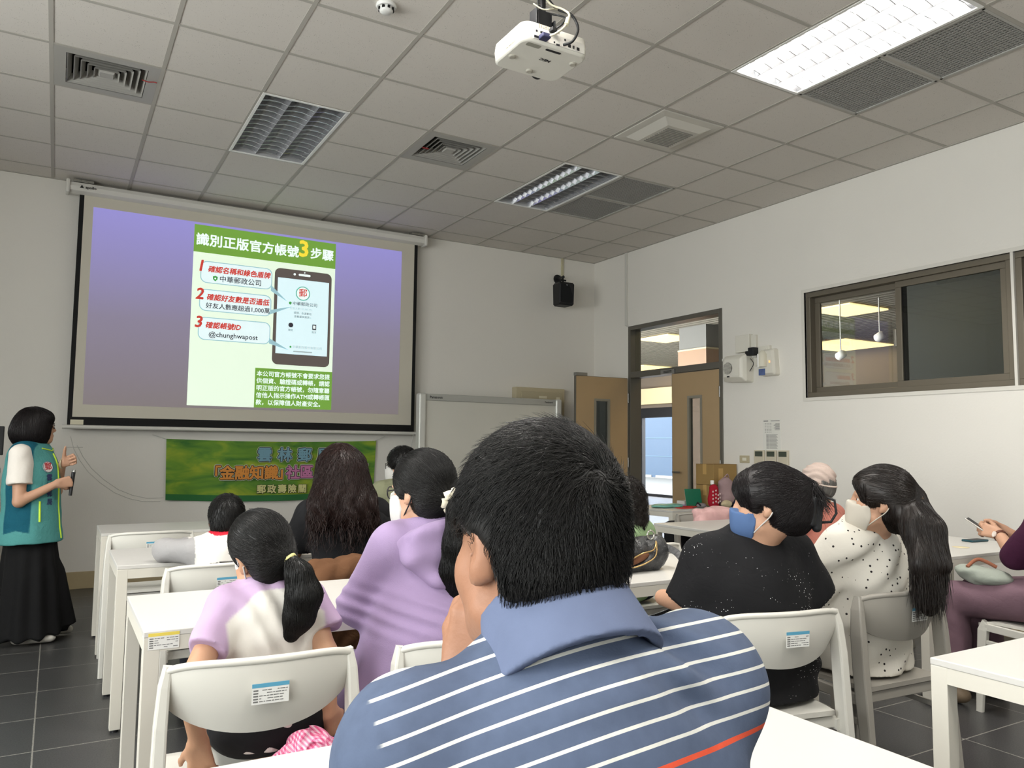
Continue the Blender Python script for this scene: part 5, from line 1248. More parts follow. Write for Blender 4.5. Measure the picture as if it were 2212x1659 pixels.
# ===== girl with a ponytail
def girl():
    root = (0.53, 2.20); t = person('child with a ponytail in a white tee with lilac sleeves', root)
    sk = SKIN('girl', (180, 138, 110)); T = Fr((0.535, 2.205, 0.545), rot(-2, 2, -2)); H = Fr((0.502, 2.205, 0.985), rot(-16, 10, -17), 0.90)
    tp = torso_prims(T, 0.102, (0.138, 0.105), (0.118, 0.088), (0.118, 0.086), up=0.300, rs=0.042); nb = T(-0.012, -0.005, 0.325); hp, hs = head_prims(H, nb, 0.040)
    shL, shR = T(-0.112, 0, 0.295), T(0.112, 0, 0.295); elL, elR = vec(0.308, 2.055, 0.700), vec(0.664, 2.13, 0.715); wrL, wrR = vec(0.338, 2.09, 0.555), vec(0.678, 2.13, 0.560)
    ra = (0.036, 0.030, 0.031, 0.021); ap = arm_prims(shL, elL, wrL, 1, ra) + arm_prims(shR, elR, wrR, 1, ra)
    hd = hand_prims(wrL, unit(vec(0.015, 0.02, -0.08)), vec(-0.25, -0.9, 0.0), 1, 0.82, (18, 26, 18), 0.16, 0.55, 10) + hand_prims(wrR, unit(vec(0.03, 0.02, -0.06)), vec(0.1, -0.95, 0.3), -1, 0.82, (62, 80, 50), 0.08, 0.5, 35)
    kn = (vec(0.44, 2.52, 0.50), vec(0.64, 2.52, 0.50)); an = (vec(0.44, 2.50, 0.10), vec(0.64, 2.50, 0.10))
    make('body', field(tp + ap + hp + hd + leg_prims(T, 0.07, kn, an, (0.066, 0.050, 0.046, 0.034)), 0.0055, subs=hs), sk, t, root)
    mL, mR = shL + (elL - shL)*0.54, shR + (elR - shR)*0.50; WHT_, LIL = linc((208, 204, 197)), linc((178, 154, 183))
    def col(V):
        q = T.inv(V); ln = np.minimum(0.126, 0.048 + (0.345 - q[:, 2])*1.15); a = np.maximum(sstep(-0.004, 0.008, np.abs(q[:, 0]) - ln)*sstep(0.10, 0.14, q[:, 2]), np.maximum(sstep(0.150, 0.156, np.abs(q[:, 0])), sstep(0.350, 0.354, q[:, 2])))
        return WHT_[None]*(1-a)[:, None] + LIL[None]*a[:, None]
    SF = field(tp[:-1] + [T.c((0, -0.01, 0.29), (-0.008, -0.006, 0.352), 0.070, 0.050, 0.04, None, (False, True)), T.c((0, 0, 0.02), (0, 0, 0.1), 0.130, 0.125, 0.04, ((0, 1, 0), 1.25)), cap(shL, mL, 0.037, 0.044, 0.035, None, (False, True)), cap(shR, mR + vec(0.016, 0.0, -0.008), 0.038, 0.053, 0.035, None, (False, True))], 0.0055, 0.009, disp=lambda X, Y, Z: wrinkle(0.0035, 42, 0.4)(X, Y, Z) + 0.004*np.sin((X*0.9 + Z*0.8)*70 + 2*np.sin(X*25)), keep=[half((0, 0, -1), (0, 0, 0.492))])
    make('tee_shirt', SF, cloth('raglan_tee', (225, 222, 214), attr=True, bump=(16, 0.14, 1.0)), t, root, col)
    make('shorts', field([T.e((0, -0.01, 0.0), (0.150, 0.115, 0.085), 0.0)] + leg_prims(T, 0.07, kn, an, (0.074, 0.062, 0.010, 0.010))[::2], 0.007, 0.004, keep=[half((0, 0, -1), (0, 0, 0.4535))]), cloth('black_shorts', (26, 26, 28)), t, root)
    shoes(an, (0, 1), mat('shoe_child', (150, 140, 150), 0.6), t, root, 0.12)
    hb, hsub, kp = hair_cap(H, 0.012, 0.016, -0.10, (0.142, 0.105), nape=0.048); hsub += [H.e((s*0.094, -0.002, -0.030), (0.030, 0.038, 0.050), 0.01) for s in (-1, 1)]; tie = H(0.012, -0.118, -0.022)
    hb.append(cap(H(0, -0.07, -0.01), tie, 0.055, 0.016, 0.03))
    HF = field(hb, 0.006, subs=hsub, keep=kp); rd = np.random.default_rng(5); V, Q = HF.mesh()
    def flow(p, n, k): v = tie - p; return v/np.maximum(np.linalg.norm(v, axis=1), 0.015)[:, None]
    st = [strands(HF, surf_pts(V, Q, 2600, rd), flow, 9, 0.0095, 0.0006, 0.0009, rd, 0.1, 0.001, 0.12)]
    hm = mat('hair_black_long', (13, 12, 11), 0.45, var=0.3, vscale=50, spec=0.3); ho = hairmesh('hair', HF, hm, t, root, st)
    tl = [tie, tie + vec(0.022, -0.028, -0.045), tie + vec(0.036, -0.034, -0.10), tie + vec(0.026, -0.028, -0.155), tie + vec(0.010, -0.020, -0.200)]
    TF = field([cap(tl[i], tl[i+1], (0.012, 0.031, 0.042, 0.036, 0.018)[i], (0.012, 0.031, 0.042, 0.036, 0.018)[i+1], 0.02) for i in range(4)], 0.006)
    V, Q = TF.mesh(); gr = lambda p, n, k: np.array([0.05, 0.0, -1.0])[None] + (tl[4] - p)*1.2*k
    st = [strands(TF, surf_pts(V, Q, 1500, rd, lambda c: c[:, 2] > tl[3][2] - 0.01), gr, 10, 0.011, 0.0008, 0.0010, rd, 0.12, 0.003, 0.12)]
    hairmesh('ponytail', TF, hm, t, root, st)
    a = unit(tl[1] - tie); make('hair_tie', field([cap(tie - a*0.004, tie + a*0.012, 0.0175, 0.0185, 0.0, None, (True, True))], 0.004), mat('tie_yellow', (226, 218, 150), 0.6), t, root)
    mw = mat('mask_white', (196, 194, 190), 0.8); MF = mask_field(H, hp, 0.005); mo = make('face_mask', MF, mw, t, root); mask_loops(H, mw, mo, root)
girl()

# ===== person in the lilac hooded dress
def lilac():
    root = (1.02, 2.20); t = person('person in a long lilac hooded dress with a white scrunchie round a low ponytail', root)
    sk = SKIN('fair', (188, 146, 120)); T = Fr((1.02, 2.19, 0.565), rot(2, 5, 0)); H = Fr((0.985, 2.235, 1.140), rot(-27, 4, 0), 0.97)
    tp = torso_prims(T, 0.122, (0.180, 0.140), (0.150, 0.115), (0.150, 0.115), 0.05, up=0.420, rs=0.054); nb = T(-0.01, 0, 0.43); hp, hs = head_prims(H, nb, 0.050)
    shL, shR = T(-0.130, 0, 0.412), T(0.130, 0, 0.412); elL, elR = vec(0.822, 2.335, 0.795), vec(1.26, 2.40, 0.79); wrL, wrR = vec(0.93, 2.56, 0.775), vec(1.10, 2.60, 0.775)
    ap = arm_prims(shL, elL, wrL, 1.1) + arm_prims(shR, elR, wrR, 1.1); hd = hand_prims(wrL, unit(vec(0.6, 0.5, -0.02)), vec(0, 0, 1), 1, 0.92) + hand_prims(wrR, unit(vec(-0.6, 0.5, -0.02)), vec(0, 0, 1), -1, 0.92)
    kn = (vec(0.92, 2.58, 0.50), vec(1.12, 2.58, 0.50)); an = (vec(0.90, 2.50, 0.09), vec(1.12, 2.50, 0.09))
    make('body', field(tp + ap + hp + hd + leg_prims(T, 0.09, kn, an), 0.007, subs=hs), sk, t, root)
    sl = arm_prims(shL, wrL*0.0 + elL, elL + (wrL - elL)*0.92, 1.1, (0.052, 0.047, 0.047, 0.034)) + arm_prims(shR, elR, elR + (wrR - elR)*0.92, 1.1, (0.052, 0.047, 0.047, 0.034))
    skirt = [cap(vec(1.00, 2.20, 0.70), vec(0.965, 2.28, 0.26), 0.170, 0.235, 0.08, None, (False, True)), cap(vec(0.90, 2.24, 0.62), vec(0.83, 2.25, 0.30), 0.09, 0.13, 0.06, None, (False, True))] + [cap(T(s*0.09, 0, 0.0), k_, 0.10, 0.085, 0.06) for s, k_ in zip((-1, 1), kn)]
    def folds(X, Y, Z):
        lowz = sstep(0.75, 0.45, Z); a = np.arctan2(X - 0.98, -(Y - 2.25)); r = np.exp(-((Z - 0.80)/0.06)**2)*0.004*np.sin((Z*1.0 + X*0.35)*150)
        return lowz*0.008*np.sin(a*16) + r + wrinkle(0.0025, 30, 2.0)(X, Y, Z)
    SF = field(tp[:-1] + sl + skirt + [T.c((0, -0.015, 0.41), (-0.005, -0.005, 0.475), 0.085, 0.062, 0.04, None, (False, True))], 0.0075, 0.010, disp=folds)
    lm = cloth('lilac_jersey', (152, 132, 167), bump=(300, 0.12), sheen=0.1); make('dress', SF, lm, t, root)
    hood = [T.e((0.020, -0.104, 0.382), (0.140, 0.034, 0.100), 0.0, rot(0, -12, 22)), T.e((0.0, -0.060, 0.435), (0.120, 0.060, 0.035), 0.04)]
    ed_ = [(-0.135, -0.060, 0.420), (-0.105, -0.100, 0.375), (-0.040, -0.130, 0.320), (0.040, -0.146, 0.280), (0.105, -0.136, 0.290), (0.145, -0.100, 0.345), (0.150, -0.050, 0.415)]
    hood += [T.c(ed_[i], ed_[i+1], 0.013, 0.013, 0.03) for i in range(6)]
    make('hood', field(hood, 0.006, 0.004, disp=lambda X, Y, Z: 0.0028*np.sin((X*0.75 - Z)*80 + 2*np.sin(X*30))), lm, t, root)
    C = Fr(T(-0.004, -0.006, 0.458), rot(2, 12, 0)); make('collar', field([C.c((0, 0, -0.02), (0, 0, 0.045), 0.073, 0.066, 0.0, None, (True, True))], 0.005, subs=[C.c((0, 0, -0.06), (0, 0, 0.09), 0.066, 0.058, 0.0)]), lm, t, root)
    shoes(an, (0, 1), mat('shoe_dark', (40, 38, 36), 0.5), t, root)
    hb, hsub, kp = hair_cap(H, 0.014, 0.018, -0.088, (0.138, 0.102)); tie = H(0.0, -0.128, -0.030); hb.append(cap(H(0, -0.07, -0.02), tie, 0.058, 0.020, 0.03))
    HF = field(hb, 0.006, subs=hsub, keep=kp); rd = np.random.default_rng(8); V, Q = HF.mesh()
    def flow(p, n, k): v = tie - p; return v/np.maximum(np.linalg.norm(v, axis=1), 0.015)[:, None]
    hm = mat('hair_black_long', (20, 18, 17)); hairmesh('hair', HF, hm, t, root, [strands(HF, surf_pts(V, Q, 2600, rd), flow, 10, 0.010, 0.0006, 0.0009, rd, 0.1, 0.001, 0.12)])
    d = vec(-0.015, -0.065, 0); tl = [tie, tie + d + vec(0, 0, -0.03), tie + d*1.1 + vec(0, 0, -0.12), tie + d*0.9 + vec(-0.01, 0, -0.20), tie + d*0.7 + vec(-0.005, 0, -0.26)]; r = (0.018, 0.034, 0.044, 0.040, 0.022)
    TF = field([cap(tl[i], tl[i+1], r[i], r[i+1], 0.02) for i in range(4)], 0.006); V, Q = TF.mesh()
    hairmesh('ponytail', TF, hm, t, root, [strands(TF, surf_pts(V, Q, 1600, rd), lambda p, n, k: np.array([-0.05, 0.05, -1.0])[None] + p*0, 9, 0.011, 0.001, 0.0011, rd, 0.2, 0.003, 0.15)])
    a = unit(tl[1] - tie); x = unit(np.cross(a, vec(0, 0, 1))); y = np.cross(a, x); sc = MB()
    ring = [tie + a*(0.006 + 0.004*math.sin(k*2.3)) + (x*math.cos(q) + y*math.sin(q))*(0.030 + 0.003*math.sin(k*3.1)) for k, q in enumerate([2*math.pi*i/28 for i in range(28)])]
    obj('scrunchie', MB().tube([(p[0]-root[0], p[1]-root[1], p[2]) for p in ring], [0.014 + 0.005*math.sin(k*2.1) for k in range(28)], 8, closed=True), cloth('scrunchie_cream', (226, 218, 196)), t)
    mw = mat('mask_white', (196, 194, 190)); mo = make('face_mask', mask_field(H, hp, 0.006), mw, t, root); mask_loops(H, mat('mask_loop_black', (30, 30, 32), 0.7), mo, root)
    g = thing('spectacles', None, None); g.parent = t; spectacles(H, mat('spectacle_black', (26, 24, 26), 0.35), g, (0, 0)); g.location = (-root[0], -root[1], 0); eyes(t, root, H)
lilac()

# ===== person in the black sparkly shirt
def black_shirt():
    root = (2.11, 1.95); t = person('person in a loose black sparkly shirt with blue face mask and claw clip', root)
    sk = SKIN('fair', (188, 146, 120)); T = Fr((2.11, 1.955, 0.565), rot(14, 3, -2)); H = Fr((2.105, 1.880, 1.095), rot(-40, 2, 0), 1.02)
    tp = torso_prims(T, 0.150, (0.205, 0.155), (0.190, 0.150), (0.180, 0.140), 0.07, up=0.345, rs=0.066); nb = T(-0.01, -0.01, 0.36); hp, hs = head_prims(H, nb, 0.058)
    shL, shR = T(-0.136, 0, 0.325), T(0.172, 0, 0.335); elL, elR = vec(1.930, 2.06, 0.745), vec(2.36, 1.92, 0.74); wrL, wrR = vec(1.96, 2.24, 0.735), vec(2.22, 2.22, 0.735)
    ap = arm_prims(shL, elL, wrL, 1.2) + arm_prims(shR, elR, wrR, 1.2); hd = hand_prims(wrL, unit(vec(0.8, 0.3, 0)), vec(0, 0, 1), 1, 0.95) + hand_prims(wrR, unit(vec(-0.8, 0.3, 0)), vec(0, 0, 1), -1, 0.95)
    kn = (vec(2.10, 2.38, 0.51), vec(2.30, 2.36, 0.51)); an = (vec(2.10, 2.34, 0.09), vec(2.32, 2.32, 0.09))
    make('body', field(tp + ap + hp + hd + leg_prims(T, 0.10, kn, an), 0.0065, subs=hs), sk, t, root)
    m = cloth('black_sparkle', (24, 24, 26), bump=(14, 0.2, 1.0)); nt = m.node_tree; N, L = nt.nodes, nt.links; b = N['Principled BSDF']
    tc = N.new('ShaderNodeTexCoord'); vo = N.new('ShaderNodeTexVoronoi'); vo.inputs['Scale'].default_value = 100; L.new(tc.outputs['Object'], vo.inputs['Vector'])
    nz = N.new('ShaderNodeTexNoise'); nz.inputs['Scale'].default_value = 9; L.new(tc.outputs['Object'], nz.inputs['Vector'])
    mr = N.new('ShaderNodeMapRange'); mr.inputs['From Min'].default_value = 0.46; mr.inputs['From Max'].default_value = 0.70; mr.inputs['To Min'].default_value = 0.0; mr.inputs['To Max'].default_value = 0.20; L.new(nz.outputs['Fac'], mr.inputs['Value'])
    lt = N.new('ShaderNodeMath'); lt.operation = 'LESS_THAN'; L.new(vo.outputs['Distance'], lt.inputs[0]); L.new(mr.outputs[0], lt.inputs[1])
    mx = N.new('ShaderNodeMix'); mx.data_type = 'RGBA'; L.new(lt.outputs[0], mx.inputs[0]); mx.inputs[6].default_value = rgb((24, 24, 26)); mx.inputs[7].default_value = rgb((235, 235, 235)); L.new(mx.outputs[2], b.inputs['Base Color'])
    mL, mR = shL + (elL - shL)*0.95, shR + (elR - shR)*0.85
    def folds(X, Y, Z): return 0.006*np.sin((Z*0.9 + X*0.4)*70)*np.exp(-((Z - 0.58)/0.12)**2) + wrinkle(0.005, 24, 0.7)(X, Y, Z)
    SF = field(tp[:-1] + [T.c((0, -0.01, 0.33), (0, -0.008, 0.392), 0.105, 0.078, 0.05, None, (False, True)), T.c((0, -0.01, -0.06), (0, -0.01, 0.2), 0.21, 0.20, 0.06, ((0, 1, 0), 1.3)), cap(shL, mL, 0.078, 0.086, 0.05, None, (False, True)), cap(shR, mR, 0.086, 0.094, 0.05, None, (False, True))], 0.007, 0.010, disp=folds, keep=[half((0, 0, -1), (0, 0, 0.462))])
    make('shirt', SF, m, t, root)
    make('trousers', field(leg_prims(T, 0.10, kn, an, (0.10, 0.074, 0.070, 0.055)), 0.010, 0.004), cloth('black_trousers', (26, 26, 30)), t, root); shoes(an, (0.1, 1), mat('shoe_dark', (40, 38, 36)), t, root)
    hb, hsub, kp = hair_cap(H, 0.018, 0.022, -0.110, (0.148, 0.100)); bun = H(0.0, -0.105, -0.005)
    hb += [H.e((0, -0.10, 0.0), (0.066, 0.060, 0.100), 0.04), H.e((0, 0.060, 0.055), (0.070, 0.040, 0.046), 0.03), H.c((0.0, -0.13, 0.05), (0.02, -0.165, 0.0), 0.022, 0.012, 0.03)]; hsub = [H.e((0, 0.150, -0.040), (0.080, 0.085, 0.090), 0.015)] + hsub[1:]
    HF = field(hb, 0.0065, subs=hsub, keep=kp); rd = np.random.default_rng(11); V, Q = HF.mesh(); up = H(0, -0.12, 0.05)
    def flow(p, n, k):
        q = H.inv(p); v = unit(up - p.mean(0))[None]*0 + (up - p); v /= np.maximum(np.linalg.norm(v, axis=1), 0.02)[:, None]; fr = (q[:, 1] > 0.045)[:, None]; return np.where(fr, H.R[:, 2][None]*-1.0 - H.R[:, 0][None]*0.3, v)
    hm = mat('hair_dark_plum', (20, 15, 16), 0.45, var=0.3, vscale=40, spec=0.3)
    st = [strands(HF, surf_pts(V, Q, 3000, rd), flow, 9, 0.0095, 0.0006, 0.0010, rd, 0.15, 0.002, 0.2)]
    P = np.repeat(H(0.005, -0.145, 0.05)[None], 130, 0) + rd.normal(0, 0.016, (130, 3)); st.append(strands(HF, P, lambda p, n, k: np.array([0.12, -0.20, -0.75])[None] + p*0, 10, 0.010, 0.004, 0.0012, rd, 0.3, 0.02, 0.45, follow=False))
    hairmesh('hair', HF, hm, t, root, st)
    cl = field([cap(H(0.02, -0.165, 0.03), H(0.0, -0.155, -0.075), 0.020, 0.016, 0.01, (H.R[:, 0], 0.6)), cap(H(-0.03, -0.15, 0.02), H(-0.03, -0.14, -0.06), 0.012, 0.010, 0.01)], 0.005); co = make('claw_clip', cl, BP, t, root)
    wtube('clip_loop', [H(0.02, -0.175, 0.028), H(0.02, -0.215, 0.012), H(0.02, -0.218, -0.030), H(0.02, -0.200, -0.058), H(0.02, -0.165, -0.060)], 0.0045, BP, co, root)
    mb = mat('mask_blue', (74, 100, 142), 0.8); mo = make('face_mask', mask_field(H, hp, 0.005, -0.105, -0.022), mb, t, root); mask_loops(H, mat('mask_white', (196, 194, 190)), mo, root)
    nk = [T(0.080*math.cos(a), -0.004 + 0.072*math.sin(a), 0.392 - 0.016*math.sin(a)) for a in [2*math.pi*k/28 for k in range(28)]]; wtube('necklace', nk, 0.0014, mat('gold', (200, 160, 90), 0.25, metal=1.0), t, root, 5, True); eyes(t, root, H)
black_shirt()

# ===== person in the dotted white blouse
def dotted():
    root = (2.73, 2.0); t = person('person with very long dark hair in a white blouse with small black dots', root)
    sk = SKIN('fair', (188, 146, 120)); T = Fr((2.74, 2.02, 0.565), rot(-4, -9, 0)); H = Fr((2.700, 1.860, 1.090), rot(-38, -4, 0), 1.0)
    tp = torso_prims(T, 0.150, (0.185, 0.140), (0.150, 0.115), (0.155, 0.115), 0.05, up=0.375, rs=0.056); nb = T(-0.005, 0, 0.39); hp, hs = head_prims(H, nb, 0.048)
    shL, shR = T(-0.158, 0, 0.37), T(0.158, 0, 0.37); elL, elR = vec(2.50, 2.03, 0.70), vec(2.96, 2.05, 0.70); wrL, wrR = vec(2.56, 2.26, 0.62), vec(2.85, 2.26, 0.62)
    ap = arm_prims(shL, elL, wrL, 1.05) + arm_prims(shR, elR, wrR, 1.05); hd = hand_prims(wrL, unit(vec(0.5, 0.5, -0.1)), vec(-0.2, 0, 1), 1, 0.92) + hand_prims(wrR, unit(vec(-0.5, 0.5, -0.1)), vec(0.2, 0, 1), -1, 0.92)
    kn = (vec(2.62, 2.44, 0.51), vec(2.82, 2.44, 0.51)); an = (vec(2.62, 2.38, 0.09), vec(2.82, 2.38, 0.09))
    make('body', field(tp + ap + hp + hd + leg_prims(T, 0.09, kn, an), 0.0065, subs=hs), sk, t, root)
    m = cloth('dotted_blouse', (212, 208, 198), bump=(14, 0.12, 1.0)); nt = m.node_tree; N, L = nt.nodes, nt.links; b = N['Principled BSDF']
    tc = N.new('ShaderNodeTexCoord'); vo = N.new('ShaderNodeTexVoronoi'); vo.inputs['Scale'].default_value = 40; vo.inputs['Randomness'].default_value = 0.6; L.new(tc.outputs['Object'], vo.inputs['Vector'])
    lt = N.new('ShaderNodeMath'); lt.operation = 'LESS_THAN'; lt.inputs[1].default_value = 0.17; L.new(vo.outputs['Distance'], lt.inputs[0])
    mx = N.new('ShaderNodeMix'); mx.data_type = 'RGBA'; L.new(lt.outputs[0], mx.inputs[0]); mx.inputs[6].default_value = rgb((212, 208, 198)); mx.inputs[7].default_value = rgb((40, 36, 36)); L.new(mx.outputs[2], b.inputs['Base Color'])
    sl = arm_prims(shL, elL, elL + (wrL - elL)*0.9, 1, (0.064, 0.060, 0.060, 0.046)) + arm_prims(shR, elR, elR + (wrR - elR)*0.9, 1, (0.064, 0.060, 0.060, 0.046))
    sl += [T.c((0, -0.01, 0.20), (0, -0.04, -0.09), 0.165, 0.205, 0.08, ((0, 1, 0), 1.25), (False, True)), cap(vec(2.62, 2.10, 0.60), vec(2.55, 2.22, 0.46), 0.07, 0.09, 0.06)]
    SF = field(tp[:-1] + sl + [T.c((0, -0.01, 0.36), (0, -0.004, 0.425), 0.085, 0.058, 0.04, None, (False, True))], 0.007, 0.010, disp=lambda X, Y, Z: wrinkle(0.0075, 24, 1.3)(X, Y, Z) + 0.006*np.sin((X*0.8 - Z)*48 + 1.5*np.sin(Y*20)), keep=[half((0, 0, -1), (0, 0, 0.458))])
    make('blouse', SF, m, t, root); make('trousers', field(leg_prims(T, 0.09, kn, an, (0.09, 0.070, 0.066, 0.05)), 0.010, 0.004), cloth('navy_trousers', (28, 32, 50)), t, root); shoes(an, (0, 1), mat('shoe_tan', (120, 104, 84), 0.6), t, root)
    hb, hsub, kp = hair_cap(H, 0.017, 0.022, -0.10, (0.144, 0.098)); tie = H(0.0, -0.120, 0.028)
    hb += [H.e((0, -0.06, -0.01), (0.075, 0.060, 0.10), 0.03), cap(H(0, -0.05, 0.06), tie, 0.055, 0.026, 0.03), H.e((0, 0.058, 0.060), (0.066, 0.038, 0.040), 0.03)]
    F1, F2 = vec(2.735, 1.735, 1.00), vec(2.715, 1.690, 0.88); hb += [cap(H(0, -0.085, -0.02), F1, 0.066, 0.072, 0.03, ((0.1, -1.0, 0), 1.4)), cap(F1, F2, 0.074, 0.082, 0.04, ((0.1, -1.0, 0), 1.8)), cap(F2, vec(2.712, 1.685, 0.76), 0.082, 0.060, 0.04, ((0.1, -1.0, 0), 2.0)), cap(tie, F1 + vec(0.02, -0.035, 0), 0.026, 0.045, 0.03), cap(F1 + vec(0.02, -0.035, 0), F2 + vec(0.02, -0.03, 0), 0.045, 0.040, 0.03)]
    HF = field(hb, 0.0065, subs=hsub); rd = np.random.default_rng(13); V, Q = HF.mesh()
    def flow(p, n, k):
        q = H.inv(p); w = tie - p; w /= np.maximum(np.linalg.norm(w, axis=1), 0.02)[:, None]; up = (q[:, 2] > 0.0)[:, None] & (q[:, 1] > -0.11)[:, None]; fr = ((q[:, 1] > 0.055) & (q[:, 2] < 0.075))[:, None]
        return np.where(fr, H.R[:, 2][None]*-1.0 - H.R[:, 0][None]*0.2, np.where(up, w, np.array([0.03, -0.02, -1.0])[None]))
    hm = mat('hair_dark_brown', (28, 21, 17), 0.40, var=0.4, vscale=30, spec=0.4)
    st = [strands(HF, surf_pts(V, Q, 3600, rd), flow, 12, 0.0105, 0.0008, 0.0010, rd, 0.08, 0.002, 0.12)]
    lowp = surf_pts(V, Q, 500, rd, lambda c: (c[:, 2] < 0.86) & (c[:, 2] > 0.77)); st.append(strands(HF, lowp, lambda p, n, k: np.array([0.03, 0.0, -1.0])[None] + p*0, 10, 0.011, 0.001, 0.0012, rd, 0.1, 0.004, 0.15, follow=False))
    hairmesh('hair', HF, hm, t, root, st)
    bd = MB(); ax = H.R[:, 0]
    for k in range(13):
        a = math.pi*k/12; p = tie + ax*0.036*math.cos(a) + H.R[:, 2]*0.016*math.sin(a) - H.R[:, 1]*0.016
        bd.lathe([(0.0, -0.006), (0.005, -0.003), (0.006, 0), (0.005, 0.003), (0.0, 0.006)], 8, k % 3 == 0, c=(p[0]-root[0], p[1]-root[1], p[2]))
    obj('hair_clip', bd, [mat('clip_bead', (40, 32, 26), 0.25), mat('gold', (200, 160, 90), 0.25, metal=1.0)], t)
    mw = mat('mask_cream', (196, 190, 178), 0.8); mo = make('face_mask', mask_field(H, hp, 0.005, -0.11, -0.014), mw, t, root); mask_loops(H, mw, mo, root); eyes(t, root, H)
dotted()
# ===== presenter standing at the left
def onsurf(F, p, d, n=400, step=0.002, out=0.004):
    p = np.asarray(p, float); d = unit(d)
    for _ in range(n):
        if F.sample(p[None])[0] < out: break
        p = p + d*step
    return p
def presenter():
    root = (-0.085, 5.99); t = person('standing person in a teal vest with lime zips and long black skirt', root)
    sk = SKIN('fair', (188, 146, 120)); T = Fr((-0.115, 5.99, 0.80), rot(112, -2, 0)); H = Fr((-0.115, 5.985, 1.372), rot(80, -6, 0), 0.98)
    tp = torso_prims(T, 0.150, (0.125, 0.095), (0.120, 0.095), (0.145, 0.108), 0.045, up=0.410, rs=0.052); nb = T(0, 0, 0.42); hp, hs = head_prims(H, nb, 0.046)
    shL, shR = T(-0.160, 0, 0.40), T(0.160, 0, 0.40); elL, elR = vec(0.020, 6.12, 0.95), vec(-0.180, 5.790, 0.905); wrL, wrR = vec(0.045, 5.93, 1.140), vec(0.020, 5.800, 1.015)
    ap = arm_prims(shL, elL, wrL, 0.92) + arm_prims(shR, elR, wrR, 0.92)
    hd = hand_prims(wrR, unit(vec(0.9, 0.25, 0.15)), vec(0.25, -0.95, 0.1), 1, 0.95, (70, 85, 50), 0.03, 0.5, 30) + hand_prims(wrL, unit(vec(0.75, -0.25, 0.35)), vec(0.5, 0.75, 0.25), 1, 0.95, (72, 85, 50), 0.03, 0.9, 4)
    fx = vec(-0.06, 5.90, 0), vec(-0.04, 6.08, 0)
    an = (vec(-0.07, 5.93, 0.08), vec(-0.06, 6.07, 0.08)); lg = [cap(T(s*0.06, 0, 0.0), k, 0.065, 0.055, 0.04) for s, k in zip((-1, 1), (vec(-0.07, 6.06, 0.43), vec(-0.07, 5.93, 0.43)))] + [cap(k, a, 0.055, 0.04, 0.02) for k, a in zip((vec(-0.07, 6.06, 0.43), vec(-0.07, 5.93, 0.43)), an[::-1])]
    make('body', field(tp + ap + hp + hd + lg, 0.0065, subs=hs), sk, t, root)
    mR, mL = shR + (elR - shR)*0.62, shL + (elL - shL)*0.62
    make('tee_shirt', field([T.e((0, 0, 0.33), (0.150, 0.112, 0.14), 0.0), T.c((0, 0, 0.38), (0, 0.01, 0.46), 0.085, 0.056, 0.04, None, (False, True)), cap(shR, mR, 0.058, 0.064, 0.04, None, (False, True)), cap(shL, mL, 0.058, 0.064, 0.04, None, (False, True))], 0.007, 0.008, disp=wrinkle(0.003, 40)), cloth('tee_white', (226, 220, 212)), t, root)
    VS = [T.e((0, 0, 0.20), (0.152, 0.128, 0.22), 0.0), T.e((0, 0.0, 0.33), (0.155, 0.122, 0.16), 0.05), T.c((-0.115, 0, 0.41), (0.115, 0, 0.41), 0.050, 0.050, 0.06), T.c((0, 0.0, 0.22), (0, 0.0, -0.155), 0.165, 0.200, 0.06, ((0, 1, 0), 1.18), (False, True)), T.e((0, -0.02, 0.38), (0.14, 0.09, 0.09), 0.05)]
    VF = field(VS, 0.0065, 0.012, subs=[cap(shR + vec(0, 0, 0.0), shR + vec(0, -0.12, -0.02), 0.052, 0.075, 0.02), cap(shL, shL + vec(0, 0.12, -0.02), 0.052, 0.075, 0.02)], disp=wrinkle(0.004, 26, 0.6))
    TEAL, DARK = linc((82, 148, 146)), linc((22, 86, 104))
    def col(V):
        q = T.inv(V); a = sstep(0.085, 0.092, np.abs(q[:, 0]))*sstep(0.075, 0.070, q[:, 1])*sstep(-0.085, -0.078, q[:, 1])*sstep(-0.080, -0.074, q[:, 2] + 0.25*np.abs(q[:, 1])); return TEAL[None]*(1-a)[:, None] + DARK[None]*a[:, None]
    make('vest', VF, cloth('vest_teal', (82, 148, 146), attr=True, bump=(40, 0.3, 1.0)), t, root, col)
    C = Fr(T(0, 0.01, 0.450), rot(97, 14, 0)); make('vest_collar', field([C.c((0, 0, -0.035), (0, 0, 0.035), 0.098, 0.070, 0.0, None, (True, True))], 0.005, subs=[C.c((0, 0, -0.07), (0, 0, 0.08), 0.092, 0.058, 0.0), C.c((0, 0.16, 0.05), (0, 0.05, -0.06), 0.055, 0.02, 0.0)]), cloth('vest_collar', (22, 86, 104)), t, root)
    lime = mat('zip_lime', (206, 240, 70), 0.5); pts = [onsurf(VF, T(0.0, 0.30, s), -T.R[:, 1], out=0.003) for s in np.linspace(0.40, -0.15, 16)]; wtube('front_zip', pts, 0.0055, lime, t, root, 6)
    pd = unit(-T.R[:, 0]*1.0 - T.R[:, 1]*0.62); pts = [onsurf(VF, T(0.10, 0.085, s) - pd*0.22, pd, out=0.003) for s in np.linspace(0.10, -0.03, 8)]; wtube('pocket_zip', pts, 0.0065, lime, t, root, 6)
    pts = [T(x, 0.05 + 0.055*(1 - abs(x)/0.09), 0.418 + 0.2*abs(x)) for x in np.linspace(-0.085, 0.085, 11)]; pts = [onsurf(VF, p + T.R[:, 1]*0.12, -T.R[:, 1], out=0.003) for p in pts]; wtube('collar_piping', pts, 0.004, lime, t, root, 6)
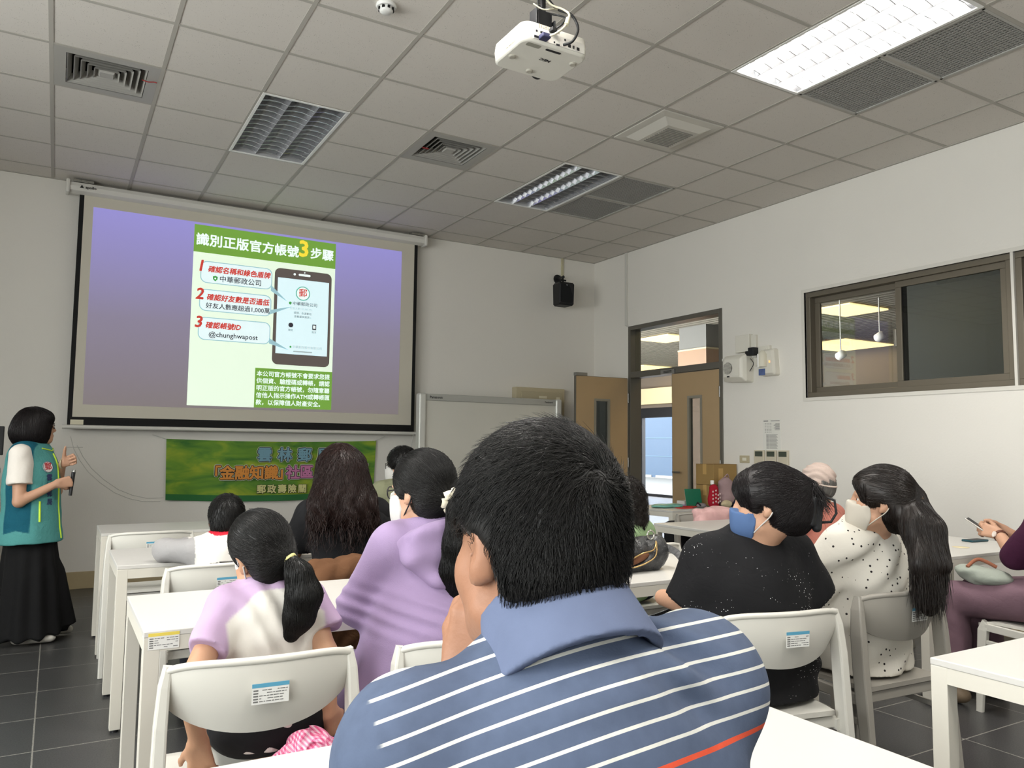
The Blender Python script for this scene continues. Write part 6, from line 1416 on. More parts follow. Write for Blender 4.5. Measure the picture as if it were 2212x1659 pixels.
    dirn = unit(-T.R[:, 0]*0.45 - T.R[:, 1]); ec = onsurf(VF, T(0.075, 0.10, 0.315) - dirn*0.2, dirn, out=0.004); n = -VF.grad(ec[None])[0]*-1; x = unit(np.cross(vec(0, 0, 1), n)); y = np.cross(n, x); lc = lambda p: Vector((p[0]-root[0], p[1]-root[1], p[2]))
    eo = obj('emblem_patch', MB().prism(circ(0.037, 24), 0.002, FR(lc(ec), x, y)), mat('patch_white', (230, 226, 222), 0.7), t)
    rm = mat('patch_red', (186, 50, 60), 0.7); e2 = text_obj('emblem_sign', '郵', 0.052, rm, eo, FR(lc(ec + n*0.003), x, y), 0.0012, 0, 'CENTER')
    obj('emblem_rim', MB().tube([lc(ec + n*0.002) + Vector(x*0.035*math.cos(a) + y*0.035*math.sin(a)) for a in [2*math.pi*k/24 for k in range(24)]], 0.0018, 5, closed=True), mat('patch_navy', (50, 52, 100), 0.7), eo)
    for k, ch in enumerate('雲林郵局'):
        p = onsurf(VF, T(0.070, 0.10, 0.245 - k*0.052) - dirn*0.2, dirn, out=0.004); n2 = VF.grad(p[None])[0]; x2 = unit(np.cross(vec(0, 0, 1), n2)); text_obj('vest_lettering', ch, 0.044, mat('patch_navy', (50, 52, 100), 0.7), t, FR(lc(p), x2, np.cross(n2, x2)), 0.001, 0, 'CENTER')
    skf = lambda X, Y, Z: 0.010*np.sin(np.arctan2(Y - 5.99, X + 0.08)*11 + Z*2)*sstep(0.8, 0.3, Z)
    make('skirt', field([cap(vec(-0.112, 5.99, 0.74), vec(-0.085, 5.995, 0.055), 0.138, 0.205, 0.0, ((0, 1, 0), 1.0), (False, True)), cap(vec(-0.10, 5.96, 0.40), vec(-0.12, 5.95, 0.05), 0.12, 0.155, 0.05, None, (False, True)), cap(vec(-0.0, 6.0, 0.40), vec(0.06, 6.02, 0.09), 0.10, 0.12, 0.05, None, (False, True))], 0.008, 0.0, disp=skf), cloth('skirt_black', (18, 18, 19), bump=(14, 0.2)), t, root)
    for a in (vec(-0.10, 5.90, 0.06), vec(0.00, 6.10, 0.06)):
        F = field([cap(a + vec(-0.05, 0.0, -0.025), a + vec(0.13, -0.02, -0.026), 0.036, 0.033, 0.02, ((0, 0, 1), 1.2)), cap(a + vec(-0.05, 0, 0), a + vec(0.0, 0, 0.0), 0.034, 0.032, 0.02)], 0.006, keep=[half((0, 0, -1), (0, 0, 0.003))]); make('shoe', F, mat('shoe_white', (214, 210, 202), 0.5), t, root)
    hb, hsub, kp = hair_cap(H, 0.020, 0.022, -0.128, (0.145, 0.098), ears=False); hb += [H.e((0, -0.034, -0.025), (0.112, 0.124, 0.118), 0.03), H.e((0, 0.062, 0.060), (0.072, 0.040, 0.040), 0.03)]
    hsub = [H.e((0, 0.150, -0.060), (0.074, 0.105, 0.110), 0.02)]
    HF = field(hb, 0.0065, subs=hsub, keep=kp); rd = np.random.default_rng(17); V, Q = HF.mesh(); top = H(0, -0.02, 0.13)
    def flow(p, n, k): v = p - top; v /= np.maximum(np.linalg.norm(v, axis=1), 0.03)[:, None]; return v*0.6 - H.R[:, 2][None]*0.8
    hairmesh('hair', HF, mat('hair_dark_plum', (20, 15, 16)), t, root, [strands(HF, surf_pts(V, Q, 2200, rd), flow, 9, 0.012, 0.001, 0.0014, rd, 0.1, 0.004, 0.2, follow=True)])
    g = thing('spectacles', None, None); g.parent = t; g.location = (-root[0], -root[1], 0); spectacles(H, mat('spectacle_brown', (58, 40, 34), 0.35), g, (0, 0)); eyes(t, root, H)
    obj('bracelet', MB().tube([lc(wrL + unit(vec(0.4, 0.9, 0))*0.032*math.cos(a) + vec(0, 0, 0.032)*math.sin(a) + vec(0.0, 0, -0.0)) for a in [2*math.pi*k/20 for k in range(20)]], 0.004, 6, closed=True), mat('bracelet_jade', (176, 168, 140), 0.3), t)
    mic = thing('microphone', 'slim black microphone or clicker held by the person in the teal vest', 'microphone', (0.098, 5.828, 0.935)); obj('barrel', MB().tube([(0, 0, 0.0), (0.012, 0.012, 0.15)], [0.010, 0.012], 12), BP, mic); obj('tip', MB().tube([(0.012, 0.012, 0.15), (0.014, 0.014, 0.165)], [0.012, 0.009], 12), STEEL, mic)
presenter()

# ===== boy leaning on the second desk
def boy():
    root = (0.69, 3.72); t = person('boy with short black hair leaning on the desk, grey sleeves and a red collar', root)
    sk = SKIN('boy', (168, 124, 96)); T = Fr((0.69, 3.70, 0.535), rot(2, 24, 0)); H = Fr((0.705, 3.845, 0.925), rot(6, 6, 2), 0.88)
    tp = torso_prims(T, 0.108, (0.130, 0.100), (0.112, 0.085), (0.115, 0.085), up=0.285, rs=0.042); nb = T(0, 0, 0.30); hp, hs = head_prims(H, nb, 0.040)
    shL, shR = T(-0.118, 0, 0.28), T(0.118, 0, 0.28); elL, elR = vec(0.462, 3.985, 0.785), vec(0.95, 3.985, 0.785); wrL, wrR = vec(0.66, 4.09, 0.795), vec(0.76, 4.10, 0.79); ra = (0.036, 0.032, 0.032, 0.022)
    ap = arm_prims(shL, elL, wrL, 1, ra) + arm_prims(shR, elR, wrR, 1, ra); hd = hand_prims(wrL, unit(vec(0.9, 0.2, 0.1)), vec(0, -0.4, 1), 1, 0.78) + hand_prims(wrR, unit(vec(-0.9, 0.2, 0.1)), vec(0, -0.4, 1), -1, 0.78)
    kn = (vec(0.60, 4.02, 0.49), vec(0.78, 4.02, 0.49)); an = (vec(0.60, 4.0, 0.09), vec(0.78, 4.0, 0.09))
    make('body', field(tp + ap + hp + hd + leg_prims(T, 0.07, kn, an, (0.066, 0.05, 0.046, 0.034)), 0.007, subs=hs), sk, t, root)
    A, B, C_, D = linc((150, 148, 148)), linc((212, 208, 202)), linc((190, 34, 52)), linc((26, 26, 28))
    def col(V):
        q = T.inv(V); c = np.tile(B, (len(V), 1)); m = np.abs(q[:, 0]) > 0.130; c[m] = A; r = (np.hypot(q[:, 0], q[:, 1] + 0.03) < 0.075) & (q[:, 2] > 0.235); c[r & ~m] = C_
        g = (q[:, 0] > 0.055) & (q[:, 2] > 0.19) & (q[:, 2] < 0.245) & ~m; c[g & (np.sin(q[:, 0]*190) > -0.2)] = C_; c[(q[:, 2] < 0.195) & ~m & (q[:, 1] < 0.05)] = D; return c
    sl = arm_prims(shL, elL, elL + (wrL - elL)*0.55, 1.0, (0.046, 0.044, 0.044, 0.036)) + arm_prims(shR, elR, elR + (wrR - elR)*0.55, 1.0, (0.046, 0.044, 0.044, 0.036))
    make('sweatshirt', field(tp[:-1] + sl + [T.c((0, -0.01, 0.27), (0, -0.012, 0.325), 0.070, 0.048, 0.04, None, (False, True))], 0.0065, 0.009, disp=wrinkle(0.005, 40, 0.3)), cloth('boy_top', (200, 198, 192), attr=True), t, root, col)
    make('shorts', field(leg_prims(T, 0.07, kn, an, (0.075, 0.06, 0.05, 0.04)), 0.010, 0.004), cloth('boy_shorts', (40, 42, 50)), t, root); shoes(an, (0, 1), mat('shoe_dark', (40, 38, 36)), t, root, 0.13)
    hb, hsub, kp = hair_cap(H, 0.012, 0.018, -0.062, (0.140, 0.105)); HF = field(hb, 0.007, subs=hsub, keep=kp); rd = np.random.default_rng(19); V, Q = HF.mesh(); wh = H(0.01, -0.07, 0.11)
    def flow(p, n, k): v = p - wh; v /= np.maximum(np.linalg.norm(v, axis=1), 0.02)[:, None]; return v + np.cross(n, v)*0.4
    hairmesh('hair', HF, mat('hair_black_short', (22, 20, 19)), t, root, [strands(HF, surf_pts(V, Q, 2200, rd), flow, 5, 0.006, 0.0008, 0.0011, rd, 0.2, 0.006, 0.3)])
boy()

# ===== person in black with long wavy hair
def wavy():
    root = (1.20, 3.60); t = person('person with long wavy red-brown hair in a black ruffled top', root)
    sk = SKIN('warm', (172, 130, 102)); T = Fr((1.20, 3.585, 0.565), rot(3, 7, 0)); H = Fr((1.180, 3.660, 1.150), rot(4, 4, 2), 1.0)
    tp = torso_prims(T, 0.150, (0.170, 0.130), (0.132, 0.100), (0.155, 0.112), 0.055, up=0.395, rs=0.058); nb = T(0, 0, 0.41); hp, hs = head_prims(H, nb, 0.048)
    shL, shR = T(-0.160, 0, 0.385), T(0.160, 0, 0.385); elL, elR = vec(1.005, 3.80, 0.765), vec(1.42, 3.80, 0.765); wrL, wrR = vec(1.12, 4.04, 0.775), vec(1.30, 4.05, 0.775)
    ap = arm_prims(shL, elL, wrL, 1.1) + arm_prims(shR, elR, wrR, 1.1); hd = hand_prims(wrL, unit(vec(0.6, 0.6, 0)), vec(0, 0, 1), 1, 0.92) + hand_prims(wrR, unit(vec(-0.6, 0.6, 0)), vec(0, 0, 1), -1, 0.92)
    kn = (vec(1.10, 3.98, 0.51), vec(1.30, 3.98, 0.51)); an = (vec(1.10, 3.94, 0.09), vec(1.30, 3.94, 0.09))
    make('body', field(tp + ap + hp + hd + leg_prims(T, 0.09, kn, an), 0.0075, subs=hs), sk, t, root)
    mL, mR = shL + (elL - shL)*0.72, shR + (elR - shR)*0.55; bk = cloth('black_top', (20, 20, 22))
    make('top', field(tp[:-1] + [cap(shL, mL, 0.060, 0.062, 0.04, None, (False, True)), cap(shR, mR, 0.060, 0.066, 0.04, None, (False, True))], 0.007, 0.009, subs=[T.c((0, -0.02, 0.50), (0, -0.05, 0.42), 0.085, 0.05, 0.02)], disp=wrinkle(0.003, 34, 0.9)), bk, t, root)
    def wav(X, Y, Z): return 0.010*np.sin(X*70)*sstep(0.95, 0.86, Z)
    make('ruffle', field([T.c((-0.02, -0.115, 0.315), (0.12, -0.095, 0.335), 0.055, 0.060, 0.03, ((0, 1, 0), 3.0)), T.c((0.12, -0.095, 0.335), (0.215, -0.02, 0.335), 0.055, 0.050, 0.03, ((0.5, 1, 0), 2.6))], 0.006, 0.0, disp=wav), bk, t, root)
    make('trousers', field(leg_prims(T, 0.09, kn, an, (0.092, 0.07, 0.066, 0.055)), 0.011, 0.004), cloth('black_trousers', (26, 26, 30)), t, root); shoes(an, (0, 1), mat('shoe_dark', (40, 38, 36)), t, root)
    hb, hsub, kp = hair_cap(H, 0.018, 0.022, -0.30, (0.140, 0.100), ears=False); hb += [cap(H(s*0.045, -0.055, 0.02), H(s*0.085, -0.105, -0.16), 0.068, 0.070, 0.05) for s in (-1, 1)] + [cap(H(s*0.085, -0.105, -0.16), H(s*0.105, -0.12, -0.225), 0.066, 0.045, 0.05) for s in (-1, 1)] + [cap(H(0, -0.07, 0.0), H(0.01, -0.14, -0.20), 0.075, 0.060, 0.05)]
    HF = field(hb, 0.007, subs=hsub, disp=lambda X, Y, Z: 0.006*np.sin(X*95 + 1.5*np.sin(Z*45))*sstep(1.12, 1.0, Z)); rd = np.random.default_rng(23); V, Q = HF.mesh(); top = H(0, -0.03, 0.12)
    def flow(p, n, k): v = p - top; v[:, 2] = 0; return v*2.0 + np.array([0, 0, -1.0])
    hm = mat('hair_red_brown', (34, 19, 16), 0.42, var=0.35, vscale=40, spec=0.3)
    st = [strands(HF, surf_pts(V, Q, 2600, rd), flow, 12, 0.013, 0.001, 0.0014, rd, 0.55, 0.008, 0.2)]
    st.append(strands(HF, surf_pts(V, Q, 420, rd, lambda c: c[:, 2] < 0.99), lambda p, n, k: np.array([0, -0.05, -1.0])[None] + p*0, 11, 0.012, 0.003, 0.0016, rd, 0.8, 0.012, 0.35, follow=False))
    hairmesh('hair', HF, hm, t, root, st)
wavy()

# ===== man in the olive jacket at the far desk
def olive():
    root = (2.15, 5.22); t = person('person with glasses and white mask in an olive jacket, farthest seat by the banner', root)
    sk = SKIN('fair', (188, 146, 120)); T = Fr((2.155, 5.205, 0.565), rot(-6, 4, 0)); H = Fr((2.145, 5.245, 1.135), rot(-48, 2, 0), 1.0)
    tp = torso_prims(T, 0.155, (0.165, 0.125), (0.145, 0.110), (0.160, 0.115), up=0.395, rs=0.058); nb = T(0, 0, 0.41); hp, hs = head_prims(H, nb, 0.052)
    shL, shR = T(-0.165, 0, 0.385), T(0.165, 0, 0.385); elL, elR = vec(1.92, 5.33, 0.775), vec(2.40, 5.31, 0.775); wrL, wrR = vec(2.04, 5.52, 0.775), vec(2.28, 5.52, 0.775)
    ap = arm_prims(shL, elL, wrL) + arm_prims(shR, elR, wrR); hd = hand_prims(wrL, unit(vec(0.6, 0.6, 0)), vec(0, 0, 1), 1, 0.95) + hand_prims(wrR, unit(vec(-0.6, 0.6, 0)), vec(0, 0, 1), -1, 0.95)
    kn = (vec(2.05, 5.60, 0.51), vec(2.25, 5.60, 0.51)); an = (vec(2.05, 5.56, 0.09), vec(2.25, 5.56, 0.09))
    make('body', field(tp + ap + hp + hd + leg_prims(T, 0.09, kn, an), 0.009, subs=hs), sk, t, root)
    sl = arm_prims(shL, elL, elL + (wrL - elL)*0.85, 1, (0.062, 0.052, 0.052, 0.040)) + arm_prims(shR, elR, elR + (wrR - elR)*0.85, 1, (0.062, 0.052, 0.052, 0.040)); om = cloth('olive_denim', (128, 130, 104), bump=(26, 0.2, 1.0))
    JF = field(tp[:-1] + sl, 0.008, 0.014, disp=wrinkle(0.006, 30, 0.2)); make('jacket', JF, om, t, root)
    C = Fr(T(0, -0.01, 0.43), rot(-6, 14, 0)); make('collar', field([C.c((0, 0, -0.025), (0, 0, 0.03), 0.085, 0.068, 0.0, None, (True, True))], 0.006, subs=[C.c((0, 0, -0.06), (0, 0, 0.07), 0.076, 0.058, 0.0)]), om, t, root)
    sm = cloth('olive_seam', (98, 100, 78)); wtube('yoke_seam', [onsurf(JF, T(x, -0.3, 0.315), T.R[:, 1], out=0.002) for x in np.linspace(-0.14, 0.14, 15)], 0.003, sm, t, root, 5)
    for x in (-0.06, 0.06): wtube('back_seam', [onsurf(JF, T(x*(0.6 + s), -0.3, s), T.R[:, 1], out=0.002) for s in np.linspace(0.02, 0.31, 12)], 0.003, sm, t, root, 5)
    make('trousers', field(leg_prims(T, 0.09, kn, an, (0.092, 0.07, 0.066, 0.055)), 0.012, 0.004), cloth('black_trousers', (26, 26, 30)), t, root); shoes(an, (0, 1), mat('shoe_dark', (40, 38, 36)), t, root)
    hb, hsub, kp = hair_cap(H, 0.018, 0.022, -0.075, (0.145, 0.100)); HF = field(hb, 0.008, subs=hsub, keep=kp); rd = np.random.default_rng(29); V, Q = HF.mesh(); wh = H(0, -0.07, 0.11)
    hairmesh('hair', HF, mat('hair_black_short', (22, 20, 19)), t, root, [strands(HF, surf_pts(V, Q, 1500, rd), lambda p, n, k: (p - wh) - np.array([0, 0, 0.05]), 5, 0.007, 0.001, 0.0015, rd, 0.2, 0.007, 0.3)])
    g = thing('spectacles', None, None); g.parent = t; g.location = (-root[0], -root[1], 0); spectacles(H, mat('spectacle_black', (26, 24, 26)), g, (0, 0)); eyes(t, root, H)
    mw = mat('mask_white', (196, 194, 190)); mo = make('face_mask', mask_field(H, hp, 0.006), mw, t, root); mask_loops(H, mw, mo, root)
olive()

# ===== curly haired person beyond the handbag
def curly():
    root = (2.75, 3.44); t = person('person with curly dark hair in a pale green shirt beyond the black handbag', root)
    sk = SKIN('warm', (172, 130, 102)); T = Fr((2.75, 3.42, 0.545), rot(0, 12, 0)); H = Fr((2.762, 3.50, 0.985), rot(-20, 8, 0), 0.96)
    tp = torso_prims(T, 0.135, (0.155, 0.115), (0.130, 0.10), (0.140, 0.10), 0.045, up=0.275, rs=0.052); nb = T(0, 0, 0.29); hp, hs = head_prims(H, nb, 0.046)
    shL, shR = T(-0.140, 0, 0.265), T(0.140, 0, 0.265); elL, elR = vec(2.530, 3.66, 0.76), vec(2.990, 3.66, 0.74); wrL, wrR = vec(2.650, 4.04, 0.775), vec(2.850, 4.05, 0.775)
    ap = arm_prims(shL, elL, wrL) + arm_prims(shR, elR, wrR); hd = hand_prims(wrL, unit(vec(0.6, 0.6, 0)), vec(0, 0, 1), 1, 0.9) + hand_prims(wrR, unit(vec(-0.6, 0.6, 0)), vec(0, 0, 1), -1, 0.9)
    kn = (vec(2.650, 3.86, 0.51), vec(2.850, 3.86, 0.51)); an = (vec(2.650, 3.80, 0.09), vec(2.850, 3.80, 0.09))
    make('body', field(tp + ap + hp + hd + leg_prims(T, 0.085, kn, an), 0.008, subs=hs), sk, t, root)
    mL, mR = shL + (elL - shL)*0.7, shR + (elR - shR)*0.7
    make('shirt', field(tp[:-1] + [cap(shL, mL, 0.056, 0.060, 0.04, None, (False, True)), cap(shR, mR, 0.056, 0.060, 0.04, None, (False, True)), T.c((0, -0.01, 0.26), (0, -0.008, 0.312), 0.078, 0.056, 0.04, None, (False, True))], 0.008, 0.010, disp=wrinkle(0.004, 34, 0.1)), cloth('pale_green', (134, 158, 118)), t, root)
    make('trousers', field(leg_prims(T, 0.085, kn, an, (0.105, 0.08, 0.07, 0.055)) + [T.e((0, 0, 0.0), (0.165, 0.125, 0.08), 0.04)], 0.010, 0.004), cloth('navy_trousers', (28, 32, 50)), t, root); shoes(an, (0, 1), mat('shoe_dark', (40, 38, 36)), t, root)
    hb, hsub, kp = hair_cap(H, 0.024, 0.022, -0.16, (0.140, 0.10), ears=False); hb += [cap(H(s*0.05, -0.04, 0.0), H(s*0.075, -0.05, -0.115), 0.062, 0.045, 0.04) for s in (-1, 1)] + [cap(H(0, -0.06, 0), H(0, -0.08, -0.12), 0.07, 0.05, 0.04)]
    HF = field(hb, 0.007, subs=hsub, keep=kp, disp=lambda X, Y, Z: 0.006*np.sin(X*120)*np.sin(Z*90 + Y*60)); rd = np.random.default_rng(31); V, Q = HF.mesh(); top = H(0, -0.02, 0.12)
    def flow(p, n, k): v = p - top; v[:, 2] = 0; return v*3.0 + np.array([0, 0, -1.0])
    hairmesh('hair', HF, mat('hair_dark_brown', (26, 21, 19)), t, root, [strands(HF, surf_pts(V, Q, 2200, rd), flow, 11, 0.010, 0.002, 0.0014, rd, 1.1, 0.018, 0.3)])
curly()

# ===== person in cap and salmon top
def salmon():
    root = (4.20, 3.28); t = person('grey haired person in a pale fabric cap and salmon top, seated near the right wall', root)
    sk = SKIN('warm', (172, 130, 102)); T = Fr((4.205, 3.27, 0.545), rot(-6, 9, 2)); H = Fr((4.190, 3.325, 1.062), rot(-22, 8, 0), 0.98)
    tp = torso_prims(T, 0.125, (0.150, 0.115), (0.135, 0.105), (0.140, 0.105), up=0.335, rs=0.050); nb = T(0, 0, 0.35); hp, hs = head_prims(H, nb, 0.047)
    shL, shR = T(-0.135, 0, 0.325), T(0.135, 0, 0.325); elL, elR = vec(3.97, 3.42, 0.72), vec(4.42, 3.42, 0.70); wrL, wrR = vec(4.08, 3.60, 0.64), vec(4.32, 3.60, 0.64)
    ap = arm_prims(shL, elL, wrL) + arm_prims(shR, elR, wrR); hd = hand_prims(wrL, unit(vec(0.5, 0.6, -0.1)), vec(0, 0, 1), 1, 0.9) + hand_prims(wrR, unit(vec(-0.5, 0.6, -0.1)), vec(0, 0, 1), -1, 0.9)
    kn = (vec(4.10, 3.68, 0.51), vec(4.30, 3.68, 0.51)); an = (vec(4.10, 3.64, 0.09), vec(4.30, 3.64, 0.09))
    make('body', field(tp + ap + hp + hd + leg_prims(T, 0.085, kn, an), 0.009, subs=hs), sk, t, root)
    sl = arm_prims(shL, elL, elL + (wrL - elL)*0.3, 1, (0.060, 0.056, 0.056, 0.052)) + arm_prims(shR, elR, elR + (wrR - elR)*0.3, 1, (0.060, 0.056, 0.056, 0.052))
    make('top', field(tp[:-1] + sl + [T.c((0, -0.01, 0.31), (0, -0.012, 0.372), 0.080, 0.062, 0.04, None, (False, True))], 0.008, 0.012, disp=wrinkle(0.006, 26, 1.9)), cloth('salmon_jersey', (186, 118, 104)), t, root)
    make('trousers', field(leg_prims(T, 0.085, kn, an, (0.09, 0.07, 0.066, 0.05)), 0.012, 0.004), cloth('grey_trousers', (90, 88, 92)), t, root); shoes(an, (0, 1), mat('shoe_dark', (40, 38, 36)), t, root)
    hb, hsub, kp = hair_cap(H, 0.012, 0.010, -0.085, (0.140, 0.10)); HF = field(hb, 0.008, subs=hsub, keep=kp); rd = np.random.default_rng(37); V, Q = HF.mesh()
    hairmesh('hair', HF, mat('hair_grey', (112, 110, 106), 0.5, var=0.3, vscale=50), t, root, [strands(HF, surf_pts(V, Q, 1200, rd, lambda c: H.inv(c)[:, 2] < 0.03), lambda p, n, k: np.array([0, 0, -1.0])[None] + p*0, 5, 0.008, 0.001, 0.0013, rd, 0.2, 0.005, 0.3)])
    pl = lambda X, Y, Z: 0.0035*np.sin((X*0.7 + Z)*130 + 2*np.sin(Y*40))
    co = make('cap', field([H.e((0, -0.014, 0.042), (0.094, 0.110, 0.098), 0.0)], 0.006, disp=pl, keep=[half(-(H.R[:, 2]*0.95 - H.R[:, 1]*0.3), H(0, -0.02, 0.000))]), cloth('cap_taupe', (186, 168, 158), bump=(40, 0.2, 1.0)), t, root)
    make('cap_brim', field([H.e((0, 0.105, 0.045), (0.070, 0.060, 0.012), 0.0, rot(0, 16, 0))], 0.005), cloth('cap_taupe', (186, 168, 158)), t, root)
    obj('cap_band', MB().tube([Vector(H(0.088*math.cos(a), -0.014 + 0.102*math.sin(a), 0.006 + 0.032*math.sin(a)) - vec(root[0], root[1], 0)) for a in [2*math.pi*k/32 for k in range(32)]], 0.006, 6, closed=True), cloth('cap_band', (204, 188, 176)), t)
salmon()

# ===== person with the wrist watch at the right edge
def watch():
    root = (4.25, 1.97); t = person('person in a maroon top and mauve trousers holding a phone at the right edge', root)
    sk = SKIN('fair', (188, 146, 120)); T = Fr((4.25, 1.965, 0.565), rot(-5, 0, 0)); H = Fr((4.27, 1.975, 1.160), rot(-10, 16, 0), 1.0)
    tp = torso_prims(T, 0.150, (0.180, 0.140), (0.155, 0.125), (0.160, 0.120), 0.065, up=0.400, rs=0.058); nb = T(0, 0, 0.42); hp, hs = head_prims(H, nb, 0.048)
    shL, shR = T(-0.160, 0, 0.39), T(0.160, 0, 0.39); elL, elR = vec(4.115, 2.115, 0.765), vec(4.42, 2.14, 0.77); wrL, wrR = vec(4.235, 2.245, 0.858), vec(4.340, 2.270, 0.868)
    ap = arm_prims(shL, elL, wrL, 1.05) + arm_prims(shR, elR, wrR, 1.05)
    hd = hand_prims(wrL, unit(vec(-0.05, 0.9, 0.22)), vec(-0.9, -0.1, 0.35), 1, 0.95, (35, 50, 30), 0.04, 0.55, 15) + hand_prims(wrR, unit(vec(-0.35, 0.85, 0.18)), vec(0.9, 0.2, 0.3), -1, 0.95, (35, 50, 30), 0.04, 0.55, 15)
    kn = (vec(4.075, 2.42, 0.515), vec(4.32, 2.42, 0.515)); an = (vec(4.055, 2.40, 0.09), vec(4.34, 2.36, 0.09))
    make('body', field(tp + ap + hp + hd + leg_prims(T, 0.10, kn, an), 0.0065, subs=hs), sk, t, root)
    mL, mR = shL + (elL - shL)*0.98, shR + (elR - shR)*0.98
    make('top', field(tp[:-1] + [cap(shL, mL, 0.062, 0.056, 0.04), cap(shR, mR, 0.062, 0.056, 0.04), T.c((0, -0.01, 0.38), (0, -0.01, 0.44), 0.08, 0.056, 0.04, None, (False, True))], 0.007, 0.010, disp=wrinkle(0.004, 28, 0.5)), cloth('maroon_knit', (62, 26, 50)), t, root)
    TF = field([T.e((0, 0, 0.0), (0.190, 0.150, 0.10), 0.0)] + leg_prims(T, 0.10, kn, (an[0] + vec(0, 0, 0.06), an[1] + vec(0, 0, 0.06)), (0.105, 0.084, 0.082, 0.074)), 0.007, 0.006, disp=wrinkle(0.006, 30, 1.1)); make('trousers', TF, cloth('mauve_trousers', (112, 88, 98)), t, root)
    shoes(an, (0, 1), mat('shoe_tan', (120, 104, 84)), t, root)
    hb, hsub, kp = hair_cap(H, 0.018, 0.022, -0.13, (0.145, 0.10), ears=False); HF = field(hb, 0.008, subs=hsub, keep=kp); rd = np.random.default_rng(41); V, Q = HF.mesh(); top = H(0, -0.02, 0.13); hairmesh('hair', HF, mat('hair_dark_brown', (26, 21, 19)), t, root, [strands(HF, surf_pts(V, Q, 1200, rd), lambda p, n, k: (p - top) - np.array([0, 0, 0.08]), 8, 0.012, 0.001, 0.0014, rd, 0.1, 0.003, 0.2)]); eyes(t, root, H)
    a = unit(wrL - elL); x = unit(np.cross(a, vec(0, 0, 1))); y = np.cross(a, x); c = wrL - a*0.015; lc = lambda p: Vector((p[0]-root[0], p[1]-root[1], p[2]))
    wo = obj('wrist_watch', MB().sweep([lc(c + x*0.031*math.cos(q) + y*0.031*math.sin(q)) for q in [2*math.pi*k/20 for k in range(21)]], [(-0.008, -0.0015), (0.008, -0.0015), (0.008, 0.0015), (-0.008, 0.0015)], a), mat('watch_strap', (92, 50, 34), 0.5), t)
    dn = unit(-x*0.75 - y*0.25 if (-x)[0] < 0 else x); obj('watch_dial', MB().prism(circ(0.015, 20), 0.006, FR(lc(c + dn*0.030), unit(np.cross(a, dn)), a)), mat('watch_face', (226, 216, 208), 0.2), wo)
    ph = thing('smartphone', 'silver smartphone held by the person in the maroon top', 'phone', (4.245, 2.350, 0.885), math.radians(20)); M = Matrix.Rotation(math.radians(35), 4, 'X')
    obj('case', MB().cbox((0, 0, 0), (0.074, 0.150, 0.009), 0, M), mat('phone_silver', (190, 186, 178), 0.3, metal=0.4), ph, bevel=0.004); obj('screen', MB().cbox((0, 0, 0.005), (0.068, 0.142, 0.001), 0, M), BP, ph)
    lb = field([ell((4.09, 2.24, 0.655), (0.075, 0.13, 0.045), 0.0), ell((4.08, 2.31, 0.675), (0.065, 0.07, 0.030), 0.03)], 0.006, disp=wrinkle(0.006, 60, 0.4)); q = thing('pouch_bag', 'pale grey green soft bag resting on the mauve trousers', 'bag', (4.09, 2.24, 0)); make('bag_body', lb, cloth('bag_sage', (152, 158, 148)), q, (4.09, 2.24)); wtube('strap', smooth_path([(4.03, 2.30, 0.70), (4.10, 2.28, 0.735), (4.15, 2.22, 0.70)]), 0.009, cloth('strap_tan', (150, 96, 74)), q, (4.09, 2.24))
watch()
# ---------------------------------------------------------------- loose things
def soft(name, label, cat, c, prims, h, m, part='body', inf=0.0, disp=None, subs=(), keep=None, group=None):
    t = thing(name, label, cat, (c[0], c[1], 0), 0, group); make(part, field(prims, h, inf, subs, disp=disp, keep=keep), m, t, c); return t
# black handbag with brown lining and a long strap
LEA = mat('black_leather', (36, 37, 39), 0.32, bump=(70, 0.35, 1.0), spec=0.6); BRN = mat('lining_brown', (120, 78, 52), 0.7); GOLD = mat('zip_gold', (190, 160, 110), 0.3, metal=1.0); CHR = mat('chrome_ring', (210, 208, 200), 0.15, metal=1.0)
c = (2.29, 2.81)
hbp = [cap((2.15, 2.80, 0.795), (2.42, 2.83, 0.800), 0.066, 0.064, 0.04, ((0, 1, 0), 0.85)), cap((2.20, 2.80, 0.825), (2.44, 2.83, 0.850), 0.045, 0.030, 0.04, ((0, 1, 0), 0.9)), cap((2.14, 2.79, 0.775), (2.38, 2.80, 0.77), 0.05, 0.05, 0.03)]
t = soft('handbag', 'open black leather handbag with brown lining on the white desk', 'bag', c, hbp, 0.005, LEA, 'bag_body', 0.0, wrinkle(0.005, 60, 0.8), [ell((2.245, 2.715, 0.790), (0.105, 0.050, 0.026), 0.01, rot(0, 10, -14))], [half((0, 0, -1), (0, 0, ZT + 0.002))])
make('lining', field([ell((2.245, 2.752, 0.787), (0.092, 0.018, 0.020), 0.0, rot(0, 10, -14))], 0.004), BRN, t, c)
wtube('zip', smooth_path([(2.135, 2.722, 0.758), (2.20, 2.720, 0.795), (2.26, 2.718, 0.818), (2.335, 2.728, 0.830), (2.362, 2.745, 0.865)]), 0.0035, GOLD, t, c, 6)
wtube('zip', smooth_path([(2.135, 2.722, 0.756), (2.22, 2.716, 0.762), (2.29, 2.718, 0.778), (2.345, 2.726, 0.805), (2.365, 2.745, 0.860)]), 0.0035, GOLD, t, c, 6)
wtube('ring', [(2.365 + 0.020*math.cos(a), 2.785, 0.888 + 0.020*math.sin(a)) for a in [2*math.pi*k/20 for k in range(20)]], 0.004, CHR, t, c, 6, True)
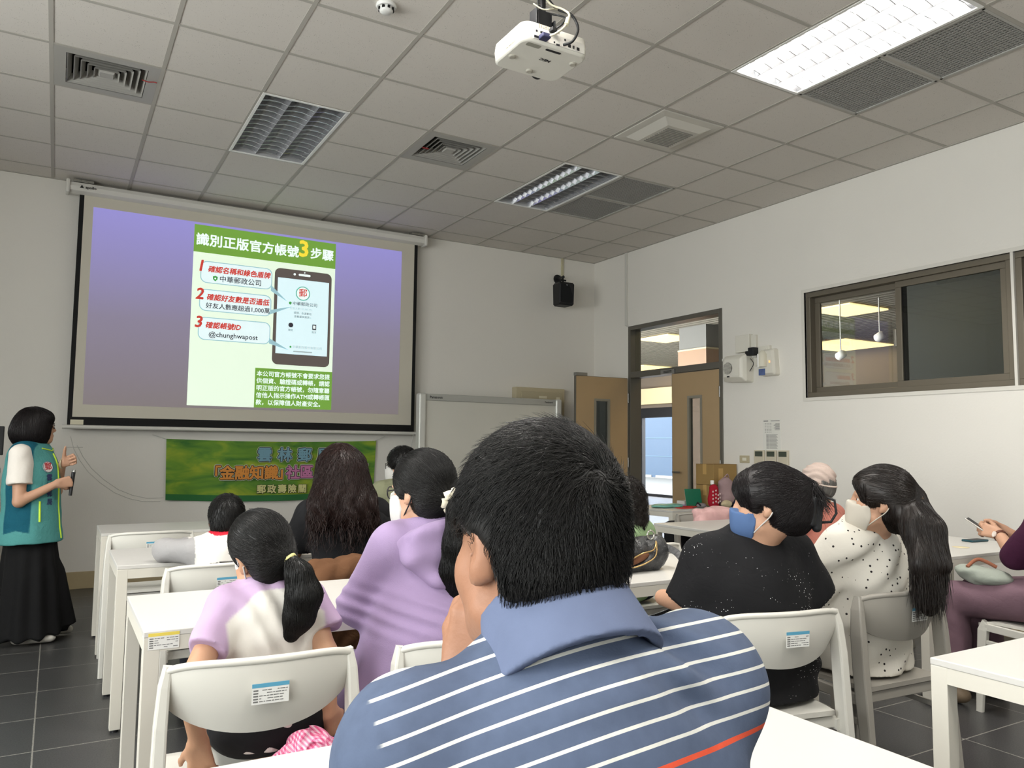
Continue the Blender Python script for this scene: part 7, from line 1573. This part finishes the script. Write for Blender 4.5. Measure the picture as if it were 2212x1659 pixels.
sp = smooth_path([(2.44, 2.80, 0.835), (2.478, 2.745, 0.810), (2.478, 2.66, 0.756), (2.460, 2.58, 0.745), (2.435, 2.525, 0.738), (2.385, 2.505, 0.700), (2.29, 2.49, 0.655), (2.18, 2.48, 0.615), (2.06, 2.485, 0.595), (1.99, 2.50, 0.62), (1.972, 2.515, 0.68), (1.978, 2.535, 0.742), (2.04, 2.62, 0.750), (2.12, 2.74, 0.775)])
so = obj('shoulder_strap', MB().sweep([p - Vector((c[0], c[1], 0)) for p in sp], [(-0.016, -0.002), (0.016, -0.002), (0.016, 0.002), (-0.016, 0.002)], (0.72, -0.25, 0.62), smooth=False), LEA, t)
bk = MB(); bk.tube([Vector(p) - Vector((c[0], c[1], 0)) for p in ((2.452, 2.652, 0.772), (2.505, 2.652, 0.772), (2.505, 2.615, 0.760), (2.452, 2.615, 0.760))], 0.0035, 6, closed=True); obj('buckle', bk, CHR, so)
# gingham cloth on the girl's chair
G = mat('pink_gingham', (220, 120, 160), 0.85); nt = G.node_tree; N, L = nt.nodes, nt.links; tc = N.new('ShaderNodeTexCoord'); sx = N.new('ShaderNodeSeparateXYZ'); L.new(tc.outputs['Object'], sx.inputs[0])
def stripe(a, b, sgn):
    m = N.new('ShaderNodeMath'); m.operation = 'MULTIPLY_ADD'; m.inputs[1].default_value = sgn; L.new(a, m.inputs[0]); L.new(b, m.inputs[2])
    k = N.new('ShaderNodeMath'); k.operation = 'MULTIPLY'; k.inputs[1].default_value = 480.0; L.new(m.outputs[0], k.inputs[0])
    s = N.new('ShaderNodeMath'); s.operation = 'SINE'; L.new(k.outputs[0], s.inputs[0]); g = N.new('ShaderNodeMath'); g.operation = 'GREATER_THAN'; g.inputs[1].default_value = 0.0; L.new(s.outputs[0], g.inputs[0]); return g.outputs[0]
a = stripe(sx.outputs[0], sx.outputs[2], 1.0); b_ = stripe(sx.outputs[1], sx.outputs[2], -0.8); ad = N.new('ShaderNodeMath'); ad.operation = 'ADD'; L.new(a, ad.inputs[0]); L.new(b_, ad.inputs[1])
hv = N.new('ShaderNodeMath'); hv.operation = 'MULTIPLY'; hv.inputs[1].default_value = 0.5; L.new(ad.outputs[0], hv.inputs[0]); cr = N.new('ShaderNodeValToRGB'); cr.color_ramp.interpolation = 'CONSTANT'; E_ = cr.color_ramp.elements
E_[0].color = rgb((232, 196, 210)); E_[1].position = 0.9; E_[1].color = rgb((206, 82, 126)); e = E_.new(0.4); e.color = rgb((222, 134, 168)); L.new(hv.outputs[0], cr.inputs[0]); L.new(cr.outputs[0], N['Principled BSDF'].inputs['Base Color'])
gp = [ell((0.600, 2.05, 0.500), (0.060, 0.055, 0.048), 0.0), ell((0.655, 2.035, 0.478), (0.050, 0.055, 0.028), 0.02), cap((0.48, 2.02, 0.462), (0.68, 2.03, 0.464), 0.024, 0.022, 0.02), cap((0.47, 2.00, 0.458), (0.60, 1.985, 0.460), 0.018, 0.020, 0.02), ell((0.56, 2.03, 0.475), (0.07, 0.06, 0.03), 0.02)]
def roll(X, Y, Z): r = np.sqrt((X - 0.605)**2 + (Z - 0.505)**2); return 0.006*np.sin(r*360)*np.exp(-(r/0.05)**2) + 0.005*np.sin(X*95 + 2*np.sin(Y*70) + Z*60)
soft('gingham_jacket', 'crumpled pink gingham garment on the seat of the girl\'s chair', 'clothing', (0.58, 2.03), gp, 0.0045, G, 'cloth', 0.002, roll, keep=[half((0, 0, -1), (0, 0, 0.4435))])
# brown jacket over a chair back
c = (1.11, 3.29); BJ = cloth('brown_jacket', (96, 66, 44), bump=(22, 0.2, 1.0)); Cf = Fr((1.11, 3.29, 0.0), rot(-12, 0, 0))
jp = [Cf.c((-0.17, 0, 0.765), (0.19, 0, 0.765), 0.034, 0.034, 0.0), ell(Cf(0.02, -0.035, 0.60), (0.20, 0.028, 0.20), 0.04, Cf.R), ell(Cf(0.02, 0.045, 0.62), (0.19, 0.022, 0.17), 0.04, Cf.R), Cf.c((-0.15, -0.02, 0.72), (-0.13, -0.05, 0.33), 0.045, 0.040, 0.04), Cf.c((0.12, -0.04, 0.70), (0.16, -0.06, 0.28), 0.045, 0.042, 0.04)]
t = soft('brown_jacket', 'brown jacket slung over the white chair back behind the black ruffled top', 'clothing', c, jp, 0.007, BJ, 'cloth', 0.004, wrinkle(0.008, 40, 0.6)); obj('snap_button', MB().lathe([(0.0, -0.004), (0.009, -0.002), (0.009, 0.002), (0, 0.004)], 12, c=(-0.165, 0.00, 0.78), M=FR((0,0,0), (1,0,0), (0,0,1))), CHR, t)
# pink jacket over the grey chair
c = (4.50, 4.62); Cf = Fr((4.50, 4.62, 0.0), rot(6, 0, 0)); jp = [Cf.c((-0.10, 0, 0.775), (0.20, 0, 0.775), 0.034, 0.036, 0.0), ell(Cf(0.06, -0.035, 0.64), (0.18, 0.026, 0.16), 0.04, Cf.R), ell(Cf(0.06, 0.04, 0.64), (0.17, 0.022, 0.15), 0.04, Cf.R), Cf.c((-0.08, -0.04, 0.70), (-0.06, -0.05, 0.40), 0.036, 0.034, 0.04)]
soft('pink_jacket', 'pale pink jacket draped over the back of the grey chair near the door', 'clothing', c, jp, 0.008, cloth('pink_jacket', (214, 172, 170), bump=(24, 0.2, 1.0)), 'cloth', 0.004, wrinkle(0.008, 36, 0.2))
t = soft('black_backpack', 'black bag on the seat of the grey chair with the pink jacket', 'bag', (4.50, 4.86), [rbox((4.50, 4.86, 0.575), (0.16, 0.12, 0.115), 0.05), rbox((4.50, 4.96, 0.54), (0.12, 0.03, 0.07), 0.03, 0.02)], 0.008, cloth('bag_black', (26, 26, 28)), 'bag_body', 0, wrinkle(0.004, 40)); wtube('strap', smooth_path([(4.42, 4.80, 0.66), (4.36, 4.76, 0.60), (4.38, 4.76, 0.50)]), 0.012, cloth('bag_black', (26, 26, 28)), t, (4.50, 4.86))
# tote with red lettering on the sideways chair
t = soft('tote_bag', 'white tote bag with a yellow badge and red lettering on the sideways white chair', 'bag', (5.20, 4.80), [rbox((5.20, 4.80, 0.545), (0.15, 0.06, 0.095), 0.03, 0.01, rot(10, 0, 0))], 0.008, cloth('tote_white', (214, 210, 202)), 'bag_body', 0, wrinkle(0.005, 44)); Mx = FR((-0.02, -0.070, 0.535), (0.985, -0.17, 0), (0, 0, 1))
obj('badge', MB().prism(rrect(0.20, 0.13, 0.045, 5), 0.002, Mx), mat('badge_yellow', (220, 170, 80), 0.7), t); text_obj('lettering', '郵政壽險', 0.042, mat('print_red', (180, 40, 44), 0.7), t, Mx @ Matrix.Translation((0, 0, 0.003)), 0.0012, 0, 'CENTER')
# purple bag on the grey chair by the wall
c = (4.66, 3.36); PU = cloth('purple_bag', (78, 40, 108), bump=(24, 0.3)); t = soft('purple_bag', 'purple tote bag with two arched handles on the grey chair near the wall', 'bag', c, [rbox((4.64, 3.34, 0.60), (0.17, 0.09, 0.15), 0.04)], 0.008, PU, 'bag_body', 0, wrinkle(0.005, 34), [rbox((4.64, 3.34, 0.76), (0.14, 0.06, 0.07), 0.02)])
for y in (3.265, 3.415): obj('handle', MB().sweep([Vector((4.64 - c[0] + 0.10*math.cos(a), y - c[1] - 0.012, 0.70 + 0.13*math.sin(a))) for a in np.linspace(math.pi, 0, 17)], [(-0.012, -0.003), (0.012, -0.003), (0.012, 0.003), (-0.012, 0.003)], (0, 1, 0)), PU, t)
# cartons
CB = mat('carton', (150, 122, 74), 0.8, var=0.06, vscale=5); TAPE = mat('packing_tape', (184, 150, 92), 0.35)
for k, (z, w) in enumerate(((0.732, 'lower'), (0.934, 'upper'))):
    t = thing('carton', w + ' of the two brown cardboard cartons stacked on the desk by the right wall', 'box', (5.625, 5.64, z), 0, 'cartons stacked by the door'); obj('box', MB().box((-0.155, -0.12, 0), (0.155, 0.12, 0.20)), CB, t, bevel=0.004)
    b = MB(); b.box((-0.156, -0.025, 0.10), (0.156, 0.025, 0.2008)); b.box((-0.09, -0.1212, 0.04), (-0.03, -0.1200, 0.16)); obj('tape', b, TAPE, t); obj('flap_seam', MB().box((-0.1558, -0.122, 0.196), (0.1558, 0.122, 0.199)), mat('carton_edge', (128, 98, 58), 0.8), t)
z0 = ZT + 0.001
t = soft('red_bag', 'red drawstring bag with white flower print on the loaded desk', 'bag', (5.385, 5.435), [cap((5.385, 5.435, 0.79), (5.385, 5.435, 0.90), 0.066, 0.050, 0.02, ((0, 1, 0), 1.5))], 0.006, cloth('red_print', (160, 26, 44)), 'bag_body', 0, wrinkle(0.004, 60), keep=[half((0, 0, -1), (0, 0, z0))])
b = MB()
for k in range(14):
    x, z = -0.045 + 0.03*(k % 4), 0.05 + 0.034*(k//4) + 0.01*(k % 2); y = -0.047 + abs(x)*0.25
    b.prism([(x + 0.008*math.cos(q)*(1 + 0.35*math.cos(5*q)), z + ZT - 0.0 + 0.008*math.sin(q)*(1 + 0.35*math.cos(5*q))) for q in [2*math.pi*i/20 for i in range(20)]], 0.003, FR((0, y, 0), (1, 0, 0), (0, 0, 1)))
obj('flower_print', b, mat('print_white', (226, 206, 206), 0.7), t)
t = thing('water_bottle', 'clear bottle with a white cap behind the red print bag', 'bottle', (5.43, 5.498, z0)); obj('body', MB().lathe([(0.02, 0), (0.022, 0.01), (0.022, 0.18), (0.012, 0.205), (0.012, 0.22)], 16), mat('bottle_clear', (190, 196, 200), 0.1), t); obj('cap', MB().lathe([(0.018, 0.215), (0.018, 0.25), (0, 0.252)], 14), WHITE_ENAMEL, t)
t = soft('backpack', 'dusty pink backpack leaning on the cardboard cartons', 'bag', (5.57, 5.455), [cap((5.56, 5.455, 0.82), (5.57, 5.465, 0.93), 0.10, 0.085, 0.03, ((0, 1, 0), 1.75)), ell((5.555, 5.415, 0.81), (0.075, 0.03, 0.06), 0.02)], 0.007, cloth('backpack_mauve', (158, 134, 136), bump=(30, 0.2, 1.0)), 'bag_body', 0, wrinkle(0.006, 50, 0.4), keep=[half((0, 0, -1), (0, 0, z0))]); wtube('grab_loop', smooth_path([(5.54, 5.45, 1.01), (5.57, 5.44, 1.04), (5.60, 5.45, 1.01)]), 0.006, cloth('backpack_mauve', (158, 134, 136)), t, (5.57, 5.455))
t = soft('green_bag', 'green and black striped bag at the wall end of the loaded desk', 'bag', (5.70, 5.46), [rbox((5.705, 5.465, 0.825), (0.045, 0.045, 0.09), 0.02)], 0.007, mat('bag_green', (40, 110, 44), 0.7), 'bag_body')
obj('black_stripes', [q.box((-0.047, -0.047, 0.76 + 0.03*k), (0.047, -0.042, 0.772 + 0.03*k)) for q in [MB()] for k in range(5)][-1], BP, t)
t = soft('beige_pouch', 'small beige and black patterned pouch before the dusty pink backpack', 'bag', (5.50, 5.385), [ell((5.50, 5.385, 0.765), (0.065, 0.035, 0.034), 0.0)], 0.006, mat('pouch_beige', (196, 182, 150), 0.7, var=0.35, vscale=22), 'pouch_body', 0, wrinkle(0.004, 70), keep=[half((0, 0, -1), (0, 0, z0))]); wtube('pull_tab', [(5.55, 5.36, 0.775), (5.575, 5.355, 0.75)], 0.004, BP, t, (5.50, 5.385))
soft('navy_pouch', 'dark navy pouch between the backpack and the green striped bag', 'bag', (5.63, 5.415), [ell((5.63, 5.415, 0.765), (0.036, 0.028, 0.035), 0.0)], 0.006, cloth('pouch_navy', (24, 28, 56)), 'pouch_body', keep=[half((0, 0, -1), (0, 0, z0))])
t = thing('green_folder', 'dark green folder standing behind the red print bag', 'folder', (5.30, 5.60, z0), math.radians(-14)); M = Matrix.Rotation(math.radians(-14), 4, 'X'); obj('cover', MB().box((-0.085, 0, 0), (0.085, 0.006, 0.17), 0, M), mat('folder_green', (20, 104, 76), 0.5), t, bevel=0.002); obj('pages', MB().box((-0.08, 0.006, 0.004), (0.08, 0.016, 0.165), 0, M), PAPER, t)
soft('teal_package', 'flat teal plastic package at the door end of the loaded desk', 'package', (4.97, 5.62), [ell((4.95, 5.63, 0.745), (0.15, 0.09, 0.018), 0.0), ell((5.05, 5.60, 0.745), (0.09, 0.06, 0.016), 0.02)], 0.006, mat('plastic_teal', (116, 176, 162), 0.3, bump=(60, 0.2, 1.0)), 'wrapper', 0, wrinkle(0.004, 80), keep=[half((0, 0, -1), (0, 0, z0))])
t = thing('lilac_notebook', 'lilac notebook lying behind the teal package', 'notebook', (5.24, 5.74, z0), 0.1); obj('cover', MB().box((-0.11, -0.06, 0), (0.11, 0.06, 0.012)), mat('notebook_lilac', (176, 160, 204), 0.5), t, bevel=0.002); obj('pages', MB().box((-0.105, -0.058, 0.003), (0.111, 0.0605, 0.009)), PAPER, t)
for k, (x, y, a, w) in enumerate(((5.06, 5.48, 0.05, 'nearer'), (5.17, 5.52, 0.25, 'farther'))):
    t = thing('red_folder', w + ' red plastic folder lying on the loaded desk', 'folder', (x, y, z0 + 0.0), a, 'red folders'); obj('cover', MB().box((-0.075 + 0.02*k, -0.05, 0.0 + 0.006*k), (0.07, 0.05, 0.005 + 0.006*k)), mat('folder_red', (196, 44, 44), 0.35), t); obj('flap', MB().box((-0.06, 0.01, 0.005 + 0.006*k), (0.06, 0.048, 0.007 + 0.006*k)), mat('folder_red_dark', (170, 34, 36), 0.35), t)
t = thing('white_carton', 'small white printed box behind the red folders', 'box', (5.36, 5.77, z0), 0.1); obj('body', MB().box((-0.09, -0.05, 0), (0.09, 0.05, 0.045)), mat('box_white', (216, 212, 202), 0.5), t, bevel=0.002); obj('label', MB().box((-0.06, -0.052, 0.015), (0.03, -0.05, 0.03)), PRINT, t)
t = soft('grey_case', 'small grey case lying left of the red print bag', 'case', (5.26, 5.47), [ell((5.26, 5.47, 0.752), (0.055, 0.035, 0.024), 0.0)], 0.006, mat('case_grey', (120, 116, 118), 0.4), 'shell', keep=[half((0, 0, -1), (0, 0, z0))]); obj('strap', MB().tube([(-0.035, -0.03, ZT + 0.02), (-0.045, 0.0, ZT + 0.05), (-0.035, 0.03, ZT + 0.02)], 0.008, 6), BP, t)
# phones and a paper ring
t = thing('smartphone', 'lilac smartphone lying on the desk behind the blue face mask', 'phone', (4.29, 4.03, z0), math.radians(8)); obj('case', MB().box((-0.075, -0.037, 0), (0.075, 0.037, 0.009)), mat('phone_lilac', (196, 168, 214), 0.3), t, bevel=0.004); obj('screen', MB().box((-0.07, -0.033, 0.009), (0.07, 0.033, 0.0096)), BP, t)
t = thing('smartphone', 'dark teal phone lying on the desk near the wrist watch', 'phone', (4.93, 2.76, z0), math.radians(-6)); obj('case', MB().box((-0.075, -0.037, 0), (0.075, 0.037, 0.012)), mat('phone_teal', (36, 74, 84), 0.4), t, bevel=0.004); obj('screen', MB().box((-0.07, -0.033, 0.012), (0.07, 0.033, 0.0126)), BP, t)
t = tag(obj('paper_ring', MB().lathe([(0.045, 0.0), (0.045, 0.0012), (0.0, 0.0013)], 28), mat('ring_cream', (218, 206, 168), 0.6), loc=(4.55, 2.63, z0)), 'round cream paper disc lying on the desk beside the long dark hair', 'sticker')
